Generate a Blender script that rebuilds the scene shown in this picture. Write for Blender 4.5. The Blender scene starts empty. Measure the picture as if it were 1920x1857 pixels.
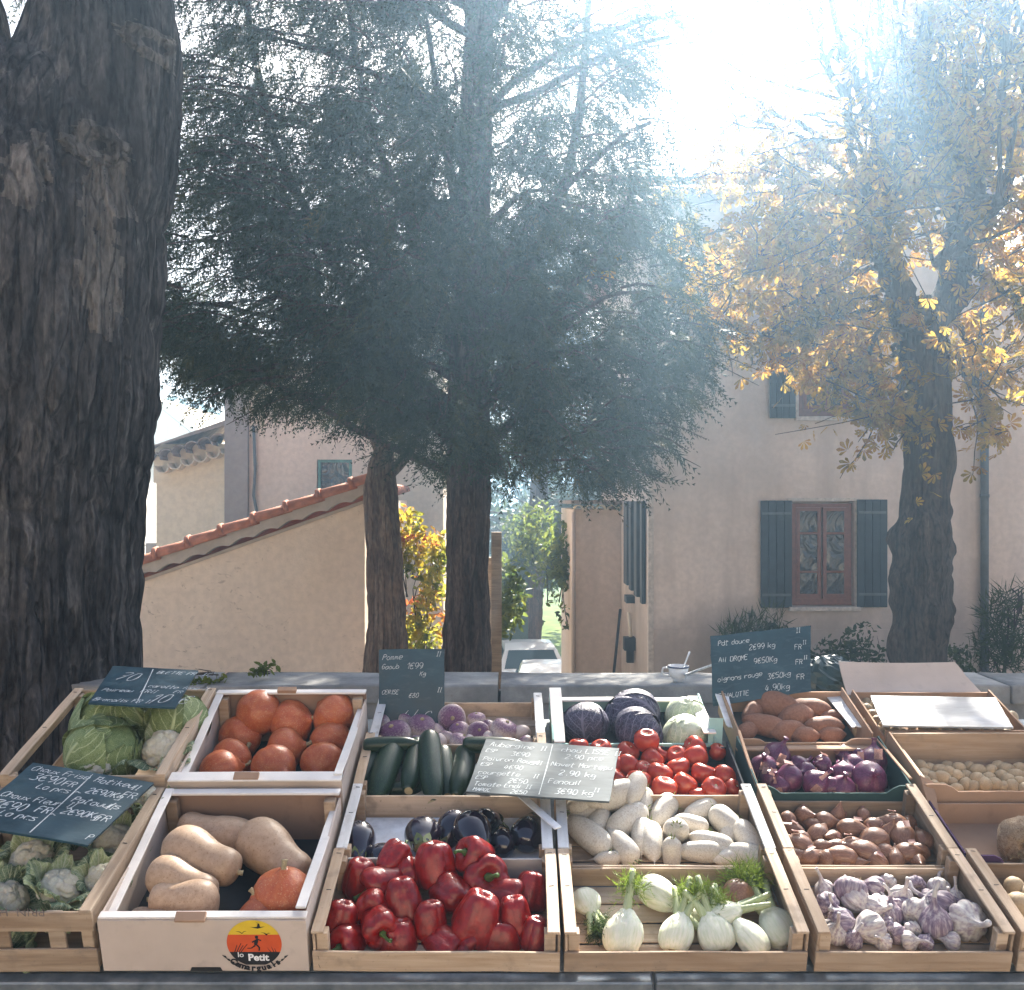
import bpy, bmesh, math, random
import numpy as np
from mathutils import Vector, Matrix, Euler
random.seed(7); RNG = np.random.default_rng(7)
S = bpy.context.scene; C = S.collection
R = math.radians
# ------------------------------------------------------------------ camera
EYE = 1.65; F = 1920.0; HZ = 940.0
cd = bpy.data.cameras.new('camera'); cam = bpy.data.objects.new('camera', cd); C.objects.link(cam)
cam.location = (0, 0, EYE); cam.rotation_euler = (R(90), 0, 0)
cd.sensor_fit = 'HORIZONTAL'; cd.sensor_width = 36; cd.lens = 36; cd.shift_y = 11.5/1920
cd.clip_start = 0.05; cd.clip_end = 2000
S.camera = cam
# ------------------------------------------------------------------ sky and sun
SUN_EL, SUN_AZ = R(37.0), R(13.0)          # azimuth clockwise from straight ahead (+Y)
w = bpy.data.worlds.new('World'); S.world = w; w.use_nodes = True
nt = w.node_tree; nt.nodes.clear()
sky = nt.nodes.new('ShaderNodeTexSky'); sky.sky_type = 'NISHITA'; sky.sun_disc = False
sky.sun_elevation = SUN_EL; sky.sun_rotation = SUN_AZ; sky.air_density = 0.75; sky.dust_density = 5.0; sky.ozone_density = 0.6
bg = nt.nodes.new('ShaderNodeBackground'); bg.inputs[1].default_value = 0.055
wo = nt.nodes.new('ShaderNodeOutputWorld'); nt.links.new(sky.outputs[0], bg.inputs[0]); nt.links.new(bg.outputs[0], wo.inputs[0])
ld = bpy.data.lights.new('sun', 'SUN'); ld.energy = 5.0; ld.angle = R(0.53); ld.color = (1.0, .93, .82)
sun = bpy.data.objects.new('sun', ld); C.objects.link(sun)
sd = Vector((math.sin(SUN_AZ)*math.cos(SUN_EL), math.cos(SUN_AZ)*math.cos(SUN_EL), math.sin(SUN_EL)))
sun.rotation_euler = sd.to_track_quat('Z', 'Y').to_euler(); sun.location = (3, 12, 20)
vs = S.view_settings; vs.view_transform = 'Standard'; vs.look = 'None'; vs.gamma = 1; vs.use_curve_mapping = False
vs.exposure = 2.55
S.cycles.max_bounces = 7; S.cycles.volume_bounces = 0; S.cycles.transparent_max_bounces = 6
S.cycles.transmission_bounces = 4; S.cycles.glossy_bounces = 3; S.cycles.diffuse_bounces = 3
S.cycles.sample_clamp_indirect = 6

# ------------------------------------------------------------------ basic helpers
def XY(px, py, Y):
    """point seen at photo position (px,py) and distance Y in front of the viewer"""
    return Vector(((px-960)/F*Y, Y, EYE-(py-HZ)/F*Y))
def new_mesh(name, V, Fc, smooth=True, uv=None):
    me = bpy.data.meshes.new(name)
    V = np.asarray(V, dtype=np.float32)
    if isinstance(Fc, np.ndarray):
        n, k = Fc.shape
        me.vertices.add(len(V)); me.vertices.foreach_set('co', V.ravel())
        me.loops.add(n*k); me.loops.foreach_set('vertex_index', Fc.astype(np.int32).ravel())
        me.polygons.add(n); me.polygons.foreach_set('loop_start', np.arange(0, n*k, k, dtype=np.int32))
        me.polygons.foreach_set('loop_total', np.full(n, k, dtype=np.int32))
        me.update(calc_edges=True)
    else:
        me.from_pydata(V.tolist(), [], [tuple(f) for f in Fc])
    if uv is not None:
        li = np.empty(len(me.loops), dtype=np.int32); me.loops.foreach_get('vertex_index', li)
        l = me.uv_layers.new(name='UVMap'); l.data.foreach_set('uv', np.asarray(uv, dtype=np.float32)[li].ravel())
    if smooth: me.polygons.foreach_set('use_smooth', np.ones(len(me.polygons), dtype=bool))
    me.validate()
    return me
def setmat(me, m):
    me.materials.clear(); me.materials.append(m); return me
def link(name, me, parent=None, loc=None, rot=None, scale=None):
    o = bpy.data.objects.new(name, me); C.objects.link(o)
    if parent: o.parent = parent
    if loc is not None: o.location = loc
    if rot is not None: o.rotation_euler = rot
    if scale is not None: o.scale = scale if hasattr(scale, '__len__') else (scale,)*3
    return o
def tag(o, label, cat, group=None):
    o['label'] = label; o['category'] = cat
    if group: o['group'] = group
    return o
def thing(name, label, cat, loc=(0,0,0), rot=(0,0,0), group=None):
    return tag(link(name, None, None, loc, rot), label, cat, group)
def struct(o): o['kind'] = 'structure'; return o
def stuff(o): o['kind'] = 'stuff'; return o
class MB:
    def __init__(s): s.v = []; s.f = []; s.n = 0
    def add(s, V, Fc):
        V = np.asarray(V, float); s.v.append(V); s.f += [[i+s.n for i in f] for f in Fc]; s.n += len(V); return s
    def box(s, x0, x1, y0, y1, z0, z1, M=None):
        V = np.array([(x,y,z) for z in (z0,z1) for y in (y0,y1) for x in (x0,x1)], float)
        if M is not None: V = np.array([M @ Vector(v) for v in V])
        return s.add(V, [(0,2,3,1),(4,5,7,6),(0,1,5,4),(2,6,7,3),(0,4,6,2),(1,3,7,5)])
    def build(s, name, m, parent=None, smooth=False, loc=None, rot=None):
        return link(name, setmat(new_mesh(name, np.vstack(s.v), s.f, smooth), m), parent, loc, rot)
def box_mesh(name, sx, sy, sz, m, bev=.0012, seed=0, warp=0.0):
    bm = bmesh.new(); bmesh.ops.create_cube(bm, size=1)
    if warp:
        r = random.Random(seed)
        bmesh.ops.subdivide_edges(bm, edges=[e for e in bm.edges if abs(e.verts[0].co.x-e.verts[1].co.x) > .5], cuts=3)
    for v in bm.verts:
        v.co.x *= sx; v.co.y *= sy; v.co.z *= sz
    if warp:
        offs = {}
        for v in bm.verts:
            k = round(v.co.x, 4)
            if k not in offs: offs[k] = (r.uniform(-warp, warp), r.uniform(-warp, warp))
            v.co.y += offs[k][0]*.5; v.co.z += offs[k][1]
    if bev: bmesh.ops.bevel(bm, geom=[e for e in bm.edges if len(e.link_faces)==2 and e.calc_face_angle(0) > .5], offset=bev, segments=1, affect='EDGES')
    me = bpy.data.meshes.new(name); bm.to_mesh(me); bm.free(); me.materials.append(m); return me
def tube(path, radii, seg=8, caps=True):
    """tube along a polyline: returns V, F"""
    P = np.asarray(path, float); n = len(P); V = []; Fc = []
    T = np.gradient(P, axis=0); T /= np.linalg.norm(T, axis=1)[:, None]+1e-9
    up = np.array([0,0,1.0]) if abs(T[0][2]) < .9 else np.array([1.0,0,0])
    a = np.cross(T[0], up); a /= np.linalg.norm(a)
    th = np.linspace(0, 2*np.pi, seg, endpoint=False)
    for i in range(n):
        a = a - T[i]*np.dot(a, T[i]); a /= np.linalg.norm(a)+1e-9
        b = np.cross(T[i], a)
        V.append(P[i] + radii[i]*(np.cos(th)[:,None]*a + np.sin(th)[:,None]*b))
    for i in range(n-1):
        for j in range(seg):
            k = (j+1) % seg
            Fc.append((i*seg+j, i*seg+k, (i+1)*seg+k, (i+1)*seg+j))
    if caps: Fc.append(tuple(range(seg))[::-1]); Fc.append(tuple((n-1)*seg+j for j in range(seg)))
    return np.vstack(V), Fc
def snoise(P, freq=1.0, seed=0, octs=3):
    """smooth 3-D noise from summed sines, about -1..1"""
    r = np.random.default_rng(seed); out = np.zeros(len(P)); amp = 1.0; tot = 0
    for o in range(octs):
        for k in range(4):
            d = r.normal(size=3); d /= np.linalg.norm(d)
            out += amp*np.sin(P @ d*freq*(2**o)*r.uniform(.7, 1.4)*2.2 + r.uniform(0, 6.28) + 1.3*np.sin(P @ r.normal(size=3)*freq*(2**o)))
            tot += amp*.55
        amp *= .5
    return out/tot
def vnoise(u, v, pu, seed=0):
    """lattice value noise in u (period pu, integer) and v"""
    r = np.random.default_rng(seed); T = r.random((pu, 512))
    iu = np.floor(u).astype(int); iv = np.floor(v).astype(int); fu = u-iu; fv = v-iv
    fu = fu*fu*(3-2*fu); fv = fv*fv*(3-2*fv)
    g = lambda a, b: T[a % pu, b % 512]
    return (g(iu,iv)*(1-fu)+g(iu+1,iv)*fu)*(1-fv)+(g(iu,iv+1)*(1-fu)+g(iu+1,iv+1)*fu)*fv
def smooth_path(P, n):
    P = np.asarray(P, float); k = len(P); t = np.linspace(0, k-1, n); out = []
    for x in t:
        i = min(int(x), k-2); f = x-i
        p0, p1, p2, p3 = P[max(i-1,0)], P[i], P[i+1], P[min(i+2,k-1)]
        out.append(.5*((2*p1)+(-p0+p2)*f+(2*p0-5*p1+4*p2-p3)*f*f+(-p0+3*p1-3*p2+p3)*f**3))
    return np.array(out)

# ------------------------------------------------------------------ materials
def ramp(nt, fac, stops):
    r = nt.nodes.new('ShaderNodeValToRGB'); el = r.color_ramp.elements
    while len(el) > 1: el.remove(el[0])
    el[0].position = stops[0][0]; el[0].color = (*stops[0][1], 1)
    for p, c in stops[1:]:
        e = el.new(p); e.color = (*c, 1)
    nt.links.new(fac, r.inputs[0]); return r.outputs[0]
def bw(stops): return [(p, (v,v,v)) for p, v in stops]
class M_:
    def __init__(s, name, rough=.6, spec=.4, coords='Object'):
        s.m = bpy.data.materials.new(name); s.m.use_nodes = True; s.nt = s.m.node_tree; s.nt.nodes.clear()
        s.o = s.nt.nodes.new('ShaderNodeOutputMaterial'); s.b = s.nt.nodes.new('ShaderNodeBsdfPrincipled')
        s.nt.links.new(s.b.outputs[0], s.o.inputs[0]); s.b.inputs['Roughness'].default_value = rough
        s.b.inputs['Specular IOR Level'].default_value = spec
        tc = s.nt.nodes.new('ShaderNodeTexCoord'); s.co = tc.outputs[coords]; s.tc = tc
    def rnd(s):
        """shift the coordinates by a per-object random amount"""
        oi = s.nt.nodes.new('ShaderNodeObjectInfo'); mp = s.nt.nodes.new('ShaderNodeVectorMath'); mp.operation = 'ADD'
        sc = s.nt.nodes.new('ShaderNodeMath'); sc.operation = 'MULTIPLY'; sc.inputs[1].default_value = 37.0
        s.nt.links.new(oi.outputs['Random'], sc.inputs[0]); s.nt.links.new(s.co, mp.inputs[0]); s.nt.links.new(sc.outputs[0], mp.inputs[1])
        s.co = mp.outputs[0]; s.rand = oi.outputs['Random']; return s
    def map(s, scale):
        mp = s.nt.nodes.new('ShaderNodeMapping'); mp.inputs['Scale'].default_value = scale
        s.nt.links.new(s.co, mp.inputs[0]); return mp.outputs[0]
    def noise(s, scale, detail=4, stretch=None, rough=.55, dist=0):
        n = s.nt.nodes.new('ShaderNodeTexNoise'); n.inputs['Scale'].default_value = scale; n.inputs['Detail'].default_value = detail
        n.inputs['Roughness'].default_value = rough; n.inputs['Distortion'].default_value = dist
        s.nt.links.new(s.map(stretch) if stretch else s.co, n.inputs['Vector']); return n.outputs[0]
    def voro(s, scale, feature='F1', stretch=None, rnd=1):
        n = s.nt.nodes.new('ShaderNodeTexVoronoi'); n.feature = feature; n.inputs['Scale'].default_value = scale
        n.inputs['Randomness'].default_value = rnd
        s.nt.links.new(s.map(stretch) if stretch else s.co, n.inputs['Vector']); return n.outputs['Distance']
    def mix(s, fac, a, b, mode='MIX'):
        x = s.nt.nodes.new('ShaderNodeMix'); x.data_type = 'RGBA'; x.blend_type = mode
        for i, q in ((0, fac), (6, a), (7, b)):
            if isinstance(q, (int, float)): x.inputs[i].default_value = q
            elif isinstance(q, tuple): x.inputs[i].default_value = (*q, 1)
            else: s.nt.links.new(q, x.inputs[i])
        return x.outputs[2]
    def math(s, op, a, b=0.0):
        x = s.nt.nodes.new('ShaderNodeMath'); x.operation = op
        for i, q in ((0, a), (1, b)):
            if isinstance(q, (int, float)): x.inputs[i].default_value = q
            else: s.nt.links.new(q, x.inputs[i])
        return x.outputs[0]
    def sep(s, out=None):
        x = s.nt.nodes.new('ShaderNodeSeparateXYZ'); s.nt.links.new(out or s.co, x.inputs[0]); return x.outputs
    def ramp(s, fac, stops): return ramp(s.nt, fac, stops)
    def col(s, c):
        if isinstance(c, tuple): s.b.inputs['Base Color'].default_value = (*c, 1)
        else: s.nt.links.new(c, s.b.inputs['Base Color'])
        s.c = c; return s
    def rough(s, c): s.nt.links.new(c, s.b.inputs['Roughness']); return s
    def bump(s, h, strength=.3, dist=.01):
        b = s.nt.nodes.new('ShaderNodeBump'); b.inputs['Strength'].default_value = strength; b.inputs['Distance'].default_value = dist
        s.nt.links.new(h, b.inputs['Height'])
        if s.b.inputs['Normal'].is_linked: s.nt.links.new(s.b.inputs['Normal'].links[0].from_socket, b.inputs['Normal'])
        s.nt.links.new(b.outputs[0], s.b.inputs['Normal']); return s
    def transl(s, amt=.5, tint=None):
        t = s.nt.nodes.new('ShaderNodeBsdfTranslucent'); c = tint if tint is not None else s.c
        if isinstance(c, tuple): t.inputs[0].default_value = (*c, 1)
        else: s.nt.links.new(c, t.inputs[0])
        x = s.nt.nodes.new('ShaderNodeMixShader'); x.inputs[0].default_value = amt
        s.nt.links.new(s.b.outputs[0], x.inputs[1]); s.nt.links.new(t.outputs[0], x.inputs[2]); s.nt.links.new(x.outputs[0], s.o.inputs[0]); return s
    def sss(s, w=.2, r=(.02,.01,.005)):
        s.b.inputs['Subsurface Weight'].default_value = w; s.b.inputs['Subsurface Radius'].default_value = r; s.b.inputs['Subsurface Scale'].default_value = 1; return s
def simple(name, c, rough=.6, scale=20, var=.25, bump=.15, bscale=60, spec=.4, bd=.002):
    m = M_(name, rough, spec).rnd()
    n = m.noise(scale, 5)
    m.col(m.ramp(n, [(.3, tuple(x*(1-var) for x in c)), (.7, tuple(min(1, x*(1+var)) for x in c))]))
    if bump: m.bump(m.noise(bscale, 4), bump, bd)
    return m.m
def wood(name, light, dark, worn=.5, knots=True):
    m = M_(name, .7, .25).rnd()
    g = m.noise(60, 6, (.06, 1, 1), .6, .6); g2 = m.noise(9, 4, (.25, 1, 1), .6)
    c = m.mix(m.ramp(g, bw([(.32, 1), (.62, 0)])), light, dark)
    c = m.mix(m.math('MULTIPLY', m.ramp(g2, bw([(.42, 0), (.72, 1)])), worn), c, tuple(x*.62 for x in dark))
    t = m.ramp(m.rand, [(0, (.60,.56,.52)), (.35, (.86,.82,.78)), (.7, (1,.98,.95)), (1, (1,1,1))]); c = m.mix(1.0, c, t, 'MULTIPLY')
    if knots:
        k = m.voro(7, 'F1', (.6, 1.3, 1.3)); c = m.mix(m.ramp(k, bw([(.045, .8), (.085, 0)])), c, (.10,.05,.025))
    sp = m.noise(160, 3); c = m.mix(m.ramp(sp, bw([(.66, 0), (.76, .6)])), c, (.12,.09,.07)); c = m.mix(m.ramp(m.noise(17, 6), bw([(.56, 0), (.70, .55)])), c, (.20,.155,.12))
    m.col(c).bump(g, .35, .0015); return m.m
MT = {}
MT['wood'] = wood('pale_poplar_wood', (.60,.475,.36), (.42,.30,.20), .5)
MT['wood2'] = wood('weathered_crate_wood', (.50,.40,.30), (.32,.235,.165), .8)
MT['ply'] = wood('clean_ply_veneer', (.62,.49,.375), (.50,.385,.285), .3, False)
MT['endgrain'] = simple('cut_end_grain', (.36,.21,.12), .8, 90, .35)
MT['whitewood'] = wood('bluish_white_wood', (.72,.74,.76), (.60,.61,.62), .2, False)  # pale bluish-white wood tone
def cardboard(name, c, dirt=.3):
    m = M_(name, .85, .15).rnd()
    n = m.noise(6, 5); fl = m.noise(260, 2, (1,1,.05)); cc = m.ramp(n, [(.3, tuple(x*.82 for x in c)), (.7, tuple(min(1, x*1.08) for x in c))])
    cc = m.mix(m.math('MULTIPLY', m.ramp(m.noise(30, 6), bw([(.58, 0), (.75, 1)])), dirt), cc, tuple(x*.5 for x in c))
    m.col(cc).bump(fl, .18, .0008).bump(n, .25, .006); return m.m
MT['card'] = cardboard('pinkish_white_cardboard', (.57,.48,.42)); MT['kraft'] = cardboard('brown_kraft_cardboard', (.40,.26,.175))
MT['cardwhite'] = cardboard('white_cardboard_rim', (.78,.74,.70)); MT['carddark'] = cardboard('brown_card_painted_shade', (.30,.20,.15))  # carddark: box insides, shade put into a darker brown
MT['greenbox'] = cardboard('dark_green_box_print', (.035,.075,.075)); MT['mint'] = cardboard('mint_green_box', (.36,.56,.52)); MT['blackline'] = cardboard('black_box_print', (.03,.035,.045))
MT['purplebox'] = cardboard('deep_purple_box', (.07,.035,.09)); MT['tray'] = simple('black_floor_painted_shade', (.03,.035,.04), .5)  # tray: black floor paints in the shade inside the boxes
MT['paper'] = simple('white_paper', (.78,.79,.80), .8)
MT['staple'] = simple('dark_wire_staple', (.05,.045,.04), .5, bump=0)
def slate():
    m = M_('chalkboard_slate', .38, .5).rnd()
    n = m.noise(9, 6, dist=1.2); s2 = m.noise(40, 5, (1, 3, 1))
    c = m.ramp(n, [(.35, (.006,.034,.052)), (.62, (.012,.052,.078)), (.8, (.04,.095,.125))])
    c = m.mix(m.ramp(s2, bw([(.55, 0), (.8, .18)])), c, (.20,.25,.28))
    m.col(c).bump(m.noise(120, 4), .12, .001); m.rough(m.ramp(n, bw([(.3, .32), (.7, .5)]))); return m.m
MT['slate'] = slate(); MT['chalk'] = simple('white_chalk', (.55,.59,.60), .95, 300, .3, 0)
def slate_dusty():
    m = M_('dusty_grey_slate', .75, .2).rnd(); n = m.noise(14, 6, (1, 4, 1), dist=.8)
    m.col(m.ramp(n, [(.3, (.055,.07,.08)), (.6, (.09,.11,.12)), (.8, (.15,.17,.18))])).bump(m.noise(120, 4), .12, .001); return m.m
MT['dusty'] = slate_dusty()
def slate_glare():  # pale greys paint the sun's glare into the slate
    m = M_('worn_slate_painted_glare', .36, .6).rnd(); n = m.noise(7, 7, (1, 3, 1), dist=1)
    m.col(m.ramp(n, [(.3, (.17,.18,.19)), (.5, (.30,.31,.32)), (.7, (.46,.47,.48))])).bump(m.noise(60, 4, (1,4,1)), .25, .001); m.rough(m.ramp(n, bw([(.3, .25), (.7, .55)]))); return m.m
MT['painted_glare'] = slate_glare()
def metal():
    m = M_('galvanised_rail', .45, .5); m.rnd(); n = m.noise(3, 6, (1, 3, 3)); n2 = m.noise(22, 6)
    m.col(m.ramp(n2, [(.3, (.14,.165,.185)), (.6, (.27,.30,.32)), (.8, (.42,.45,.46))])); m.b.inputs['Metallic'].default_value = .55
    m.rough(m.ramp(n, bw([(.3, .3), (.7, .6)]))).bump(n2, .2, .002); return m.m
MT['metal'] = metal()
def plaster(name, c, c2, sc=.5, streak=.3, bs=40, cracks=False, base=None):
    m = M_(name, .9, .15); n = m.noise(sc, 6, rough=.6); st = m.noise(1.6, 5, (1.3, 1.3, .16)); f = m.noise(14, 5)
    cc = m.ramp(n, [(.3, c2), (.65, c)])
    cc = m.mix(m.math('MULTIPLY', m.ramp(st, bw([(.45, 0), (.75, 1)])), streak), cc, tuple(x*.62 for x in c2))
    cc = m.mix(m.ramp(f, bw([(.38, .30), (.62, 0)])), cc, tuple(x*.6 for x in c))
    if cracks:
        k = m.noise(5.5, 7, (1, 1, 1.8), .72, 2.2); msk = m.noise(.8, 3)
        cc = m.mix(m.math('MULTIPLY', m.ramp(k, bw([(.60, 0), (.67, .75)])), m.ramp(msk, bw([(.40, .04), (.60, .8)]))), cc, (.20,.13,.095))
    if base is not None:   # rising damp and splash dirt along the foot of the wall
        zb_ = m.math('ADD', m.sep()[2], m.math('MULTIPLY', m.math('SUBTRACT', n, .5), 1.6)); cc = m.mix(m.ramp(m.math('SUBTRACT', base, zb_), bw([(0, 0), (.5, .45)])), cc, tuple(x*.45 for x in c2))
    m.col(cc).bump(m.noise(bs, 6), .35, .008).bump(m.noise(3, 4), .25, .05); return m.m
MT['wall_house'] = plaster('aged_pink_beige_render', (.84,.71,.62), (.60,.51,.45), .8, .6, base=.5)
MT['wall_house2'] = plaster('pinker_render', (.80,.66,.56), (.68,.55,.47))
MT['wall_gable'] = plaster('cream_rough_render', (.86,.71,.575), (.75,.61,.49), .6, .15, 55, True)
MT['wall_cream'] = plaster('yellow_cream_render', (.84,.74,.57), (.76,.66,.50), .4, .15)
MT['wall_beige'] = plaster('beige_render', (.82,.70,.58), (.74,.62,.52)); MT['wall_square'] = plaster('ochre_render', (.50,.42,.33), (.42,.35,.27)); MT['wall_grey'] = plaster('grey_cement_render', (.36,.32,.30), (.30,.27,.25))
MT['wall_white'] = plaster('white_lime_render', (.80,.78,.72), (.72,.70,.64)); MT['stone'] = plaster('grey_stone', (.30,.29,.28), (.12,.12,.125), 7, .5, 50, True)
MT['coping'] = plaster('pale_coping_stone', (.42,.41,.39), (.19,.19,.19), 7, .6, 50, True)
MT['tile'] = simple('terracotta_tile', (.42,.15,.075), .8, 12, .35, .3, 40); MT['tile_grey'] = simple('weathered_tile', (.26,.21,.18), .9, 10, .3, .3, 40)
MT['mortar'] = plaster('cement_mortar_fillet', (.52,.44,.37), (.40,.33,.27), 4, .2)
MT['shutter'] = simple('blue_grey_shutter_paint', (.028,.045,.06), .6, 6, .25, .2); MT['frame'] = simple('red_brown_window_wood', (.20,.075,.05), .55, 20, .2)
MT['teal'] = simple('teal_window_paint', (.10,.27,.25), .6); MT['trim'] = simple('pale_window_surround', (.58,.52,.46), .8)
def glass(name, c=(.02,.025,.03), wav=.8, r=.02):
    m = M_(name, r, 1.0); m.col(c).bump(m.noise(2.6, 3, dist=2.0), wav, .12); return m.m
MT['glass'] = glass('window_glass'); MT['carglass'] = glass('windscreen_glass', (.03,.05,.06), .0)
MT['carpaint'] = simple('white_car_paint', (.50,.51,.52), .25, 3, .03, 0); MT['carpaint2'] = simple('silver_car_paint', (.42,.43,.44), .25, 3, .05, 0)
MT['rubber'] = simple('black_rubber', (.02,.02,.02), .8); MT['zinc'] = simple('grey_zinc_pipe', (.10,.12,.13), .5, 10, .2)
def bark(name, a, b, c, sc=1.0, red=False):
    m = M_(name, .95, .1); n = m.noise(16*sc, 7, (1,1,.14), .65, .6); n2 = m.noise(2.2*sc, 5); n3 = m.noise(60*sc, 5, (1,1,.35))
    cc = m.ramp(n, [(.34, a), (.52, b), (.70, c)]); cc = m.mix(m.ramp(n2, bw([(.45, 0), (.7, .6)])), cc, tuple(x*1.35 for x in b))
    cc = m.mix(m.ramp(n3, bw([(.35, .5), (.6, 0)])), cc, tuple(x*.5 for x in a))
    vk0 = m.ramp(m.math('ADD', m.voro(17*sc, 'DISTANCE_TO_EDGE', (1,1,.075)), m.math('MULTIPLY', n3, .16)), bw([(.07, 0), (.17, 1)])); vk = m.math('ADD', m.math('MULTIPLY', vk0, .45), .55); cc = m.mix(vk, tuple(x*.4 for x in a), cc)
    m.col(cc).bump(vk, .8, .03).bump(n, 1.0, .03).bump(n3, .8, .008); return m.m
MT['bark'] = bark('grey_plane_tree_bark', (.018,.017,.018), (.072,.067,.067), (.19,.175,.165))
MT['knot'] = bark('pale_scarred_bark', (.05,.044,.041), (.14,.125,.113), (.26,.23,.21))
MT['bark2'] = bark('red_brown_cypress_bark', (.04,.027,.023), (.10,.067,.055), (.19,.135,.11), .9)
MT['bark3'] = bark('chestnut_bark', (.04,.034,.03), (.09,.074,.065), (.16,.13,.115), .8)
MT['bark4'] = bark('pale_brown_bark', (.09,.06,.045), (.22,.15,.11), (.34,.25,.185), .8)
def leafmat(name, stops, tr=.5, sc=2.5, rough=.55):
    m = M_(name, rough, .35); n = m.noise(sc, 5, rough=.7); m.col(m.ramp(n, stops)).transl(tr); return m.m
MT['conifer'] = leafmat('dark_conifer_foliage', [(.3, (.012,.022,.012)), (.48, (.024,.040,.017)), (.62, (.06,.062,.022)), (.74, (.14,.10,.035))], .38, 3.5)
MT['chestnut'] = leafmat('autumn_chestnut_leaf', [(.28, (.04,.04,.015)), (.40, (.20,.15,.03)), (.50, (.50,.31,.045)), (.57, (.32,.14,.035)), (.66, (.80,.56,.09))], .68, 3.8)
MT['creeper'] = leafmat('red_yellow_creeper_leaf', [(.32, (.05,.09,.02)), (.44, (.22,.24,.03)), (.54, (.50,.40,.05)), (.62, (.40,.12,.04)), (.72, (.25,.04,.03))], .6, 2.6)
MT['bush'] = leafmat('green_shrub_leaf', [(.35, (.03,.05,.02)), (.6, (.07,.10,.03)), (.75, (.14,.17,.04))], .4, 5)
MT['sunleaf'] = leafmat('yellow_leaf_painted_sun', [(.35, (.04,.07,.02)), (.55, (.14,.18,.035)), (.75, (.40,.38,.06))], .6, 3)  # yellow-green leaves brightened, sunlight painted into the colour
MT['grass'] = simple('meadow_grass', (.10,.16,.03), .9, 3, .4, .5, 8); 
MT['asphalt'] = simple('asphalt', (.055,.053,.05), .9, 8, .3, .4, 120)
MT['soil'] = simple('dry_soil_and_gravel', (.16,.13,.10), .95, 2, .3, .5, 20)
# ================================================================== SETTING
# ground: market square, lower garden behind the wall, land falling away to the far distance
def gz(x, y):
    if y < 4.25: return 0.0
    if y < 12.5: return -0.95-.02*(y-4.25)
    if y < 26: return -1.115-(y-12.5)*.235
    return -4.29
ys = [-60,-10,0,3,4.2,4.3,5,6.5,8,10,12,12.5,13.5,15,17,19,21,23,24.5,26,28,32,40,60,100,170,300]
xs = [-300,-120,-60,-30,-15,-8,-4,-2,0,1,2,4,8,15,30,60,120,300]
V = [(x, y, gz(x, y) + (0 if y < 30 else .0)) for y in ys for x in xs]
nx = len(xs); Fg = [(j*nx+i, j*nx+i+1, (j+1)*nx+i+1, (j+1)*nx+i) for j in range(len(ys)-1) for i in range(nx-1)]
m = M_('ground_mix', .95, .1); sp = m.sep()
road = m.ramp(m.noise(6, 5), [(.3, (.17,.155,.135)), (.7, (.27,.245,.21))]); gr = m.ramp(m.noise(1.5, 6), [(.3, (.07,.11,.02)), (.7, (.19,.25,.05))])
m.col(m.mix(m.ramp(m.math('MULTIPLY', sp[1], .01), bw([(.295, 0), (.30, 1)])), road, gr)).bump(m.noise(90, 4), .4, .01)
struct(link('ground', setmat(new_mesh('ground', V, Fg, False), m.m)))

# ---- low stone wall with coping stones
t = thing('stone_wall', 'low grey stone wall with pale coping running behind the whole stall', 'wall', (0, 4.0, 0))
mb = MB(); WZ = EYE-(1287-HZ)/F*3.98
def wall_face(x0, x1, z0, z1, y0, y1, n, k, amp, seed):
    U = np.linspace(x0, x1, n); W = np.linspace(z0, z1, k); A, B = np.meshgrid(U, W)
    P = np.stack([A.ravel(), np.full(A.size, y0), B.ravel()], 1); P[:,1] -= amp*(.5+snoise(P, 5, seed, 4))
    Q = P.copy(); Q[:,1] = y1
    Fc = [(j*n+i, j*n+i+1, (j+1)*n+i+1, (j+1)*n+i) for j in range(k-1) for i in range(n-1)]
    return P, Fc
P, Fc = wall_face(-2.1, 5.2, -1.2, WZ-.075, .02, .3, 160, 22, .015, 3); mb.add(P, Fc)
mb.box(-2.1, 5.2, .03, .33, -1.2, WZ-.075)
mb.build('wall_body', MT['stone'], t, True)
x = -2.1; k = 0
for L in (.9, 1.15, 1.02, .98, 1.1, .9, 1.2):
    rough_top = x > 2.0
    bm = bmesh.new(); bmesh.ops.create_cube(bm, size=1)
    bmesh.ops.subdivide_edges(bm, edges=bm.edges[:], cuts=7, use_grid_fill=True)
    for v in bm.verts: v.co = Vector((v.co.x*(L-.012), v.co.y*.30, v.co.z*.07))
    PP = np.array([v.co for v in bm.verts]); PP[:,0] += x
    nn = snoise(PP, 7, 11, 4)
    for v, q in zip(bm.verts, nn):
        a = .006 if not rough_top else .018
        v.co.z += q*a; v.co.y += q*a*.8; 
    me = bpy.data.meshes.new('coping_stone'); bm.to_mesh(me); bm.free(); me.materials.append(MT['coping'])
    me.polygons.foreach_set('use_smooth', [True]*len(me.polygons))
    link('coping_stone', me, t, (x+L/2, .15, WZ-.036)); x += L

# ---- gable wall building on the left
GY = 10.0
def gp(px, py, Y=GY): return XY(px, py, Y)
t = thing('garage', 'cream rendered gable wall with a sloping red tiled roof edge, left of the trees', 'building', (0, GY, 0))
def local(p): return (p.x, p.y-GY, p.z)
a = gp(120, 1140); b = gp(684, 938); a2 = Vector((a.x, GY+5, a.z)); 
g0 = -1.2
V = [(a.x, 0, g0), (b.x, 0, g0), (b.x, 0, b.z), (a.x, 0, a.z), (a.x, 4, g0), (b.x, 4, g0), (b.x, 4, b.z), (a.x, 4, a.z)]
link('wall', setmat(new_mesh('wall', V, [(0,1,2,3),(5,4,7,6),(1,5,6,2),(4,0,3,7),(3,2,6,7)], False), MT['wall_gable']), t)
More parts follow.
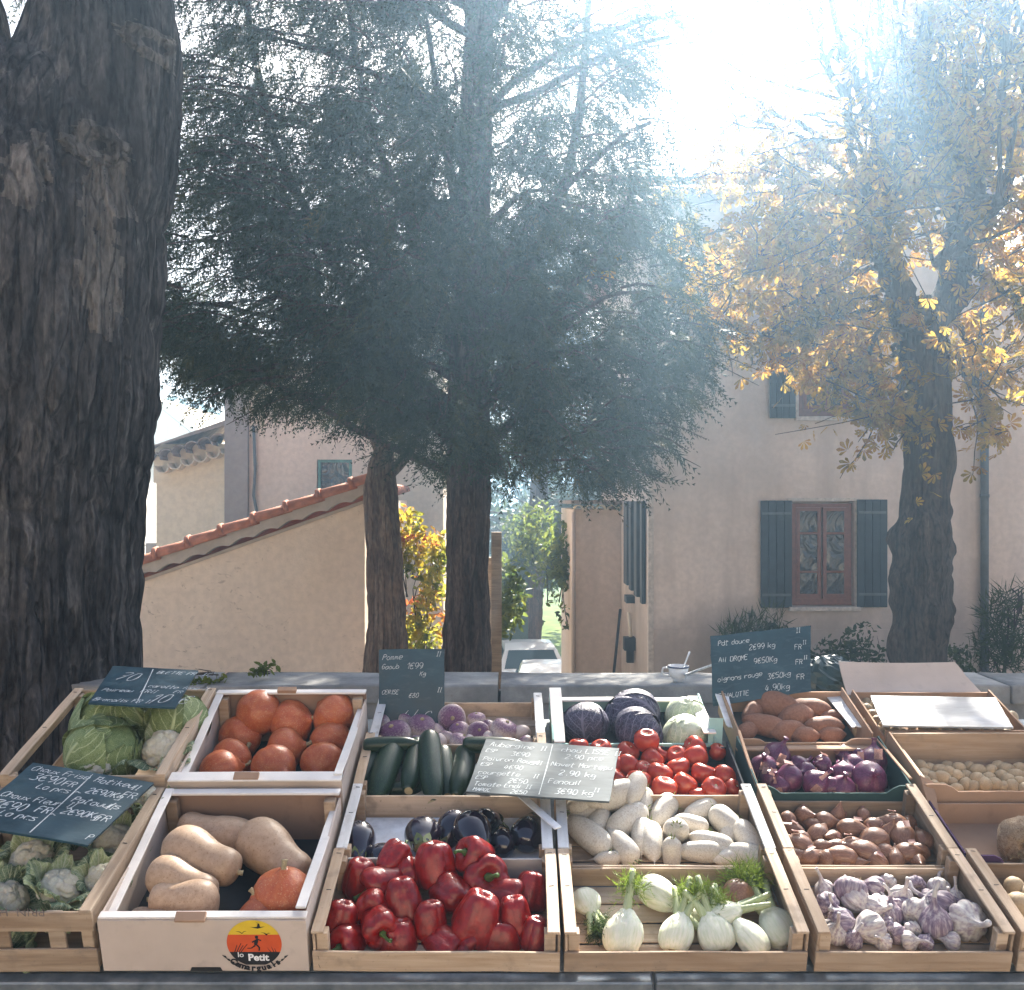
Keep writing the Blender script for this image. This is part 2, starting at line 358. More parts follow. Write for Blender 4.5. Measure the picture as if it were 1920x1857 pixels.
# wavy cement course
sl = (b.z-a.z)/(b.x-a.x); L = b.x-a.x+.05
n = 220; U = np.linspace(0, L, n); per = .235
wave = .036*np.abs(np.sin(np.pi*U/per))
mb = MB(); VV = []
for i, u in enumerate(U):
    zt = a.z+sl*u+.17; zb = a.z+sl*u+.018+wave[i]
    for (yy, zz) in ((-.13, zt), (-.13, zb), (.0, zb), (.0, zt)): VV.append((a.x+u, yy, zz))
Fc = []
for i in range(n-1):
    for j in range(4): Fc.append((i*4+j, i*4+(j+1)%4, (i+1)*4+(j+1)%4, (i+1)*4+j))
mb.add(VV, Fc); mb.build('wavy_tile_course', MT['mortar'], t, False)
V = [(a.x, -.035, a.z-.02), (b.x+.03, -.035, b.z-.02), (b.x+.03, -.035, b.z+.012), (a.x, -.035, a.z+.012), (a.x, .01, a.z+.012), (b.x+.03, .01, b.z+.012), (b.x+.03, .01, b.z-.02), (a.x, .01, a.z-.02)]
link('mortar_band', setmat(new_mesh('mortar_band', V, [(0,1,2,3),(3,2,5,4),(0,7,6,1)], False), MT['mortar']), t)
# roof surface rows (canal tiles running up the slope) and verge tiles
ang = math.atan(sl); tl = .335
def half_tile(r0, r1, L, th=.014, seg=10, name='verge_tile', m=None):
    V = []; Fc = []
    for k, (x, r) in enumerate(((0, r0), (L, r1))):
        for q in (0, th):
            for i in range(seg+1):
                th_ = math.pi*i/seg; V.append((x, math.cos(th_)*(r-q), math.sin(th_)*(r-q)))
    s1 = seg+1
    for i in range(seg):
        Fc += [(i, i+1, 2*s1+i+1, 2*s1+i), (s1+i, 3*s1+i, 3*s1+i+1, s1+i+1), (i, s1+i, s1+i+1, i+1), (2*s1+i, 2*s1+i+1, 3*s1+i+1, 3*s1+i)]
    Fc += [(0, 2*s1, 3*s1, s1), (seg, s1+seg, 3*s1+seg, 2*s1+seg)]
    return setmat(new_mesh(name, V, Fc, True), m or MT['tile'])
vt = half_tile(.105, .09, tl+.07); u = -.02
while u < L-.1:
    o = link('verge_tile', vt, t, (a.x+u*1.0, -.06, a.z+sl*u+.150+random.uniform(-.004,.004)), (random.uniform(-.05,.05), -ang+.045, random.uniform(-.015,.015)), 1)
    cb = link('tile_rib', half_tile(.115, .115, .045, .02, 10, 'tile_rib'), t, (a.x+u, -.06, a.z+sl*u+.150), (0, -ang, 0))
    u += tl*math.cos(ang)
rt = half_tile(.09, .075, L/math.cos(ang), name='tile_row')
for k in range(20):
    link('tile_row', rt, t, (a.x, .12+k*.2, a.z+.11), (0, -ang, 0))
# ---- building behind the garage: beige wall with teal window, grey pilaster, cream wing with tile eave
t = thing('rear_house', 'beige house with a cream wing, grey pilaster and teal window rising above the garage roof', 'house', (0, 15, 0))
BY = 15.0
p0 = gp(424, 760, BY); p1 = gp(830, 1100, BY)
def wall_with_hole(x0, x1, z0, z1, holes, y=0.0, reveal=.18):
    """front wall at y=0 with rectangular openings, returns V,F incl. reveals"""
    xs_ = sorted({x0, x1, *[h[0] for h in holes], *[h[1] for h in holes]}); zs_ = sorted({z0, z1, *[h[2] for h in holes], *[h[3] for h in holes]})
    mb = MB()
    for i in range(len(xs_)-1):
        for j in range(len(zs_)-1):
            cx = (xs_[i]+xs_[i+1])/2; cz = (zs_[j]+zs_[j+1])/2
            if any(h[0] < cx < h[1] and h[2] < cz < h[3] for h in holes): continue
            mb.add([(xs_[i],y,zs_[j]),(xs_[i+1],y,zs_[j]),(xs_[i+1],y,zs_[j+1]),(xs_[i],y,zs_[j+1])], [(0,1,2,3)])
    for h in holes:
        a0,a1,b0,b1 = h; r = reveal
        mb.add([(a0,y,b0),(a1,y,b0),(a1,y+r,b0),(a0,y+r,b0)], [(0,1,2,3)]); mb.add([(a0,y,b1),(a1,y,b1),(a1,y+r,b1),(a0,y+r,b1)], [(3,2,1,0)])
        mb.add([(a0,y,b0),(a0,y+r,b0),(a0,y+r,b1),(a0,y,b1)], [(0,1,2,3)]); mb.add([(a1,y,b0),(a1,y+r,b0),(a1,y+r,b1),(a1,y,b1)], [(3,2,1,0)])
    return mb
pw0 = gp(594, 935, BY); pw1 = gp(660, 862, BY)
hole = (pw0.x, pw1.x, pw0.z-.35, pw1.z)
mb = wall_with_hole(p0.x, p1.x, -1.5, 3.7, [hole])
mb.box(p0.x, p1.x, .19, 5, -1.5, 3.7); mb.build('wall', MT['wall_beige'], t)
w_ = thing  # alias kept short
f = link('window', box_mesh('window', .04, .05, hole[3]-hole[2], MT['teal'], .003), t, (hole[0]+.03, .05, (hole[2]+hole[3])/2))
link('frame', box_mesh('frame', .04, .05, hole[3]-hole[2], MT['teal'], .003), f, (hole[1]-hole[0]-.06, 0, 0))
link('lintel', box_mesh('lintel', hole[1]-hole[0]-.1, .05, .04, MT['teal'], .003), f, ((hole[1]-hole[0])/2-.03, 0, (hole[3]-hole[2])/2-.02))
link('pane', box_mesh('pane', hole[1]-hole[0]-.1, .008, hole[3]-hole[2]-.04, MT['glass'], 0), f, ((hole[1]-hole[0])/2-.03, .03, -.02))
q0 = gp(424, 800, BY); q1 = gp(467, 960, BY)
MB().box(q0.x, q1.x, -.09, .0, -1.5, 3.7).build('pilaster', MT['wall_grey'], t)
pi = [gp(470, 800, BY-.02), gp(473, 880, BY-.02), gp(470, 930, BY-.02), gp(476, 960, BY-.02), gp(476, 1000, BY-.02)]
Vt, Ft = tube([(p.x+.05, -.05, p.z) for p in pi], [.022]*5, 8); MB().add(Vt, Ft).build('drain_pipe', MT['zinc'], t, True)
c0 = gp(318, 870, BY+1); c1 = gp(424, 860, BY)
MB().box(c0.x, q0.x-.002, .4, 4.6, -1.5, gp(0, 862, BY).z+.25).build('side_wing', MT['wall_cream'], t)
MB().box(c0.x-.03, q0.x-.004, .37, .4, gp(0, 905, BY).z, gp(0, 862, BY).z+.25).build('frieze', MT['wall_cream'], t)
for k in range(7):   # eave tiles of the wing, rising to the right like the photo
    f_ = k/6
    p = gp(285+ (430-285)*f_, 856-42*f_, BY)
    link('eave_tile', half_tile(.12, .11, .55, .02, 8, 'eave_tile', MT['tile_grey']), t, (p.x, .05, p.z-.05), (R(0), R(0), R(90)), 1)
    link('cornice_tile', half_tile(.11, .1, .3, .02, 8, 'cornice_tile', MT['wall_cream']), t, (p.x+.1, .12, p.z-.14), (R(180), 0, R(90)), 1)
pA = gp(275, 840, BY); pB = gp(440, 790, BY)
V = [(pA.x, -.02, pA.z-.02), (pB.x, -.02, pB.z-.02), (pB.x, -.02, pB.z+.06), (pA.x, -.02, pA.z+.0), (pA.x, 3, pA.z+.05), (pB.x, 3, pB.z+.6)]
link('wing_roof', setmat(new_mesh('wing_roof', V, [(0,1,2,3),(3,2,5,4)], False), MT['tile_grey']), t)
# ---- far white building on the left
t = thing('white_house', 'bright white building with two slit windows seen just right of the big trunk', 'house', (0, 26, 0))
y0 = 26
# its long side faces right and slightly away, so the sun grazes it
da = Vector((-.1, 1, 0)).normalized(); wa = Vector((-9.02, 23.5, 0)); ztp = gp(0, 858, 25).z; Lw = 7.2
t.location = wa; t.rotation_euler = (0, 0, math.atan2(da.y, da.x))
def along(px): k = (px-960)/F; return (k*wa.y-wa.x)/(da.x-k*da.y)     # distance along the wall seen at px
hs = []
for (pa, pb) in ((248, 256), (269, 278)):
    a0, a1 = along(pa), along(pb); Yh = wa.y+da.y*(a0+a1)/2; hs.append((a0, a1, gp(0, 915, Yh).z, gp(0, 877, Yh).z))
mb = wall_with_hole(-6, Lw, -4.4, ztp, hs, 0, .3); mb.box(-6, Lw, .31, 8, -4.4, ztp-.02); mb.build('wall', MT['wall_white'], t)
for h in hs: link('slit_window', box_mesh('slit_window', h[1]-h[0], .02, h[3]-h[2], MT['wall_cream'], 0), t, ((h[0]+h[1])/2, .28, (h[2]+h[3])/2))
MB().box(-6.2, Lw+.2, -.25, 8.2, ztp, ztp+.12).build('roof_slab', MT['wall_white'], t)
# bigger pale gabled building further back
t = thing('pale_gabled_building', 'pale blue-white gabled building behind the white house, its yellow roof edge slanting down right', 'building', (0, 36, 0))
y0 = 36
P = [gp(60,1000,y0), gp(420,1000,y0), gp(420,862,y0), gp(300,765,y0), gp(60,765,y0)]
V = [(p.x, 0, p.z) for p in P] + [(p.x, 8, p.z) for p in P]
link('wall', setmat(new_mesh('wall', V, [(0,1,2,3,4),(5,9,8,7,6),(2,7,8,3),(3,8,9,4)], False), MT['wall_white']), t)
Q = [gp(425,862,y0), gp(300,760,y0)]
d_ = .25
V = [(Q[0].x, -.3, Q[0].z), (Q[1].x, -.3, Q[1].z), (Q[1].x, -.3, Q[1].z+d_), (Q[0].x, -.3, Q[0].z+d_), (Q[0].x, 8, Q[0].z+d_), (Q[1].x, 8, Q[1].z+d_)]
link('roof_edge', setmat(new_mesh('roof_edge', V, [(0,1,2,3),(3,2,5,4)], False), MT['wall_cream']), t)
wf = MB(); p, q = gp(232, 797, y0), gp(279, 778, y0)
for (x0, x1, z0, z1) in ((p.x, q.x, p.z, p.z+.05), (p.x, q.x, q.z, q.z+.05), (q.x-.05, q.x, p.z, q.z)): wf.box(x0, x1, -.12, -.0, z0, z1)
wf.build('window_outline', MT['trim'], t)
# white railing in front
t = thing('railing', 'white metal railing in front of the white building', 'railing', (0, 20, 0)); y0 = 20
a_, b_ = gp(215, 1021, y0), gp(330, 1019, y0)
MB().box(a_.x, b_.x, -.02, .02, a_.z-.04, a_.z).build('top_rail', MT['wall_white'], t)
for k in range(8):
    x = a_.x+(b_.x-a_.x)*k/7; link('baluster', box_mesh('baluster', .02, .02, 3.2, MT['wall_white'], 0), t, (x, 0, a_.z-1.64))
t = thing('concrete_post', 'short brownish concrete post beside the white railing', 'post', (0, 19, 0))
p = gp(290, 1018, 19); MB().box(p.x-.13, p.x+.13, -.1, .1, -2.7, p.z).build('post_body', MT['wall_grey'], t)

# ---- big house on the right
HY = 13.0; hx0 = gp(1218, 0, HY).x; hx1 = gp(1842, 0, HY).x; ztop = gp(0, 382, HY).z
t = thing('house', 'pink beige house with blue-grey shutters behind the chestnut tree', 'house', (0, HY, 0))
W1 = (gp(1484,0,HY).x, gp(1602,0,HY).x, gp(0,1137,HY).z, gp(0,940,HY).z); W2 = (gp(1497,0,HY).x, gp(1597,0,HY).x, gp(0,782,HY).z, gp(0,592,HY).z)
mb = wall_with_hole(hx0, hx1, -1.3, ztop, [W1, W2], 0, .16)
mb.add([(hx0,0,-1.3),(hx0,3.4,-1.9),(hx0,3.4,ztop),(hx0,0,ztop)], [(3,2,1,0)]); mb.box(hx0+.002, hx1, .165, 7, -1.3, ztop); mb.build('wall', MT['wall_house'], t)
def window(par, Wn, shut_w, bars=True):
    x0, x1, z0, z1 = Wn; wd = x1-x0; cx = (x0+x1)/2
    f = link('window', None, par, (cx, .08, (z0+z1)/2))
    H_ = z1-z0
    mb = MB()
    for (a0,a1,b0,b1) in ((-wd/2+.02,-wd/2+.07,-H_/2+.01,H_/2-.03),(wd/2-.07,wd/2-.02,-H_/2+.01,H_/2-.03),(-wd/2+.07,wd/2-.07,H_/2-.08,H_/2-.03),(-wd/2+.07,wd/2-.07,-H_/2+.01,-H_/2+.09)): mb.box(a0,a1,-.03,.03,b0,b1)
    mb.build('window_frame', MT['frame'], f)
    for s in (-1, 1):
        lx0 = .012 if s > 0 else -wd/2+.072; lx1 = wd/2-.072 if s > 0 else -.012
        mb = MB(); zb, zt = -H_/2+.092, H_/2-.082
        for (a0,a1,b0,b1) in ((lx0,lx0+.045,zb,zt),(lx1-.045,lx1,zb,zt),(lx0+.045,lx1-.045,zt-.045,zt),(lx0+.045,lx1-.045,zb,zb+.06),(lx0+.045,lx1-.045,zt-.34,zt-.315),(lx0+.045,lx1-.045,zb+.33,zb+.355)): mb.box(a0,a1,-.045,-.005,b0,b1)
        mb.build('casement', MT['frame'], f)
        link('pane', box_mesh('pane', lx1-lx0-.08, .006, zt-zb-.08, MT['glass'], 0), f, ((lx0+lx1)/2, -.022, (zb+zt)/2), (random.uniform(-.02,.02), 0, random.uniform(-.04,.04)))
    tr = MB()
    for (a0,a1,b0,b1) in ((x0-.05,x0-.001,z0,z1+.04),(x1+.001,x1+.05,z0,z1+.04),(x0-.001,x1+.001,z1+.001,z1+.04)): tr.box(a0,a1,-.02,.01,b0,b1)
    tr.build('window_surround', MT['trim'], par)
    sm = box_mesh('window_sill', wd+.1, .14, .05, MT['trim'], .004); link('window_sill', sm, par, (cx, -.03, z0-.026))
def shutter(par, x0, x1, z0, z1, y=-.05):
    s_ = link('shutter', None, par, ((x0+x1)/2, y, (z0+z1)/2)); n_ = 4; pw = (x1-x0)/n_
    bmx = box_mesh('shutter_board', pw-.006, .03, z1-z0, MT['shutter'], .004)
    for k in range(n_): link('shutter_board', bmx, s_, (-(x1-x0)/2+pw*(k+.5), random.uniform(-.002,.002), 0))
    for zz in (.38, -.38): link('hinge', box_mesh('hinge', (x1-x0)*.9, .01, .03, MT['zinc'], .002), s_, (0, -.021, zz*(z1-z0)))
    return s_
window(t, W1, .4); shutter(t, gp(1424,0,HY).x, gp(1483,0,HY).x, gp(0,1139,HY).z, gp(0,939,HY).z); shutter(t, gp(1604,0,HY).x, gp(1661,0,HY).x, gp(0,1138,HY).z, gp(0,937,HY).z)
window(t, W2, .4); shutter(t, gp(1441,0,HY).x, gp(1490,0,HY).x, gp(0,785,HY).z, gp(0,590,HY).z); shutter(t, gp(1601,0,HY).x, gp(1651,0,HY).x, gp(0,783,HY).z, gp(0,590,HY).z)
for (ya, yb, bot) in ((.32,.52,1133),(.88,1.2,1120),(1.55,1.82,1108),(2.05,2.5,1098)):
    zb = gp(0, bot, HY+ya).z
    link('side_shutter', box_mesh('side_shutter', .05, yb-ya, EYE-zb, MT['shutter'], .004), t, (hx0-.035, (ya+yb)/2, (EYE+zb)/2))
MB().box(hx0-.018, hx0+.05, -.012, .1, -1.3, ztop).build('corner_strip', MT['trim'], t)
MB().box(hx0+.05, hx1, -.03, .0, -1.3, gp(0,1180,HY).z).build('plinth', MT['wall_house'], t)
MB().box(hx0-.4, hx1+.2, -.35, 7.2, ztop, ztop+.09).build('eave_board', MT['frame'], t)
nr = 24; et = half_tile(.1, .09, 3.5, .015, 8, 'roof_tile_row', MT['tile'])
for k in range(nr): link('roof_tile_row', et, t, (hx0-.3+k*(hx1-hx0+.4)/nr, -.42, ztop+.10), (0, R(-18), R(90)))
# small annex at the back with tile cornice
AY = 16.4; ax0 = gp(1075,0,AY).x
MB().box(ax0, hx0+.3, AY-HY, AY-HY+4, -2.6, gp(0,956,AY).z).build('annex_wall', MT['wall_house2'], t)
for k in range(5): link('annex_tile', half_tile(.09, .085, .4, .02, 8, 'annex_tile', MT['wall_cream']), t, (ax0+.08+k*.175, AY-HY-.2, gp(0,957,AY).z), (0, 0, R(90)))
MB().box(ax0-.05, hx0+.3, AY-HY-.25, AY-HY+4, gp(0,957,AY).z+.1, gp(0,957,AY).z+.16).build('annex_roof', MT['tile_grey'], t)
dp = gp(1078, 0, AY-.1); Vt, Ft = tube([(dp.x-.02, AY-HY-.08, -2.6), (dp.x-.02, AY-HY-.08, gp(0,960,AY).z)], [.035,.035], 8); MB().add(Vt, Ft).build('annex_pipe', MT['wall_house'], t, True)
# meter and bent pipe on the side wall
p_ = gp(1184, 1215, 14.6); MB().box(hx0-.16, hx0-.0, 1.45, 1.65, p_.z-.02, p_.z+.16).box(hx0-.12, hx0-.02, 1.5, 1.62, p_.z-.2, p_.z-.02).build('meter_box', MT['rubber'], t)
p_ = gp(1178, 1122, 14.8); MB().box(hx0-.12, hx0, 1.55, 1.85, p_.z-.05, p_.z+.05).build('house_vent', MT['shutter'], t)
Vt, Ft = tube([(hx0-.05, 1.9, gp(0,1150,14.9).z), (hx0-.05, 1.7, gp(0,1175,14.8).z), (hx0-.06, 1.55, gp(0,1200,14.6).z)], [.025]*3, 8); MB().add(Vt, Ft).build('bent_pipe', MT['wall_cream'], t, True)
# neighbour house and downpipe
t = thing('neighbour_house', 'pinkish rendered house at the right edge beyond the grey downpipe', 'house', (0, HY, 0))
MB().box(hx1+.02, 12, .06, 7, -1.3, gp(0,520,HY).z).build('wall', MT['wall_house2'], t)
MB().box(hx1+.02, 12.2, -.3, 7.2, gp(0,520,HY).z, gp(0,512,HY).z).build('eave_board', MT['frame'], t)
t = thing('downpipe', 'dark zinc downpipe running down the house front behind the chestnut trunk', 'pipe', (gp(1840,0,HY).x, HY-.09, 0))
Vt, Ft = tube([(0,0,-1.2),(0,0,1.5),(0,0,ztop-.1)], [.05]*3, 12); MB().add(Vt, Ft).build('pipe', MT['zinc'], t, True)
for zz in (gp(0,930,HY).z, gp(0,660,HY).z): Vt, Ft = tube([(0,0,zz-.02),(0,0,zz+.02)], [.058]*2, 12); MB().add(Vt, Ft).build('pipe_bracket', MT['zinc'], t, True)
# leaning pole
Vt, Ft = tube([gp(1163,1143,15.8), gp(1148,1290,15.2)], [.022,.022], 6)
o = MB().add(Vt, Ft).build('leaning_pole', MT['rubber'], None, True); tag(o, 'thin dark pole leaning against the annex wall left of the side shutters', 'pole')
# wooden posts and green sheet panel
o = MB().box(-.055, .055, -.05, .05, -1.2, gp(0,998,11).z).build('wooden_post', MT['wood2'], None); o.location = (gp(931,0,11).x, 11, 0); tag(o, 'tall pale wooden post right of the conifer trunk', 'post')
o = MB().box(-.05, .05, -.05, .05, -1.2, gp(0,1045,11.3).z).build('wooden_post', MT['wood2'], None); o.location = (gp(918,0,11.3).x, 11.3, 0); tag(o, 'shorter grey post half hidden behind the conifer trunk', 'post')
t = thing('fence_panel', 'dark green sheet panel standing between the conifer trunk and the cars', 'fence', (0, 29.5, 0))
A, B = gp(880,1168,29.5), gp(990,1156,29.5)
V = [(A.x,0,-4.3),(B.x,0,-4.3),(B.x,0,B.z),(A.x,0,A.z),(A.x,.03,-4.3),(B.x,.03,-4.3),(B.x,.03,B.z),(A.x,.03,A.z)]
link('sheet', setmat(new_mesh('sheet', V, [(0,1,2,3),(5,4,7,6),(1,5,6,2),(3,2,6,7),(4,0,3,7)], False), simple('dark_green_sheet', (.035,.06,.05), .6)), t)
# ---- cars
def car(label, loc, paint, rz=0, sc=1):
    t = thing('parked_car', label, 'car', loc, (0,0,rz), 'cars parked on the road below'); t.scale = (sc,)*3
    prof = [(-2.1,.35),(-2.12,.75),(-1.95,.93),(-1.15,1.0),(-.55,1.42),(.2,1.5),(1.1,1.46),(1.75,1.05),(2.1,.95),(2.12,.4)]
    def loft(prof, wf, name, m):
        V = []; Fc = []; n = len(prof)
        for (yy, zz) in prof:
            ww = wf(yy, zz)
            V += [(-ww, yy, zz), (-ww*.55, yy, zz+.02), (ww*.55, yy, zz+.02), (ww, yy, zz)]
        for i in range(n-1):
            for j in range(3): Fc.append((i*4+j, i*4+j+1, (i+1)*4+j+1, (i+1)*4+j))
        k = len(V)
        V += [(s*.86, yy, .3) for s in (-1,1) for (yy, zz) in prof]
        for i in range(n-1):
            Fc.append((i*4, (i+1)*4, k+i+1, k+i)); Fc.append((i*4+3, k+n+i, k+n+i+1, (i+1)*4+3))
        Fc.append((0, k, k+n, 3, 2, 1)); Fc.append(((n-1)*4, (n-1)*4+1, (n-1)*4+2, (n-1)*4+3, k+2*n-1, k+n-1))
        o = link(name, setmat(new_mesh(name, V, Fc, False), m), t); return o
    b = loft(prof, lambda y, z: .88 if z < 1.05 else .88-(z-1.05)*.55, 'body', paint)
    # glass panels set just outside the body shell
    def panel(name, P, m): link(name, setmat(new_mesh(name, P, [(0,1,2,3)], False), m), t)
    def wid(z): return .88-(z-1.05)*.55 if z > 1.05 else .88
    link('windscreen', setmat(new_mesh('windscreen', [(-.72,-1.13,1.035),(.72,-1.13,1.035),(.58,-.6,1.43),(-.58,-.6,1.43)], [(0,1,2,3)], False), MT['carglass']), t)
    link('rear_window', setmat(new_mesh('rear_window', [(-.56,1.15,1.46),(.56,1.15,1.46),(.7,1.68,1.13),(-.7,1.68,1.13)], [(0,1,2,3)], False), MT['carglass']), t)
    for s in (-1, 1):
        V = [(s*.885,-1.0,1.06),(s*.885,1.5,1.06),(s*.70,1.05,1.42),(s*.70,-.5,1.40)]
        link('side_window', setmat(new_mesh('side_window', V, [(0,1,2,3) if s > 0 else (3,2,1,0)], False), MT['carglass']), t)
        link('headlight', box_mesh('headlight', .32, .06, .13, MT['paper'], .02), t, (s*.62, -2.1, .72))
        link('mirror', box_mesh('mirror', .2, .1, .13, MT['rubber'], .02), t, (s*1.0, -.85, 1.05))
        for yy in (-1.35, 1.35):
            th = np.linspace(0, 2*np.pi, 20, endpoint=False); V = [(s*.9+dx, yy+.32*math.cos(a), .32+.32*math.sin(a)) for dx in (-.1, .02) for a in th]
            Fc = [(i, (i+1)%20, 20+(i+1)%20, 20+i) for i in range(20)] + [tuple(range(20)), tuple(range(20,40))[::-1]]
            link('wheel', setmat(new_mesh('wheel', V, Fc, False), MT['rubber']), t)
    link('bumper', box_mesh('bumper', 1.7, .1, .2, MT['rubber'], .03), t, (0, -2.12, .42))
    link('number_plate', box_mesh('number_plate', .5, .02, .11, MT['paper'], 0), t, (0, -2.19, .5))
    return t
car('white car with a dark windscreen, the farther of the two parked below', (gp(992,0,27).x, 27, gp(0,1205,27).z-1.54), MT['carpaint'], R(4))
car('pale silver car with sky-lit windscreen, the nearer of the two parked below', (gp(1032,0,22.5).x, 22.5, gp(0,1246,22.5).z-1.54), MT['carpaint2'], R(-3))
zc = gp(0,1205,27).z-1.54

# ================================================================== TREES
def bark_trunk(name, path, radii, seg, n, amp, mat, parent, seed=0, ridg=26, warp=.5, burl=None, low=.05):
    P = smooth_path(path, n); rr = np.interp(np.linspace(0, 1, n), np.linspace(0, 1, len(radii)), radii)
    V, _ = tube(P, rr, seg, False); V = V.reshape(n, seg, 3)
    th = np.linspace(0, ridg, seg, endpoint=False)[None, :]; s = np.cumsum(np.r_[0, np.linalg.norm(np.diff(P, axis=0), axis=1)])[:, None]
    wv = vnoise(th*.25*np.ones_like(s), s*1.6*np.ones_like(th), max(1, int(ridg*.25)), seed+5)*2.2*warp
    a = vnoise((th+wv) % ridg, s*4.5*np.ones_like(th), ridg, seed); b = vnoise(((th+wv)*2.0) % (2*ridg), s*9*np.ones_like(th), 2*ridg, seed+1)
    rid = np.abs(2*a-1)**.7*.7+np.abs(2*b-1)*.3
    lo = vnoise(th*4/ridg*np.ones_like(s), s*1.1*np.ones_like(th), 4, seed+2)-.5
    d = amp*(rid-.5)+low*2*lo*rr[:, None]/.5
    if burl is not None: d = d+burl(s*np.ones_like(th), th/ridg*np.ones_like(s))
    D = V-P[:, None, :]; D /= np.linalg.norm(D, axis=2, keepdims=True)+1e-9
    V = V+D*d[..., None]
    i, j = np.meshgrid(np.arange(n-1), np.arange(seg), indexing='ij'); k = (j+1) % seg
    Fc = np.stack([i*seg+j, i*seg+k, (i+1)*seg+k, (i+1)*seg+j], -1).reshape(-1, 4)
    return link(name, setmat(new_mesh(name, V.reshape(-1, 3), Fc, True), mat), parent)
TY = 4.35
t = thing('plane_tree', 'huge dark furrowed tree trunk forking at the left edge beside the wall', 'tree', (0, 0, 0))
def tp(px, py, Y=TY): return tuple(XY(px, py, Y))
big_trunk = bark_trunk('trunk', [tp(-95,1680), tp(-70,1420), tp(-55,1150), tp(-45,900), tp(-10,700), tp(35,480), tp(60,330), tp(120,150)], [.85,.70,.665,.68,.70,.66,.56,.32], 400, 460, .045, MT['bark'], t, 3, 74)
bark_trunk('limb', [tp(100,560), tp(135,330), tp(185,120), tp(205,-60), tp(240,-300), tp(300,-600)], [.40,.42,.33,.26,.25,.18], 220, 200, .035, MT['bark'], t, 9, 44)
bark_trunk('limb', [tp(-40,520), tp(-50,330), tp(-75,120), tp(-130,-80), tp(-220,-350)], [.35,.33,.24,.22,.16], 200, 200, .03, MT['bark'], t, 13, 30)
# knot with pale scar, and round pruning scar
def knot(name, px, py, w, h, depth, seed, m=MT['knot']):
    n = 40; U, W = np.meshgrid(np.linspace(-1, 1, n), np.linspace(-1, 1, n)); r2 = U**2+W**2
    P = np.stack([U.ravel()*w, np.zeros(U.size), W.ravel()*h], 1); nz = snoise(P, 14, seed, 4)
    P[:,1] = -(np.clip(1-r2.ravel(), -.4, 1)*depth + nz*.014*(r2.ravel() < 1.2)) + (r2.ravel()*(1+.5*nz))**2*.05
    P[:,1] += .05*np.exp(-r2.ravel()*14)*(1.4 if name == 'knot' else .3) + (.05*np.clip(r2.ravel()-.35+.5*nz, 0, 2) if name == 'bark_scar' else 0)
    Fc = np.array([(j*n+i, j*n+i+1, (j+1)*n+i+1, (j+1)*n+i) for j in range(n-1) for i in range(n-1)])
    return P, Fc
from mathutils.bvhtree import BVHTree
bvh = [BVHTree.FromPolygons([v.co[:] for v in o.data.vertices], [p.vertices[:] for p in o.data.polygons]) for o in t.children if o.name.startswith(('trunk', 'limb'))]
def on_bark(x, z):
    ys = [h[0].y for b in bvh for h in [b.ray_cast(Vector((x, 2.0, z)), Vector((0, 1, 0)))] if h[0] is not None]
    return min(ys) if ys else None
def scar(name, px, py, w_, h_, relief, seed, m, lip=0.0):
    """pale healed bark lying on the trunk's own surface, with a ragged outline"""
    c = XY(px, py, TY-.5); n = 46; G = np.linspace(-1.15, 1.15, n); V = []; good = []
    for v in G:
        for u in G:
            x, z = c.x+u*w_, c.z+v*h_; y = on_bark(x, z); r = math.hypot(u, v)*(1+.28*float(snoise(np.array([[u*2, v*3, seed]]), 1.6, seed, 3)[0]))
            good.append(y is not None and r < 1.0); q = max(0, 1-r*r)
            e = float(snoise(np.array([[u*w_*30, 0, v*h_*22]]), 1.0, seed+1, 3)[0])
            V.append((x, (y if y is not None else 4)-.003-relief*min(1, q*2.2)-.006*e*min(1, q*3)-lip*math.exp(-((r-.62)/.2)**2)+lip*1.6*math.exp(-(r/.3)**2), z))
    Fc = [(j_*n+i_, j_*n+i_+1, (j_+1)*n+i_+1, (j_+1)*n+i_) for j_ in range(n-1) for i_ in range(n-1) if good[j_*n+i_] and good[j_*n+i_+1] and good[(j_+1)*n+i_] and good[(j_+1)*n+i_+1]]
    link(name, setmat(new_mesh(name, V, Fc, True), m), t)
scar('knot', 150, 245, .105, .09, .012, 3, MT['knot'], .028)
scar('bark_scar', 163, 335, .06, .17, .008, 5, MT['knot']); scar('bark_scar', 160, 500, .05, .22, .006, 8, MT['knot'])
scar('pruning_scar', 228, 8, .11, .075, .01, 9, MT['knot'], .02); scar('bark_scar', 60, 330, .07, .16, .006, 12, MT['knot'])

# ---- foliage builders (leaf-size faces, placed through the crown's volume)
def scatter(template, tfaces, pts, R3, sc):
    T = np.asarray(template, float); n = len(pts)
    V = np.einsum('nij,kj->nki', R3, T)*sc[:, None, None]+pts[:, None, :]
    Fc = (np.asarray(tfaces)[None]+(np.arange(n)*len(T))[:, None, None]).reshape(-1, len(tfaces[0]))
    return V.reshape(-1, 3), Fc
def rotmats(dirs, rng, spin=None, jitter=0):
    """matrices whose local X axis is dirs; Z random around"""
    x = dirs/np.linalg.norm(dirs, axis=1)[:, None]; r = rng.normal(size=x.shape); z = np.cross(x, r); z /= np.linalg.norm(z, axis=1)[:, None]; y = np.cross(z, x)
    return np.stack([x, y, z], 2)
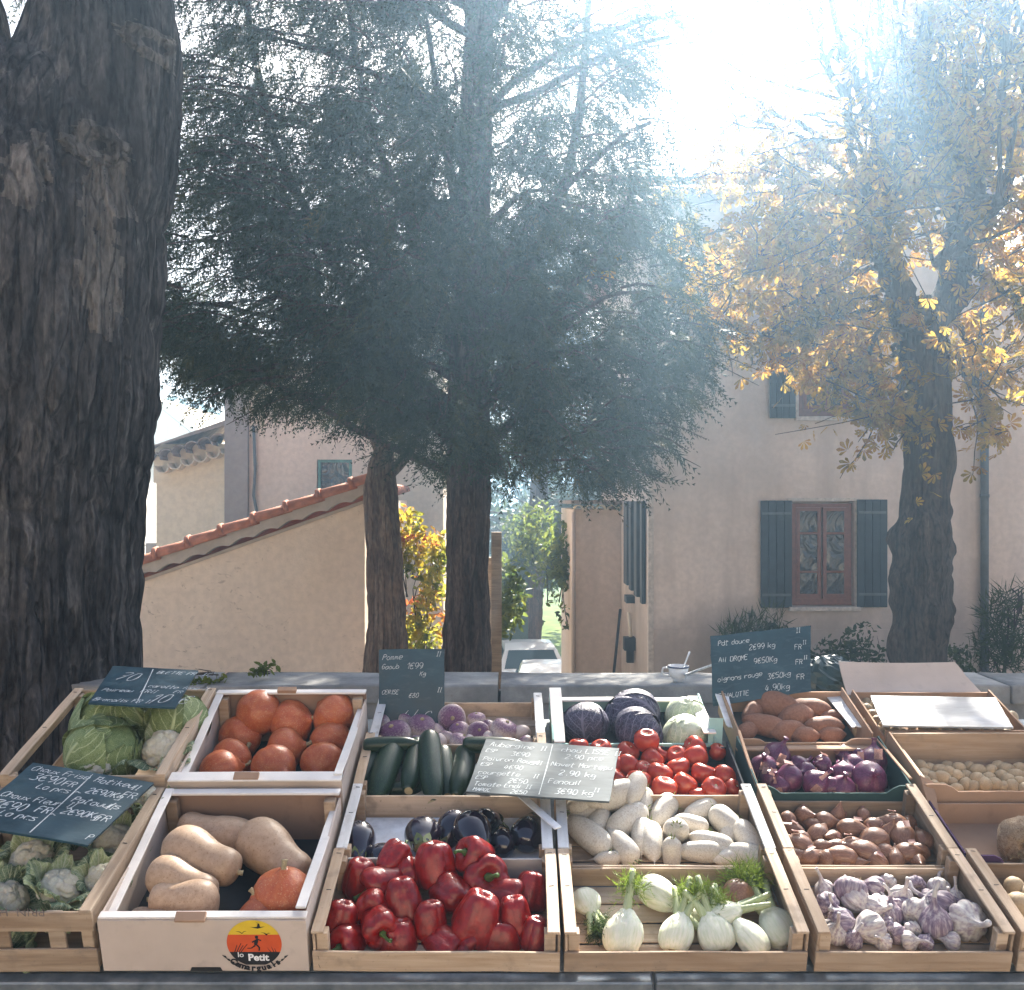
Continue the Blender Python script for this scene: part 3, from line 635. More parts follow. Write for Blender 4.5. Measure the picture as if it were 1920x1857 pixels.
# conifer frond: a drooping twig with short pointed side sprays
def frond(n=15, seed=0, wide=.27, w=.021):
    r = random.Random(seed); V = []; Fc = []
    for i in range(n):
        f = (i+.5)/n; x = f; y0 = 0; z0 = -.06*f
        for s in (-1, 1):
            l = wide*(1.15-f)*r.uniform(.7, 1.3); a = r.uniform(.3, .8)
            k = len(V); V += [(x-w*.6, 0, z0), (x+w*.6, 0, z0), (x+math.cos(a)*l, s*math.sin(a)*l, z0+r.uniform(-.07,.04))]; Fc.append((k, k+1, k+2))
    k = len(V); V += [(0,-.006,0),(0,.006,0),(1.05,0,-.07)]; Fc.append((k, k+1, k+2)); return V, Fc
def interp1(x, xs, ys): return np.interp(x, xs, ys)
def incorr(P, h=.95):  # corridor from stall to sun, where crowns are thinned to let sunlight in
    P = np.atleast_2d(P); k = (P[:,1]-2.5)/math.cos(SUN_AZ); ax = P[:,0]-k*math.sin(SUN_AZ); az_ = P[:,2]-k*math.tan(SUN_EL)
    return (np.abs(az_-.75) < h) & (ax > -1.5) & (ax < 1.7)
def conifer(name, label, bx, by, bz, H, rng, limits, nb, nsp, trunk_path, trunk_r, spread, mat=MT['conifer'], trseg=160, sun_gap=False, top=9.5, z_lo=2.2, frond_len=(.18,.38)):
    t = thing(name, label, 'tree', (0,0,0))
    bark_trunk('trunk', trunk_path, trunk_r, trseg, 260, .03, MT['bark2'], t, 21, 22, .6)
    VB = []; FB = []; nB = 0; pts = []; dirs = []
    P = smooth_path(trunk_path, 60)
    for b in range(nb):
        z0 = rng.uniform(z_lo, top)**1.0; k = np.argmin(np.abs(P[:,2]-z0)); o = P[k]
        az = rng.uniform(0, 2*np.pi); L = spread(z0)*rng.uniform(.6, 1.08); el = rng.uniform(.15, .75)
        d = np.array([math.cos(az), math.sin(az), 0]); n = 9; path = []
        for i in range(n):
            f = i/(n-1); path.append(o+d*L*f+np.array([0,0,1])*(L*math.sin(el)*f*.9-.42*L*f*f)+rng.normal(size=3)*.035)
        path = np.array(path); inside = limits(path); nin = n if inside.all() else max(3, int(np.argmin(inside[2:]))+2)
        path = path[:nin]; n = nin
        if sun_gap and incorr(path[-2])[0] and rng.random() < .5: continue
        r0 = .009+.0055*L
        V, Fc = tube(path, r0*(1-np.linspace(0,1,n)*.85), 5, False); VB.append(V); FB.append(np.array(Fc)+nB); nB += len(V)
        for s in range(nsp):
            f = rng.uniform(.16, 1)**.8; p = o+(path[min(int(f*(n-1)), n-2)]-o)*1.0; fr = f*(n-1)-int(f*(n-1)); p = path[min(int(f*(n-1)), n-2)]*(1-fr)+path[min(int(f*(n-1))+1, n-1)]*fr
            side = np.cross(d, [0,0,1])*rng.normal()*.30*(1.25-.5*f)*L*.5
            p = p+side+np.array([0,0,-abs(rng.normal())*.10]); q = side/(np.linalg.norm(side)+1e-6)
            for c in range(3):
                pts.append(p+rng.normal(size=3)*.07); dirs.append(d*.6+q*.7+np.array([0,0,-rng.uniform(.1,1.3)])+rng.normal(size=3)*.35)
    pts = np.array(pts); dirs = np.array(dirs)
    keep = limits(pts)
    if sun_gap:   # fronds removed along the sun's path so light reaches the stall
        k = (pts[:,1]-2.5)/math.cos(SUN_AZ); ax = pts[:,0]-k*math.sin(SUN_AZ); az_ = pts[:,2]-k*math.tan(SUN_EL)
        g = (np.abs(az_-.75) < .95) & (ax > -1.5) & (ax < 1.6); keep &= ~(g & (rng.random(len(pts)) < np.where(ax < .02, .55, 1.0)))
        keep &= snoise(pts*np.array([1,.45,1]), 2.5, 31, 3) < .14
    pts, dirs = pts[keep], dirs[keep]
    o = link('branches', setmat(new_mesh('branches', np.vstack(VB), np.vstack(FB), True), MT['bark2']), t)
    T, TF = frond(8, 1, .27, .05); V, Fc = scatter(T, TF, pts, rotmats(dirs, rng), rng.uniform(*frond_len, size=len(pts)))
    fo = link('foliage', setmat(new_mesh('foliage', V, Fc, False), mat), t); stuff(fo)
    return t, len(Fc)
CY = 8.6
def pxy(P): return 960+P[:,0]/P[:,1]*F, HZ-(P[:,2]-EYE)/P[:,1]*F
# the crown's skirt and right-hand edge, as heights and widths at the tree's own distance
def lim_main(P):
    X = P[:,0]*CY/P[:,1]; Z = EYE+(P[:,2]-EYE)*CY/P[:,1]
    lowX = [(q-960)/F*CY for q in (200,270,420,530,640,720,830,900,960,1040,1110,1180,1250,1300,1345,1400)]
    lowZ = [EYE-(q-45-HZ)/F*CY for q in (740,755,800,835,865,905,960,960,935,920,960,980,905,840,720,500)]
    edge = [EYE-(q-HZ)/F*CY for q in (900,720,600,480,350,200,80,-100,-400)]
    ex = [(q-960)/F*CY for q in (1260,1340,1350,1340,1275,1262,1290,1330,1250)]
    jit = snoise(P, 2.5, 4, 2)*.12
    return (Z+jit > np.interp(X, lowX, lowZ)-.05) & (X+jit < np.interp(Z, edge, ex)) & (P[:,1] > 6.0) & (P[:,1] < 11.4)
def tC(px, py, Y=CY): return tuple(XY(px, py, Y))
def main_conifer():
    rng = np.random.default_rng(11)
    t = thing('conifer_tree', 'large dark drooping conifer with a bare trunk in the middle of the picture', 'tree', (0,0,0))
    path = [tC(878,1480), tC(876,1250), tC(874,1080), tC(876,950), tC(878,750), tC(884,500), tC(892,250), tC(900,0), tC(900,-300), tC(905,-560)]
    bark_trunk('trunk', path, [.26,.205,.175,.18,.17,.15,.13,.11,.08,.03], 160, 260, .03, MT['bark2'], t, 21, 22, .6)
    P = smooth_path(path, 60); VB = []; FB = []; nB = 0; pts = []; dirs = []; cnt = 0
    while cnt < 2600:
        z = rng.uniform(1.5, 8.2) if rng.random() < .68 else rng.uniform(1.5, 4.4); half = float(np.interp(z, [1.5,2.3,6.5,8.6], [2.6,3.35,3.4,1.6]))
        a = rng.uniform(0, 2*np.pi); rr = math.sqrt(rng.random()); x = -.35+half*rr*math.cos(a); y = CY+2.25*rr*math.sin(a)*min(1, half/2.6)
        c = np.array([x, y, z])
        if not limits_ok(c, .25): continue
        # hollows that run right through the crown, so the sky glitters through it
        hole_ = snoise(np.array([[x*1.0, 0, z*.8]]), 1.55, 61, 3)[0]
        if hole_ > .40 and rng.random() < .85: continue
        cor = incorr(c)[0]
        if cor and rng.random() < (.30 if c[0]-(c[1]-2.5)*math.tan(SUN_AZ) < .02 else 1): continue  # boughs left out here so the sun gets through to the stall
        cnt += 1
        k = np.argmin(np.abs(P[:,2]-(z-.5))); d = c-P[k]; d[2] *= .25; d /= np.linalg.norm(d)+1e-6; d[2] += rng.uniform(-.05, .35)
        L = rng.uniform(.45, .95); n = 6; S_ = np.linspace(0, 1, n)[:,None]; arc = c+d*L*(S_-.4)+np.array([0,0,-1])*.42*L*S_**2+rng.normal(size=(n,3))*.012
        if rng.random() < .5:
            V, Fc = tube(arc, .011*(1-.8*S_[:,0]), 4, False); VB.append(V); FB.append(np.array(Fc)+nB); nB += len(V)
        side = np.cross(d, [0,0,1]); nf = int(rng.uniform(20, 34))
        f = rng.random(nf); q = arc[(f*(n-1)).astype(int)]+rng.normal(size=(nf,3))*np.array([.06,.06,.04]); s_ = rng.choice([-1,1], nf)[:,None]
        pts.append(q); dirs.append(d*.45+side*s_*rng.uniform(.2,.9,(nf,1))+np.array([0,0,-1])*rng.uniform(.35,1.3,(nf,1))+rng.normal(size=(nf,3))*.18)
    # long boughs that carry the sprays
    for b in range(46):
        z0 = rng.uniform(1.9, 7.2); k = np.argmin(np.abs(P[:,2]-z0)); az = rng.uniform(0, 6.283); L = rng.uniform(1.6, 3.0); dd = np.array([math.cos(az), math.sin(az)*.75, 0]); S_ = np.linspace(0, 1, 14)[:,None]
        arc = P[k]+dd*L*S_+np.array([0,0,1])*(L*.75*S_-L*.42*S_**2)+np.cumsum(rng.normal(size=(14,3))*.018, 0); ok = np.array([limits_ok(q, .1) for q in arc]); m_ = 14 if ok.all() else max(4, int(np.argmin(ok[3:]))+3)
        V, Fc = tube(arc[:m_], np.linspace(.038,.008,14)[:m_], 6, False); VB.append(V); FB.append(np.array(Fc)+nB); nB += len(V)
    pts = np.vstack(pts); dirs = np.vstack(dirs); keep = lim_main(pts) & ~((snoise(pts*np.array([1,0,1]), 4.2, 90, 2) > .27) & (rng.random(len(pts)) < .8)); pts, dirs = pts[keep], dirs[keep]
    link('branches', setmat(new_mesh('branches', np.vstack(VB), [tuple(f) for F_ in FB for f in F_], True), MT['bark2']), t)
    T, TF = frond(8, 1, .27, .050); V, Fc = scatter(T, TF, pts, rotmats(dirs, rng), rng.uniform(.17, .36, size=len(pts)))
    stuff(link('foliage', setmat(new_mesh('foliage', V, Fc, False), MT['conifer']), t))
    return t, len(Fc)
def limits_ok(c, pad): return bool(lim_main(np.array([[c[0]+pad*np.sign(c[0]-.5)*.6, c[1], c[2]-pad]]))[0])
tr = main_conifer()
print('conifer tris', tr[1])
# heavy limbs fanning out
t = tr[0]; rg = np.random.default_rng(5)
for pts_, r_ in (([(880,860),(800,740),(690,620),(600,440),(520,280),(470,60),(450,-160)], .065), ([(880,760),(820,560),(760,400),(700,250),(660,60),(640,-140)], .06), ([(885,720),(960,560),(1040,400),(1080,250),(1100,60),(1110,-150)], .07),
                 ([(885,880),(960,790),(1050,710),(1150,650),(1240,560)], .05), ([(885,620),(860,420),(830,240),(800,40)], .06), ([(880,900),(760,850),(660,800),(560,740),(440,700)], .04), ([(885,680),(1000,600),(1120,480),(1200,330)], .04)):
    n_ = len(pts_); pp = smooth_path([tC(a_, b_, CY+ (i_*.12)*(1 if k_ else -1)) for i_, (a_, b_) in enumerate(pts_) for k_ in [r_ > .055]], 26)
    V, Fc = tube(pp, np.linspace(r_, r_*.35, 26)*(1+.08*np.sin(np.arange(26)*1.7)), 9, False); MB().add(V, Fc).build('limb', MT['bark2'], t, True)
# background conifer and pale leaning trunk
def lim_bg(P):
    return (P[:,1] > 26) & (P[:,2] > -.9+.6*snoise(P, .6, 8, 2)) & (P[:,2] < 9.6) & (P[:,0]/P[:,1]*F+960 < 1150)
tb = conifer('conifer_tree', 'darker conifer behind the main one, its leaning trunk just left of the annex', 0, 30, -2, 10, np.random.default_rng(23),
   lim_bg, 110, 20, [tC(985,1330,30), tC(998,1150,30), tC(1010,950,30), tC(1016,750,30), tC(1018,600,30), tC(1018,450,30)], [.34,.28,.26,.24,.2,.1],
   lambda z: float(np.interp(z, [-1,4,9], [4.6,4.6,2.2])), z_lo=-.8, top=9.2, trseg=60, frond_len=(.5,.95))
# second big trunk beside the gable wall
t = thing('old_tree', 'thick pale brown tree trunk standing against the right end of the garage wall', 'tree', (0,0,0))
bark_trunk('trunk', [tC(722,1420,9.3), tC(724,1270,9.3), tC(727,1150,9.3), tC(722,1040,9.3), tC(714,930,9.3), tC(716,880,9.3), tC(722,835,9.3)], [.26,.20,.17,.16,.155,.13,.07], 150, 220, .03, MT['bark4'], t, 31, 20)
for k_, q_ in enumerate(([(718,900),(760,860),(800,790)], [(718,860),(690,800),(650,760)])):
    V, Fc = tube(smooth_path([tC(a_, b_, 9.3) for a_, b_ in q_], 10), np.linspace(.06,.02,10), 7, False); MB().add(V, Fc).build('limb', MT['bark4'], t, True)

# ---- horse chestnut
t = thing('chestnut_tree', 'knobbly horse chestnut with sparse yellow and brown autumn leaves in front of the house', 'tree', (0,0,0))
HYc = 9.0
def tH(px, py, Y=HYc): return tuple(XY(px, py, Y))
def burl(s, th):
    out = np.zeros_like(s)
    for (s0, t0, a, ws, wt) in ((1.90,.22,.085,.09,.08),(1.98,.5,.07,.12,.10),(1.84,.76,.07,.07,.08),(1.52,.8,.085,.10,.08),(1.58,.3,.05,.09,.09),(1.38,.24,.06,.09,.07),(1.25,.72,.06,.09,.08),(1.68,.52,.06,.08,.10),(1.30,.5,.06,.10,.1),(2.18,.78,.05,.06,.07),(1.0,.25,.06,.15,.1),(2.9,.3,.04,.12,.1),(1.1,.55,.05,.1,.1),(2.6,.75,.03,.15,.1)):
        dt = np.abs(((th-t0+.5) % 1)-.5); out += a*np.exp(-((s-s0)/(ws*1.25))**2-(dt/(wt*1.25))**2)
    return out*(.55+.9*vnoise(th*24, s*9, 24, 77))+.03*np.clip(1-abs(s-1.6)/.6, 0, 1)*vnoise(th*12, s*6, 12, 78)
bark_trunk('trunk', [tH(1722,1420), tH(1724,1250), tH(1727,1150), tH(1728,1050), tH(1735,930), tH(1742,850), tH(1738,740), tH(1728,640), tH(1715,560)], [.30,.24,.215,.21,.19,.185,.19,.21,.14], 220, 340, .02, MT['bark3'], t, 41, 24, .6, burl, .07)
rg = np.random.default_rng(77)
BR = []
def branch(p0, p1, p2, r0, r1, name='branch', n=14, wob=.03):
    P = smooth_path([p0, p1, p2], n); P[1:-1] += rg.normal(size=(n-2, 3))*wob
    V, Fc = tube(P, np.linspace(r0, r1, n), 6 if r0 < .04 else 10, False); return P, V, Fc
limbs = [((1715,640),(1690,560),(1665,480),.16,.11,0),((1735,620),(1790,540),(1800,440),.17,.12,.1),((1665,500),(1650,420),(1660,380),.10,.085,0),((1795,470),(1790,380),(1780,300),.11,.07,.2),((1760,500),(1830,420),(1880,370),.09,.06,-.3),
         ((1665,400),(1600,300),(1590,150),.05,.03,.1),((1655,400),(1640,250),(1570,60),.05,.03,-.1),((1670,390),(1700,250),(1640,30),.045,.025,.2),((1785,320),(1720,220),(1740,-40),.05,.03,0),((1790,300),(1820,120),(1790,-80),.06,.035,.15),((1790,330),(1880,180),(1880,-50),.05,.03,-.2),
         ((1780,330),(1700,230),(1600,160),.035,.02,.2),((1600,200),(1540,80),(1560,-60),.03,.02,0),((1880,380),(1930,200),(1900,-40),.04,.025,0)]
for (a_, b_, c_, r0, r1, dy) in limbs:
    P, V, Fc = branch(tH(*a_, HYc), tH(*b_, HYc+dy), tH(*c_, HYc+2*dy), r0, r1, n=20, wob=.012); BR.append(P)
    V = V+rg.normal(size=V.shape)*.004
    MB().add(V, Fc).build('limb', MT['bark3'], t, True)
# shoots and side branches, joined into one part
VB = []; FB = []; nB = 0; LP = []; LD = []
def addb(P, V, Fc, leafp, leaves_from=.3):
    global nB
    if incorr(P).mean() > .4 and rg.random() < .55: return
    VB.append(V); FB.append(np.array(Fc)); FB[-1] = FB[-1]+nB; nB += len(V)
    for i in range(leafp):
        f = rg.uniform(leaves_from, 1); k = int(f*(len(P)-1)); LP.append(P[k]+rg.normal(size=3)*.07)
        a = rg.uniform(0, 6.28); LD.append((math.cos(a)*.7, math.sin(a)*.7, -rg.uniform(.1, 1.1)))
allp = np.vstack(BR[2:])
for k in range(230):
    p0 = allp[rg.integers(len(allp))]
    if k < 130: d = np.array([rg.normal()*.22-.05, rg.normal()*.25, 1.0]); L = rg.uniform(.8, 2.2)
    else: d = np.array([rg.normal()*.8-.45, rg.normal()*.7, rg.uniform(-.1,.6)]); L = rg.uniform(.6, 1.9)
    d /= np.linalg.norm(d)
    if k >= 130: p2 = p0+d*L+np.array([0,0,-.18*L])
    else: p2 = p0+d*L
    p1 = (p0+p2)/2+rg.normal(size=3)*.12+np.array([0,0,.08*L])
    P, V, Fc = branch(p0, p1, p2, .013+.006*L, .004, wob=.012); addb(P, V, Fc, int(rg.uniform(7, 16)))
    for j in range(1):
        q0 = P[rg.integers(5, 13)]; dd = d*.5+rg.normal(size=3)*.7; dd[2] += .15; q2 = q0+dd*rg.uniform(.25,.6); P2, V2, F2 = branch(q0, (q0+q2)/2+rg.normal(size=3)*.03, q2, .006, .003, n=6, wob=.006); addb(P2, V2, F2, int(rg.uniform(4,9)))
# long left-reaching boughs to (1280..1450, 250..650)
for (a_, m_, e_) in [((1665,440),(1520,400),(1330,440)),((1660,420),(1500,330),(1300,330)),((1670,500),(1540,520),(1370,560)),((1655,380),(1480,250),(1330,200)),((1690,560),(1560,600),(1420,620)),((1680,600),(1600,680),(1500,700)),((1590,200),(1450,120),(1310,60)),((1640,300),(1450,210),(1360,150)),
                     ((1700,620),(1640,720),(1640,790)),((1800,420),(1880,380),(1960,420)),((1790,380),(1860,250),(1950,260)),((1680,520),(1600,620),(1560,700)),((1670,440),(1560,470),(1450,560)),((1790,300),(1870,330),(1960,480)),((1800,440),(1870,470),(1930,540)),((1660,400),(1500,420),(1350,490)),((1670,500),(1500,450),(1380,520)),((1660,430),(1560,340),(1420,380)),((1790,600),(1850,680),(1890,700)),((1760,640),(1830,720),(1850,800)),((1700,650),(1690,740),(1730,820)),((1800,500),(1880,540),(1960,600)),((1680,560),(1500,560),(1400,690)),((1590,160),(1500,40),(1400,-40)),((1660,470),(1450,480),(1340,610))]:
    dy = rg.uniform(-.9,.6); P, V, Fc = branch(tH(*a_), tH(*m_, HYc+dy*.6), tH(*e_, HYc+dy), .03, .006, n=22, wob=.02); addb(P, V, Fc, 24, .25)
    for j in range(17):
        q0 = P[rg.integers(5, 22)]; dd = rg.normal(size=3)*np.array([.8,.8,.55]); dd[2] -= .05; q2 = q0+dd*rg.uniform(.25,.75); P2, V2, F2 = branch(q0, (q0+q2)/2+rg.normal(size=3)*.05, q2, .008, .003, n=8, wob=.01); addb(P2, V2, F2, int(rg.uniform(6,15)), .2)
MB_ = new_mesh('twigs', np.vstack(VB), np.vstack(FB), True); link('twigs', setmat(MB_, MT['bark3']), t)
def palmate():
    V = []; Fc = []
    for k, a in enumerate((-1.15,-.6,0,.6,1.15)):
        L = (.7,.92,1.0,.92,.7)[k]; ca, sa = math.cos(a), math.sin(a)
        pr = [(.03,0),(.5,.10),(.78,.16),(.92,.09),(1.0,0),(.92,-.09),(.78,-.16),(.5,-.10)]
        b0 = len(V)
        for (x, y) in pr:
            x *= L; y *= L; V.append((x*ca-y*sa, x*sa+y*ca, -.16*x*x-.35*abs(y)+(.03 if k%2 else 0)))
        Fc += [(b0, b0+1, b0+2, b0+3), (b0, b0+3, b0+4, b0+5), (b0, b0+5, b0+6, b0+7)]
    return V, Fc
LP = np.array(LP); LD = np.array(LD)
kk = (LP[:,1]-2.5)/math.cos(SUN_AZ); gx = LP[:,0]-kk*math.sin(SUN_AZ); gz_ = LP[:,2]-kk*math.tan(SUN_EL)
kp = ~(incorr(LP) & (rg.random(len(LP)) < np.where(gx < .30, .8, np.where(gx < .66, .45, .2)))); LP, LD = LP[kp], LD[kp]   # leaves taken out of the sun's path to light the stall
V, Fc = scatter(*palmate(), LP, rotmats(LD+rg.normal(size=LD.shape)*.35, rg), rg.uniform(.065, .135, len(LP)))
o = link('leaves', setmat(new_mesh('leaves', V, Fc, False), MT['chestnut']), t); stuff(o)
print('chestnut leaves', len(LP), len(Fc))

# ---- shrubs, creeper, background greenery
def oval_leaf(): return [(0,0,0),(.35,.22,.03),(.75,.17,.0),(1,0,-.05),(.75,-.17,0),(.35,-.22,.03)], [(0,1,2,3),(0,3,4,5)]
def shrub(name, label, cat, boxes, n, size, mat, seed, stem=None, drop=.4, leaf=oval_leaf):
    """boxes: (px,py,rx_px,ry_px,Y,depth)"""
    r = np.random.default_rng(seed); t = thing(name, label, cat, (0,0,0)); pts = []; tot = sum(b[2]*b[3] for b in boxes)
    for (px, py, rx, ry, Y, dp) in boxes:
        k = int(n*rx*ry/tot); c = np.array(XY(px, py, Y)); q = r.normal(size=(k,3)); q /= np.linalg.norm(q, axis=1)[:,None]; q *= r.random((k,1))**.4
        q[:,0] *= rx/F*Y; q[:,2] *= ry/F*Y; q[:,1] *= dp; q += snoise(q+c, 3, seed, 2)[:,None]*np.array([.1,.1,.1]); pts.append(q+c)
    pts = np.vstack(pts); nz = snoise(pts, 2.2/ max(.3, pts[:,1].mean()/10), seed+1, 2); pts = pts[nz > -.35]
    d = r.normal(size=pts.shape); d[:,2] -= drop
    V, Fc = scatter(*leaf(), pts, rotmats(d, r), r.uniform(size*.6, size*1.3, len(pts)))
    stuff(link('foliage', setmat(new_mesh('foliage', V, Fc, False), mat), t))
    mb = MB()
    for (px, py, rx, ry, Y, dp) in boxes:
        for k in range(3):
            a = XY(px+r.uniform(-.3,.3)*rx, py+ry*1.0, Y); b = XY(px+r.uniform(-.5,.5)*rx, py-ry*.5, Y); V, Fc = tube(smooth_path([a, (a+b)/2+Vector((r.normal()*.05,0,0)), b], 6), np.linspace(1,.3,6)*min(.02, size*.1), 5, False); mb.add(V, Fc)
    mb.build('stems', MT['bark3'], t, True); return t
shrub('creeper', 'red and yellow virginia creeper hanging between the two trunks', 'climbing plant', [(775,1010,32,75,9.9,.25),(790,1100,40,60,9.9,.25),(800,1200,40,70,10.0,.3),(760,1060,20,60,9.8,.2),(815,1060,22,80,10.1,.3)], 1900, .085, MT['creeper'], 3)
shrub('garden_shrub', 'leafy green shrub with sunlight painted into its yellow leaves between the trunk and the annex', 'shrub', [(950,1120,36,70,14,.6),(1040,1060,45,70,18,.8),(1000,1000,60,60,19,.8),(1060,1120,25,60,18,.8)], 2600, .13, MT['sunleaf'], 8)
shrub('garden_shrub', 'dense green garden growth far behind the gap beside the conifer trunk', 'shrub', [(960,1020,120,100,34,1.5),(800,1080,120,120,33,1.5),(1050,1000,90,100,36,1.5),(960,1150,60,50,33,1)], 5200, .36, MT['bush'], 12)
shrub('garden_shrub', 'dark bush below the house window behind the sweet potato sign', 'shrub', [(1390,1235,65,50,12.2,.4),(1450,1210,60,40,12.4,.35)], 1100, .07, MT['bush'], 21)
shrub('garden_shrub', 'low leafy bush right beside the chestnut trunk foot', 'shrub', [(1620,1215,50,45,11.8,.4),(1560,1235,50,30,11.8,.4),(1790,1240,30,40,11,.4)], 1100, .07, MT['bush'], 27)
def blade(): return [(0,0,0),(.5,.03,.0),(1,0,-.12),(.5,-.03,0)], [(0,1,2,3)]
shrub('oleander', 'spiky leaved shrub at the right edge under the downpipe', 'shrub', [(1890,1170,50,60,11.5,.4),(1870,1230,50,40,11.5,.4),(1910,1120,25,30,11.5,.3)], 1700, .22, MT['bush'], 33, drop=-.7, leaf=blade)
shrub('weeds', 'wispy grass stalks growing against the house plinth', 'weeds', [(1420,1195,50,35,12.5,.2),(1380,1190,30,20,12.5,.2)], 500, .22, MT['bush'], 35, drop=-1.4, leaf=blade)
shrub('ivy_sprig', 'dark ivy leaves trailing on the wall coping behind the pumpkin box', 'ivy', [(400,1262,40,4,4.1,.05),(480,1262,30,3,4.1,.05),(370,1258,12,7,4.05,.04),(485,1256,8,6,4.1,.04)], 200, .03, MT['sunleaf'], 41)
shrub('far_trees', 'hazy far trees seen beyond the left houses', 'tree', [(360,800,90,60,60,4),(700,900,200,120,48,5),(1050,900,150,120,50,5),(600,830,200,110,60,5),(1300,800,200,200,45,4)], 5000, .7, MT['bush'], 51)

# ---- haze
hb = MB().box(-301, 301, -61, 301, -5.4, 10.4)
hz = M_('haze_air'); hz.nt.nodes.clear(); o_ = hz.nt.nodes.new('ShaderNodeOutputMaterial'); pv = hz.nt.nodes.new('ShaderNodeVolumePrincipled')
pv.inputs['Color'].default_value = (.46,.72,1.0,1); pv.inputs['Density'].default_value = .0084; pv.inputs['Anisotropy'].default_value = .74
hz.nt.links.new(pv.outputs[0], o_.inputs['Volume'])
stuff(hb.build('haze', hz.m))

# ---- unseen house added behind the viewer to bounce warm light (also shows in panes)
t = thing('added_square_house', 'unseen ochre house across the market square, added to bounce warm sunlight', 'house', (0, -20, 0))
MB().box(-22, 22, -8, 0, 0, 10).build('wall', MT['wall_square'], t)
MB().box(-22.4, 22.4, -8.2, .5, 10, 10.2).build('eave_board', MT['frame'], t)
sh_ = box_mesh('shutter', .5, .05, 1.6, MT['shutter'], .004); gl_ = box_mesh('window', 1.0, .06, 1.6, MT['glass'], 0)
for zz in (1.8, 5.0, 8.0):
    for k in range(9):
        xx = -19+k*4.7; link('window', gl_, t, (xx, 0, zz))
        for s_ in (-.78, .78): link('shutter', sh_, t, (xx+s_, .03, zz))
# ================================================================== STALL
D0 = .918; SL = .30; TILT = math.atan(SL)
def drop(Y, h=0): return D0-SL*(Y-2)-h
def fl(Y, h=0): return EYE-drop(Y, h)            # height of the crates' floor line at distance Y
RY = [2.0, 2.255, 2.5, 2.735, 2.98]
# tables
TX = gp(1228, 0, 1.98).x
for (x0, x1, lab) in ((-1.2, TX-.003, 'grey metal trestle table under the left and middle crates'), (TX+.003, 1.75, 'grey metal trestle table under the right hand crates')):
    t = thing('market_table', lab, 'table', (0, 1.985, fl(1.985)-.008), (TILT, 0, 0), 'metal market tables under the crates')
    MB().box(x0, x1, .03, 1.04, -.03, -.004).build('table_top', MT['metal'], t)
    link('front_rail', box_mesh('front_rail', x1-x0, .03, .022, MT['metal'], .003), t, ((x0+x1)/2, .012, -.0135))
    link('front_rail', box_mesh('front_rail', x1-x0, .026, .06, MT['metal'], .004), t, ((x0+x1)/2, .016, -.056))
    for xx in (x0+.06, x1-.06):
        for yy, L in ((.08, .70), (.98, 1.0)):
            link('leg', box_mesh('leg', .03, .03, L, MT['metal'], .003), t, (xx, yy+L/2*math.sin(TILT)*-0+ -0, -.03-L/2*math.cos(TILT)-.01), (-TILT, 0, 0))
    if x0 < 0: tbl = t
# sticker
def text_mesh(txt, size, m, name='lettering', depth=.0, align='CENTER', shear=0, bold=0):
    cu = bpy.data.curves.new(name, 'FONT'); cu.body = txt; cu.size = size; cu.align_x = align; cu.align_y = 'CENTER'; cu.resolution_u = 3; cu.shear = shear; cu.offset = bold; cu.extrude = depth
    o = bpy.data.objects.new(name, cu); C.objects.link(o)
    dg = bpy.context.evaluated_depsgraph_get(); me = bpy.data.meshes.new_from_object(o.evaluated_get(dg)); bpy.data.objects.remove(o); me.name = name
    return setmat(me, m)
def disc(rx, ry, n=40, z=0, cx=0, cy=0): return [(cx+rx*math.cos(2*math.pi*i/n), cy+ry*math.sin(2*math.pi*i/n), z) for i in range(n)]
MT['ink'] = simple('black_ink', (.015,.015,.018), .7, bump=0)
p = gp(714, 1852, 1.985)
st = link('sticker', setmat(new_mesh('sticker', disc(.0135, .0075), [tuple(range(40))], False), MT['paper']), tbl, (p.x, -.0008, -.043), (R(90), 0, 0))
link('lettering', text_mesh('Amorl', .0085, MT['ink'], shear=.2), st, (0, 0, .0004))

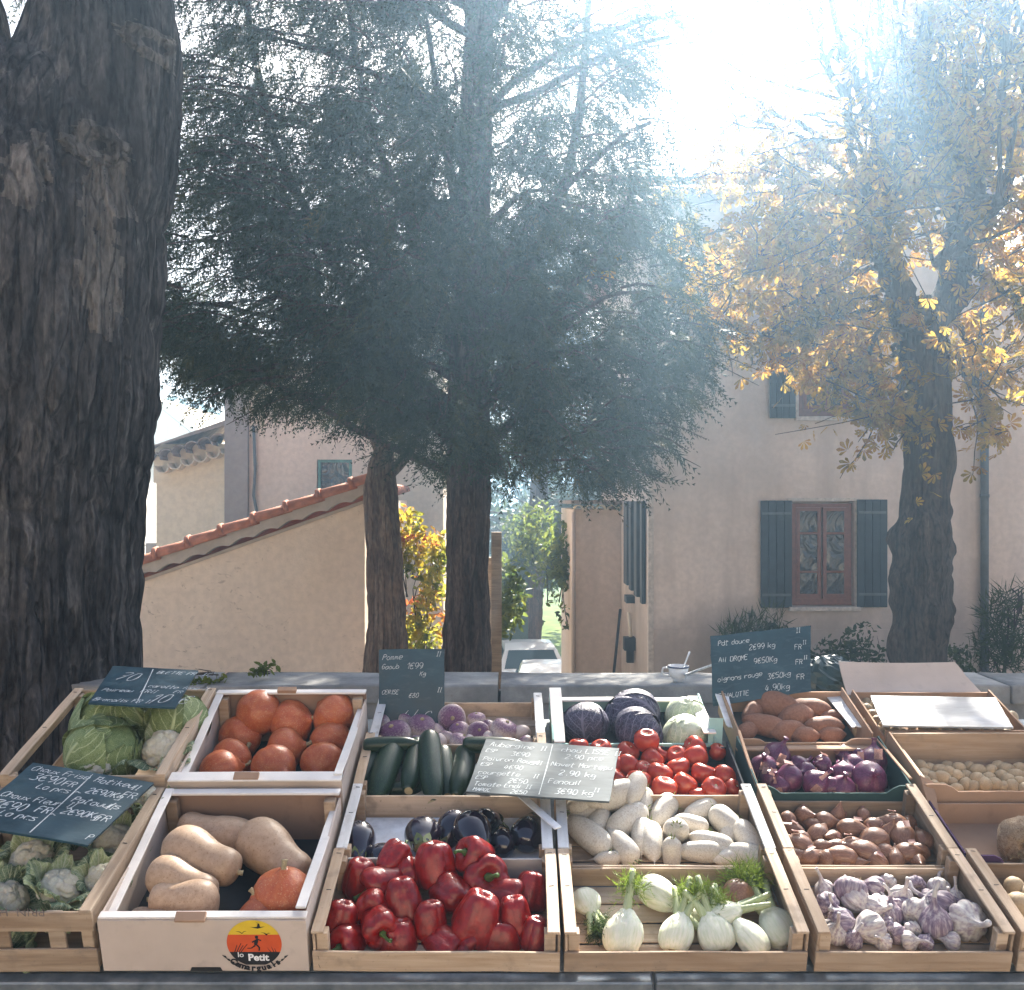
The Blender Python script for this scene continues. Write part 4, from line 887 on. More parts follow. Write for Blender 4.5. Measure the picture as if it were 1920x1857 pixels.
_mc = {}
def plank(L, wd, th, m, seed=0, warp=.0):
    k = (round(L,3), round(wd,3), round(th,4), m.name, seed)
    if k not in _mc: _mc[k] = box_mesh('plank', L, wd, th, m, min(.0012, th*.25), seed+int(L*1000), warp or (.0013 if L > .2 and th > .003 else 0))
    return _mc[k]
def jig(a=.004): return random.uniform(-a, a)
def staples(par, pts, face='front'):
    for (x, z) in pts:
        for s in (0,): link('staple', plank(.0014, .0014, .011, MT['staple']), par, (x+jig(.001), -.0012, z), (0, R(random.uniform(-18, 18)), 0))
def wooden_crate(label, x0, x1, i, h=.088, hf=.045, hb=None, m='wood', rails='wood', back='ply', Yf=None, Yb=None, slats=1, cat='crate', group=None, rail_w=.024, front_staples=True, liner=None, front=True):
    Yf = Yf or RY[i]; Yb = Yb or RY[i+1]; w_ = x1-x0; dp = (Yb-Yf)/math.cos(TILT)-.006; m = MT[m]; rm = MT[rails]
    t = thing('wooden_crate', label, cat, ((x0+x1)/2, Yf, fl(Yf)), (TILT, 0, jig(.008)), group); hb = hb or hf+.012; th = .006; hw = w_/2-.002
    # floor
    nf = 4; fw = (dp-.02)/nf
    for k in range(nf): link('floor_slat', plank(w_-.012, fw-.006, .004, m, k), t, (0, .012+fw*(k+.5), .003), (0,0,jig()))
    # posts
    for sx in (-1, 1):
        for yy in (.006+.012, dp-.018): link('corner_post', plank(.022, .022, h-.012, MT['endgrain'] if False else m, 9), t, (sx*(hw-.018), yy, (h-.012)/2+.005))
    # front
    if front:
        if slats == 1:
            link('front_slat', plank(w_-.002, hf, th, m, 21), t, (0, -.000, hf/2+.001), (R(90), 0, jig(.003)))
            if front_staples: staples(t, [(sx*(hw-.012-q*.0), hf*zz) for sx in (-1,1) for q, zz in ((0,.28),(1,.72))])
        else:
            link('front_slat', plank(w_-.002, .052, th, m, 22), t, (0, -.0, .027), (R(90), 0, jig(.004)))
            link('front_slat', plank(w_-.002, .044, th, m, 23), t, (0, -.0, h-.022), (R(90), 0, jig(.004)))
            for q in (-.30, .02, .30): link('front_post', plank(.032, h-.01, .008, m, 24), t, (q*w_, .008, h/2), (R(90), 0, 0))
            staples(t, [(sx*(hw-.012), z) for sx in (-1,1) for z in (.015,.038,h-.03)])
    link('back_slat', plank(w_-.014, hb, th, MT[back], 25), t, (0, dp-.004, hb/2+.002 if slats == 1 else h-hb/2), (R(90), 0, 0))
    # sides: thin board plus a flat rail on top
    for sx in (-1, 1):
        sh = h-.008 if slats == 1 else .035
        link('side_slat', plank(dp-.004, sh, .005, m, 26), t, (sx*(hw-.002), dp/2, sh/2+.004), (R(90), 0, R(90)))
        if slats > 1: link('side_slat', plank(dp-.004, .035, .005, m, 26), t, (sx*(hw-.002), dp/2, h-.02), (R(90), 0, R(90)))
        r_ = link('side_rail', plank(dp+.004, rail_w, .006, rm, 27), t, (sx*(hw-rail_w/2+.001), dp/2, h+.001), (0, 0, R(90)+jig(.006)))
        for q in (-.0, .45): link('staple', plank(.010, .0014, .0014, MT['staple']), t, (sx*(hw-rail_w/2), dp*(.5+q)+jig(.01), h+.0048), (0, 0, R(random.uniform(-12, 12))))
    if liner: link('liner', plank(w_-.05, dp-.03, .002, MT[liner]), t, (0, dp/2, .008))
    t['dp'] = dp; return t
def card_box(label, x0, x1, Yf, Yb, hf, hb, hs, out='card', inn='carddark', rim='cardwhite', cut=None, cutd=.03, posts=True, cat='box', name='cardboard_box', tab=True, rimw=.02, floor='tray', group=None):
    """h front/back/side; cut: width share of a dip in the front panel"""
    w_ = x1-x0; dp = (Yb-Yf)/math.cos(TILT)-.006; th = .0045
    t = thing(name, label, cat, ((x0+x1)/2, Yf, fl(Yf)), (TILT, 0, jig(.006)), group); hw = w_/2-.002
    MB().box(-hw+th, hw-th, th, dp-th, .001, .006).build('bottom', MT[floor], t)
    def wobble(V, amp, seed):
        V = np.array(V, float); return V
    # front panel with optional dip, as an extruded outline
    n = 26; xs_ = np.linspace(-hw, hw, n); r = random.Random(label)
    def topz(x, h):
        z = h
        if cut:
            u = abs(x)/(hw*cut); z = h-cutd*(1-min(1, max(0, (u-.86)/.14))) if u < 1 else h
        return z+r.uniform(-.0008, .0008)
    def panel(nm, h, y, m, topf):
        V = []; Fc = []
        tz = [topf(x, h) for x in xs_]
        for x, z in zip(xs_, tz): V += [(x, y, .001), (x, y, z), (x, y+th, z), (x, y+th, .001)]
        for i in range(n-1):
            for j in range(3): Fc.append((i*4+j, (i+1)*4+j, (i+1)*4+j+1, i*4+j+1))
        Fc += [(0,1,2,3), ((n-1)*4+3, (n-1)*4+2, (n-1)*4+1, (n-1)*4)]
        return link(nm, setmat(new_mesh(nm, V, Fc, False), MT[m]), t)
    panel('front_panel', hf, 0, out, topz); 
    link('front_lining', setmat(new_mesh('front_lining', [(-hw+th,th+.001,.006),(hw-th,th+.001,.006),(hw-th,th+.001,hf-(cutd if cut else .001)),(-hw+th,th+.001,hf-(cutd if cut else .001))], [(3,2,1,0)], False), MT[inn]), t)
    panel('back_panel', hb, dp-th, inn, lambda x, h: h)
    for sx in (-1, 1):
        V = []; a = sx*hw; b = sx*(hw-th)
        MB().add([(a,th,.001),(a,dp-th,.001),(a,dp-th,hs),(a,th,hs),(b,th,.001),(b,dp-th,.001),(b,dp-th,hs),(b,th,hs)], [(0,1,2,3),(7,6,5,4),(3,2,6,7),(0,3,7,4),(1,5,6,2)]).build('side_panel', MT[out], t)
        if rim: link('side_rim', plank(dp-.01, rimw, .005, MT[rim], 3), t, (sx*(hw-rimw/2), dp/2, hs+.003), (jig(.02), sx*R(6), R(90)+jig(.004)))
        if posts:
            for yy in (dp-.028,): link('corner_post', plank(.026, .02, hb-.014, MT['wood'], 5), t, (sx*(hw-.02), yy, hb/2), (0,0,0))
    if rim:
        o = link('back_rim', plank(w_-.002, .026, .006, MT[rim], 4), t, (0, dp-.013, hb+.003), (R(-8), 0, 0))
    t['dp'] = dp; return t
X0 = [-1.19, -.803]; X1 = [-.799, -.394]; X2 = [-.389, .094]; X3 = [.100, .575]; X4 = [.588, .972]; X5 = [.982, 1.40]
YM = 2.41; YB_ = 2.84
crA = wooden_crate('slatted wooden crate full of leafy cauliflowers at the bottom left corner', X0[0], X0[1], 0, h=.138, hb=.05, Yf=2.0, Yb=YM, slats=2, m='wood2', rails='wood2', back='wood2')
crB = wooden_crate('slatted wooden crate holding savoy cabbages beside the big trunk', X0[0], X0[1], 0, h=.163, hb=.045, Yf=YM+.01, Yb=YB_, slats=2, m='wood', rails='wood', back='wood')
bxA = card_box('pale printed cardboard box of butternut squashes with a round sunset logo', X1[0], X1[1], 2.0, YM, .118, .135, .118, cut=None)
bxB = card_box('pale cardboard box of red kuri squashes behind the butternut box', X1[0], X1[1], YM+.012, YB_, .152, .158, .135)
for b_, hf_ in ((bxA, .118), (bxB, .152)):
    link('front_fold', plank(X1[1]-X1[0]-.004, .018 if b_ == bxA else .034, .005, MT['cardwhite'], 6), b_, (0, .012 if b_ == bxA else .006, hf_+.003), (R(4), 0, 0))
    link('handle_tab', plank(.058, .02, .007, MT['kraft'], 7), b_, (-.02, .0, hf_+.008), (R(25), 0, 0))
    if b_ == bxB: link('handle_tab', plank(.05, .016, .012, MT['kraft'], 8), b_, (-.01, b_['dp']-.02, .170), (R(15), 0, 0))
# handle slot at the foot of the front panel
V = [(x, -.0006, z) for x, z in ((-.032,.001),(.032,.001),(.028,.010),(-.028,.010))]
link('handle_slot', setmat(new_mesh('handle_slot', V, [(0,1,2,3)], False), MT['rubber']), bxA, (.0, 0, 0))
# logo on the butternut box
ly = simple('yellow_print', (.72,.50,.03), .6, 40, .05, 0); lr = simple('orange_red_print', (.62,.09,.02), .6, 40, .08, 0)
lg = link('logo', None, bxA, (.098, -.0008, .066), (R(90), 0, 0)); rr_ = .053
def band(z0, z1, nm, m, dz):
    a0 = math.asin(max(-1, min(1, z0/rr_))); a1 = math.asin(max(-1, min(1, z1/rr_))); A = np.linspace(a0, a1, 24); V = [(rr_*math.cos(a), rr_*math.sin(a), dz) for a in A]+[(-rr_*math.cos(a), rr_*math.sin(a), dz) for a in A[::-1]]
    return link(nm, setmat(new_mesh(nm, V, [tuple(range(len(V)))], False), m), lg)
band(.020, .053, 'logo_sky', ly, 0); band(-.020, .020, 'logo_field', lr, .0001); band(-.050, -.020, 'logo_base', MT['ink'], .0002)
def shape(nm, pts, m, dz=.0005, par=None):
    return link(nm, setmat(new_mesh(nm, [(x*.001, y*.001, dz) for x, y in pts], [tuple(range(len(pts)))], False), m), par or lg)
shape('bird', [(-6,38),(2,37.5),(8,38),(10,46),(5,50),(13,45),(14,38),(24,39),(14,35.5),(9,34),(3,35.5)], MT['ink'])
shape('bird', [(-34,28),(-26,27.5),(-22,24),(-18,28),(-12,28.5),(-18,26.5),(-22,22),(-26,25.5)], MT['ink']); shape('bird', [(14,26),(22,24.5),(27,20),(28,24.5),(34,24),(28,22.5),(25,18),(21,23)], MT['ink'])
for P_ in ([(0,-5),(5,-4),(8,4),(9,10),(6,11),(2,8),(0,2)], [(3,11),(8,11),(9,17),(5,18.5),(2,16)], [(0,-4),(-7,-10),(-14,-10),(-14,-12),(-6,-12),(3,-6)], [(3,-4),(8,-10),(7,-17),(10,-17),(11,-9),(7,-3)], [(7,8),(14,5),(14,8),(8,11)], [(2,8),(-5,4),(-3,1),(-1,3),(3,5)]): shape('runner', P_, MT['ink'], .0006)
for k, (x, h_, l_) in enumerate(((-40,16,6),(-36,20,10),(-32,15,10),(-28,18,14),(30,10,-6),(36,12,-4),(40,8,-2))): shape('reed', [(x,-20),(x+2,-20),(x+l_+1,-20+h_),(x+l_,-20+h_+1)], MT['ink'], .0005)
link('lettering', text_mesh('lo', .016, MT['paper'], bold=.0003), lg, (-.028, -.0265, .0008)); link('lettering', text_mesh('Petit', .0215, MT['paper'], bold=.0008), lg, (.006, -.033, .0008))
for k, ch in enumerate('Camarguais'):
    a_ = R(-128+k*8.4)*1.0; rr2 = .070; px_c, py_c = math.cos(a_)*rr2, math.sin(a_)*rr2+.012
    link('lettering', text_mesh(ch, .0185, MT['ink'], bold=.0009), lg, (px_c, py_c+.001, .0010+.0001*k), (0, 0, a_+R(90)))
for s in (-1, 1):
    for k in range(4):
        a_ = R(-35-k*9) if s > 0 else R(215+k*9); c_ = (math.cos(a_)*68, math.sin(a_)*60+0); dx, dy = 6*s, 5
        shape('twig_drawing', [(c_[0], c_[1]), (c_[0]+dx*.6, c_[1]+dy*.2), (c_[0]+dx*1.5, c_[1]+dy*1.5), (c_[0]+dx*.2, c_[1]+dy)], MT['ink'], .0004)
# crates of the middle columns
cr = {}
cr['pepper'] = wooden_crate('wooden crate of red peppers in the front row', X2[0], X2[1], 0, back='whitewood', hb=.07)
cr['aubergine'] = wooden_crate('wooden crate of dark aubergines behind the red peppers', X2[0]+.004, X2[1]-.004, 1, liner='paper', back='ply', hb=.06, rails='whitewood')
cr['courgette'] = wooden_crate('wooden crate of dark green courgettes behind the aubergines', X2[0]+.004, X2[1]-.004, 2, hf=.045, rails='wood', liner='tray')
cr['turnip'] = wooden_crate('wooden crate of purple topped turnips at the back, left of the cabbages', X2[0]+.008, X2[1]-.006, 3, h=.072, hf=.042, rails='whitewood', hb=.045)
cr['fennel'] = wooden_crate('wooden crate of white fennel bulbs in the front row', X3[0], X3[1], 0, hb=.045, back='wood')
cr['daikon'] = wooden_crate('wooden crate of long white turnips behind the fennel', X3[0], X3[1], 1, hb=.062, rails='whitewood')
cr['tomato'] = card_box('dark box of red tomatoes between the white turnips and the mint green box', X3[0]+.004, X3[1]-.004, RY[2], RY[3], .046, .05, .07, out='blackline', inn='blackline', rim=None, posts=False)
cr['redcab'] = card_box('mint green cardboard box of red and white cabbages under the wall coping', X3[0]+.006, X3[1]-.03, RY[3], RY[4]+.02, .055, .048, .066, out='mint', inn='mint', rim='cardwhite', posts=True, rimw=.034)
cr['garlic'] = wooden_crate('wooden crate of purple garlic in the front row on the right', X4[0], X4[1], 0, hb=.045, back='wood')
cr['shallot'] = wooden_crate('wooden crate of brown shallots behind the garlic', X4[0], X4[1], 1, hb=.045, m='wood2', rails='wood2', back='wood2')
cr['onion'] = card_box('dark green box of red onions with a cut-out front behind the shallots', X4[0]+.002, X4[1]-.002, RY[2], RY[3], .082, .05, .085, out='greenbox', inn='kraft', rim='kraft', rimw=.008, cut=.80, cutd=.02, posts=False)
cr['sweet'] = card_box('brown cardboard box of sweet potatoes behind the red onions', X4[0]+.012, X4[1]-.012, RY[3], RY[4]+.02, .07, .07, .085, out='kraft', inn='kraft', rim=None, posts=False, cut=.7, cutd=.012)
cr['front5'] = wooden_crate('wooden crate cut off by the right edge in the front row', X5[0], X5[1], 0, back='wood')
cr['celeriac'] = card_box('deep purple printed box holding a celeriac near the right edge', X5[0]+.004, X5[1], RY[1], RY[2]-.03, .07, .06, .075, out='purplebox', inn='kraft', rim=None, posts=False, cut=.62, cutd=.03, floor='kraft')
cr['smallpot'] = card_box('brown cardboard box of small yellow potatoes at the right edge', X5[0]+.006, X5[1], RY[2]-.02, RY[3]-.005, .10, .095, .10, out='kraft', inn='wood', rim=None, posts=False, cut=.72, cutd=.02, floor='kraft')
cr['backpot'] = card_box('brown box of potatoes with a raised lid flap at the back right corner', X5[0]+.012, X5[1]-.0, 2.75, 3.03, .085, .052, .062, out='kraft', inn='kraft', rim=None, posts=False, floor='kraft')
# mint box print and white rails
for k, s_ in enumerate((-.205, .19)):
    link('lettering', text_mesh('LEO', .026, simple('green_print', (.22,.42,.40), .8, bump=0), bold=.0005), cr['redcab'], (s_, -.0008, .03), (R(90), 0, 0))
link('lettering', text_mesh('LEO', .026, bpy.data.materials['green_print'], bold=.0005), cr['redcab'], (.05, -.0008, .03), (R(90), 0, 0))
# printed letters on the two slatted crates (upside down, as in the photo)
MT['stamp'] = simple('grey_stamp_ink', (.16,.13,.12), .8, 60, .3, 0)
link('lettering', text_mesh('PRIN  H', .026, MT['stamp']), crA, (.06, -.0036, .140), (R(90), R(180), 0)); link('lettering', text_mesh('FORTUTTI NI', .026, MT['stamp']), crB, (.04, -.0036, .134), (R(90), R(180), 0))
# flap of the mint box hanging over its right corner with torn paper, and loose corner cardboard
def sheet(name, pts, th, m, par=None, label=None, cat=None, seg=10, bend=0.0, seed=0, tear=0.0):
    """quad sheet through 4 world corners (TL,TR,BR,BL), slight bend and torn edge"""
    A, B, D, E = [np.array(p) for p in pts]; n = seg; V = []; nrm = np.cross(B-A, E-A); nrm /= np.linalg.norm(nrm); r = np.random.default_rng(seed)
    jt = r.uniform(-tear, tear, (n+1, n+1))
    for j in range(n+1):
        for i in range(n+1):
            u, v = i/n, j/n; p = (A*(1-u)+B*u)*(1-v)+(E*(1-u)+D*u)*v
            p = p+nrm*bend*(math.sin(math.pi*u)*.6+math.sin(math.pi*v)*.4)
            if j == n or i == n: p = p+(E-A)/np.linalg.norm(E-A)*jt[j, i]
            V.append(p)
    V = np.array(V); m1 = (n+1)**2; V = np.vstack([V, V-nrm*th]); Fc = []
    for j in range(n):
        for i in range(n):
            a = j*(n+1)+i; Fc.append((a, a+n+1, a+n+2, a+1)); Fc.append((m1+a, m1+a+1, m1+a+n+2, m1+a+n+1))
    for i in range(n):
        Fc += [(i, i+1, m1+i+1, m1+i), (n*(n+1)+i+1, n*(n+1)+i, m1+n*(n+1)+i, m1+n*(n+1)+i+1), ((i+1)*(n+1), i*(n+1), m1+i*(n+1), m1+(i+1)*(n+1)), (i*(n+1)+n, (i+1)*(n+1)+n, m1+(i+1)*(n+1)+n, m1+i*(n+1)+n)]
    c = V.mean(0); o = link(name, setmat(new_mesh(name, V-c, Fc, False), m)); o.location = c
    if par: o.parent = par; o.matrix_parent_inverse = par.matrix_basis.inverted()
    elif label: tag(o, label, cat)
    return o
bpy.context.view_layer.update()
def W(px, py, Y): return tuple(XY(px, py, Y))
sheet('hanging_flap', [W(1330,1347,2.745), W(1356,1347,2.745), W(1352,1410,2.735), W(1326,1405,2.735)], .003, MT['mint'], cr['redcab'], seg=4)
sheet('torn_flap', [W(1340,1300,2.95), W(1365,1304,2.95), W(1380,1366,2.80), W(1362,1362,2.80)], .003, MT['paper'], cr['sweet'], seg=5, seed=2, tear=.006)
sheet('torn_flap', [W(1545,1302,3.0), W(1572,1300,3.0), W(1622,1362,2.80), W(1596,1364,2.80)], .003, MT['paper'], cr['sweet'], seg=6, seed=3, tear=.008)
sheet('lid_flap', [W(1572,1242,3.10), W(1790,1243,3.10), W(1842,1303,3.02), W(1588,1303,3.02)], .004, MT['card'], cr['backpot'], seg=12, bend=.01, seed=4, tear=.003)
sheet('side_flap', [W(1660,1378,2.74), W(1672,1380,2.74), W(1736,1466,2.50), W(1722,1466,2.50)], .006, MT['wood'], cr['smallpot'], seg=4)
sheet('torn_flap', [W(965,1490,2.42), W(985,1492,2.42), W(1052,1552,2.27), W(1040,1556,2.27)], .003, MT['paper'], cr['aubergine'], seg=4)
sheet('torn_side', [W(1724,1455,2.47), W(1748,1468,2.47), W(1762,1540,2.40), W(1748,1545,2.40)], .004, MT['kraft'], cr['smallpot'], seg=6, seed=8, tear=.01)
False and sheet('side_flap', [W(1778,1540,2.26), W(1790,1540,2.26), W(1866,1578,2.25), W(1866,1600,2.25)], .003, MT['purplebox'], cr['celeriac'], seg=6, seed=9, tear=.004)
link('table_gap_card', None) if False else None

# ------------------------------------------------------------------ chalk handwriting
G_ = {'a':"461604123244 4642",'b':"0902 05163644321202",'c':"4636160412 3242",'d':"4942 453616041242",'e':"0444463616041242",'é':"0444463616041242 2839",'f':"493822 0646",'g':"461604134446 4641301000",'h':"0902 0516364542",'i':"1612 1718",'j':"262110",
'k':"0902 4604 1542",'l':"190312",'m':"0602 051622 253642",'n':"0602 0516364542",'o':"16041232443616",'p':"0600 0516364432",'r':"0602 04163646",'s':"46160534433202",'t':"291232 0747",'u':"0603123244 4642",'v':"062246",'w':"0612243246",'x':"0642 4602",'y':"0624 4610",'z':"06460242",
'A':"022942 1535",'B':"0902 093948360635453202",'C':"48391805123243",'D':"0902 092947443202",'E':"49090242 0636",'F':"490902 0636",'G':"4839180512324345 2545",'H':"0902 4942 0646",'I':"2922 1939 1232",'K':"0902 4905 1642",'L':"090242",'M':"0209254942",'N':"02094249",'O':"19061232464839",'P':"0902 0939473606",'R':"0902 0939473606 2642",'S':"4839190745433202",'T':"0949 2922",'U':"090312324349",
'0':"190512324539 3919",'1':"072922",'2':"08193947 470242",'3':"094926443202",'4':"290444 3722",'5':"49190636443202",'6':"391503124436",'7':"094912 1636",'8':"2618293826041232 324426",'9':"473515071939474422",'€':"48391805123243 0535 0636",'.':"2223",'-':"0535",'~':"05163545",'^':"183938",'/':"0049",'|':"2092"}
def handwriting(par, W_, H_, items, name='chalk_writing', width=.0026, seed=0, m='chalk', z=.0007, sk=0.0, ysc=1.0):
    r = np.random.default_rng(seed); cur = [[], []]
    def stroke(P, wd):
        V, Fc = cur
        if len(P) > 2: P = smooth_path(P, len(P)*4)
        P = np.array(P); T = np.gradient(P, axis=0); T /= np.linalg.norm(T, axis=1)[:,None]+1e-9; N = np.stack([-T[:,1], T[:,0]], 1)
        ww = wd*.5*(1+.3*np.sin(np.arange(len(P))*.9+r.uniform(0,6)))[:,None]; b0 = len(V)
        for p, q in zip(P+N*ww, P-N*ww): V.append((p[0], p[1], z)); V.append((q[0], q[1], z))
        for i in range(len(P)-1): a = b0+2*i; Fc.append((a+1, a+3, a+2, a))
    for it in items:
        if it[0] == 'line':
            cur[:] = [[], []]; stroke(np.array([[it[1]*W_+it[2]*sk, it[2]*H_], [(it[1]+it[3])/2*W_+.001+(it[2]+it[4])/2*sk, (it[2]+it[4])/2*H_], [it[3]*W_+it[4]*sk, it[4]*H_]]), width); link('chalk_line', setmat(new_mesh('chalk_line', cur[0], cur[1], False), MT[m]), par); continue
        txt, u, v, size = it[:4]; sl_ = .28; x = u*W_+v*sk; V = []; Fc = []; size *= .88; cur[:] = [V, Fc]; y = v*H_
        for ch in txt:
            if ch == ' ': x += size*.45; continue
            if ch == '^': x -= size*.62
            for st_ in G_.get(ch, '0535').split():
                P = [(x+(int(st_[i])/9+int(st_[i+1])/9*sl_)*size+r.normal()*.012*size, y+(int(st_[i+1])-2)/9*size*ysc+r.normal()*.012*size) for i in range(0, len(st_)-1, 2)]
                if len(P) > 1: stroke(np.array(P), width*(.8 if size < .022 else 1))
            x += size*(.60 if ch not in 'il.I1' else .42); y += r.normal()*.035*size
        link(name, setmat(new_mesh(name, V, Fc, False), MT[m]), par)
def board(label, TL, TR, BR, BL, items, m='slate', seed=0, width=.0026, name='price_board', chip=.004, chalk='chalk', ysc=1.0):
    TL, TR, BR, BL = [Vector(p) for p in (TL, TR, BR, BL)]
    ux = ((TR-TL)+(BR-BL)).normalized(); uy = ((TL-BL)+(TR-BR)); uy = (uy-ux*uy.dot(ux)).normalized(); n = ux.cross(uy); o = BL
    def loc(p): d = p-o; return (d.dot(ux), d.dot(uy))
    t = thing(name, label, 'price board'); t.matrix_world = Matrix(((ux.x,uy.x,n.x,o.x),(ux.y,uy.y,n.y,o.y),(ux.z,uy.z,n.z,o.z),(0,0,0,1)))
    r = random.Random(seed); c = [loc(p) for p in (BL, BR, TR, TL)]; out = []
    for i in range(4):
        a, b = c[i], c[(i+1)%4]
        for k in range(7):
            f = k/7+(.0 if k == 0 else r.uniform(-.03,.03)); out.append((a[0]+(b[0]-a[0])*f+r.uniform(-1,1)*chip*.25, a[1]+(b[1]-a[1])*f+r.uniform(-1,1)*chip*.25))
        # chip corners
    N = len(out); V = [(x, y, 0) for x, y in out]+[(x, y, -.005) for x, y in out]; Fc = [tuple(range(N)), tuple(range(N, 2*N))[::-1]]+[(i, i+N, (i+1)%N+N, (i+1)%N) for i in range(N)]
    link('slate', setmat(new_mesh('slate', V, Fc, False), MT[m]), t)
    W_ = (TR-TL).length*.5+(BR-BL).length*.5; H_ = (TL-BL).length
    if items: handwriting(t, W_, (c[2][1]+c[3][1])/2, items, seed=seed, width=width, m=chalk, sk=c[3][0], ysc=ysc)
    return t
board('blue slate price board lying on the savoy cabbages, ending in a large 10 €', W(212,1250,2.76), W(371,1257,2.76), W(329,1328,2.50), W(166,1318,2.50),
  [('70',.10,.62,.055),('Poireau  FRII',.05,.30,.022),('Brocolis FR II',.02,.06,.022),('line',.50,.96,.52,.04),('BLETTE FR  II',.56,.84,.022),('carotte fane II',.54,.46,.021),('FR',.86,.34,.02),('10 €',.62,.10,.055)], seed=1, width=.0022, ysc=1.35)
board('large blue slate price board at the left edge listing Choux Frisé and Potikeu', W(62,1428,2.34), W(288,1468,2.34), W(166,1582,2.06), W(-72,1545,2.06),
  [('Choux Frisé II',.04,.88,.024),('3€90',.10,.74,.034),('FR',.38,.72,.026),('La pcs',.22,.63,.024),('Choux Fleur II',.03,.44,.024),('3€90',.04,.28,.034),('FR',.38,.30,.028),('La pcs',.16,.18,.026),('line',.53,.97,.50,.03),
   ('Potikeu',.58,.86,.026),('II',.90,.84,.024),('2€90Kg',.60,.68,.026),('FR.',.88,.70,.028),('Patouuls',.56,.52,.026),('II',.84,.50,.024),('2€90Kg',.57,.34,.026),('FR',.84,.32,.028),('P',.90,.06,.022),('~',.52,.62,.03),('~',.50,.26,.03)], seed=2, width=.0022, ysc=1.3)
board('upright dark slate price board standing in the turnip crate with a big 44 €', W(710,1218,2.93), W(833,1217,2.93), W(833,1388,2.86), W(711,1388,2.86),
  [('Pomme',.05,.88,.022),('II',.88,.92,.018),('Gaoub',.04,.78,.019),('1€99',.42,.78,.024),('Kg',.62,.70,.018),('CERISE',.04,.50,.016),('€80',.45,.46,.018),('II',.88,.52,.018),('44€',.30,.17,.056)], seed=3, width=.0016)
board('dusty grey slate price board lying slanted across the courgettes and tomatoes, headed Aubergine', W(912,1383,2.58), W(1161,1403,2.56), W(1143,1500,2.31), W(874,1484,2.33),
  [('Aubergine',.04,.86,.024),('II',.42,.84,.022),('ESP',.03,.74,.017),('3€90',.22,.70,.022),('Poivron Rouge',.03,.57,.021),('II',.42,.56,.02),('ESP',.03,.47,.017),('4€90',.20,.44,.022),('courgette',.03,.32,.021),('II',.42,.31,.02),('ESP',.03,.23,.017),('2€50',.26,.20,.022),('Tomate Endi II',.03,.11,.020),('MAROC',.04,.02,.015),('2€50',.30,.02,.018),
   ('line',.51,.97,.50,.03),('chou LISSE II',.58,.85,.024),('2.90 pce',.62,.71,.024),('Navet Marteau',.53,.56,.022),('II',.88,.54,.02),('2.90 kg',.60,.40,.026),('Fenouil',.54,.24,.023),('3€90 kg',.60,.07,.025),('II',.86,.14,.02)], 'dusty', 4, .0018, ysc=1.3)
board('upright grey slate price board behind the sweet potatoes, first line Pdt douce', W(1332,1193,3.0), W(1520,1173,3.0), W(1521,1296,2.93), W(1337,1325,2.93),
  [('Pdt douce',.07,.86,.020),('2€99 kg',.38,.74,.022),('FR',.84,.66,.02),('Ail DRO^ME',.07,.62,.020),('9€50Kg',.42,.53,.022),('II',.86,.90,.02),('oignons rouge',.05,.34,.020),('3€50kg',.55,.28,.022),('FR',.84,.44,.02),('ECHALOTTE',.05,.10,.019),('4.90kg',.52,.12,.024),('FR',.84,.22,.022),('II',.92,.72,.016),('II',.92,.5,.016)], 'slate', 5, .0017)
board('worn slate lying flat on the back potatoes, its sun glare painted pale', W(1632,1304,2.93), W(1866,1308,2.93), W(1900,1364,2.715), W(1655,1360,2.715), None, 'painted_glare', 6, name='blank_slate')
# cup on the coping
t = thing('coffee_cup', 'small white cup with a blue rim and spoon standing on the wall coping', 'cup', tuple(XY(1272, 1279, 4.07))); t.location.z = WZ+.001
MT['china'] = simple('white_china', (.75,.75,.74), .25, bump=0); MT['blue'] = simple('dark_blue_glaze', (.05,.07,.15), .3, bump=0)
def lathe(prof, seg=28):
    V = []; Fc = []; n = len(prof); th = np.linspace(0, 2*np.pi, seg, endpoint=False)
    for (r_, z_) in prof: V += [(r_*math.cos(a), r_*math.sin(a), z_) for a in th]
    for i in range(n-1): Fc += [(i*seg+j, i*seg+(j+1)%seg, (i+1)*seg+(j+1)%seg, (i+1)*seg+j) for j in range(seg)]
    return V, Fc
V, Fc = lathe([(.001,.001),(.022,.0),(.022,.008),(.035,.03),(.042,.065),(.039,.065),(.03,.02),(.001,.012)]); MB().add(V, Fc).build('bowl', MT['china'], t, True)
V, Fc = lathe([(.0425,.058),(.0432,.060),(.0432,.063),(.0425,.065)]); MB().add(V, Fc).build('rim_band', MT['blue'], t, True)
V, Fc = tube(smooth_path([(-.036,0,.055),(-.06,0,.055),(-.062,0,.03),(-.034,0,.024)], 12), [.004]*12, 8); MB().add(V, Fc).build('handle', MT['china'], t, True)
V, Fc = tube([(.0,0,.02),(.025,0,.07),(.045,0,.12)], [.002,.003,.004], 8); o = MB().add(V, Fc).build('spoon', MT['china'], None, True); o.location = t.location; tag(o, 'pale spoon handle sticking out of the cup', 'spoon')
Vt, Ft = tube([W(1285,1266,4.05), W(1336,1247,3.3)], [.006,.004], 8); o = MB().add(Vt, Ft).build('white_stick', MT['paper'], None, True); tag(o, 'thin white stick between the cup and the upright slate board', 'stick')
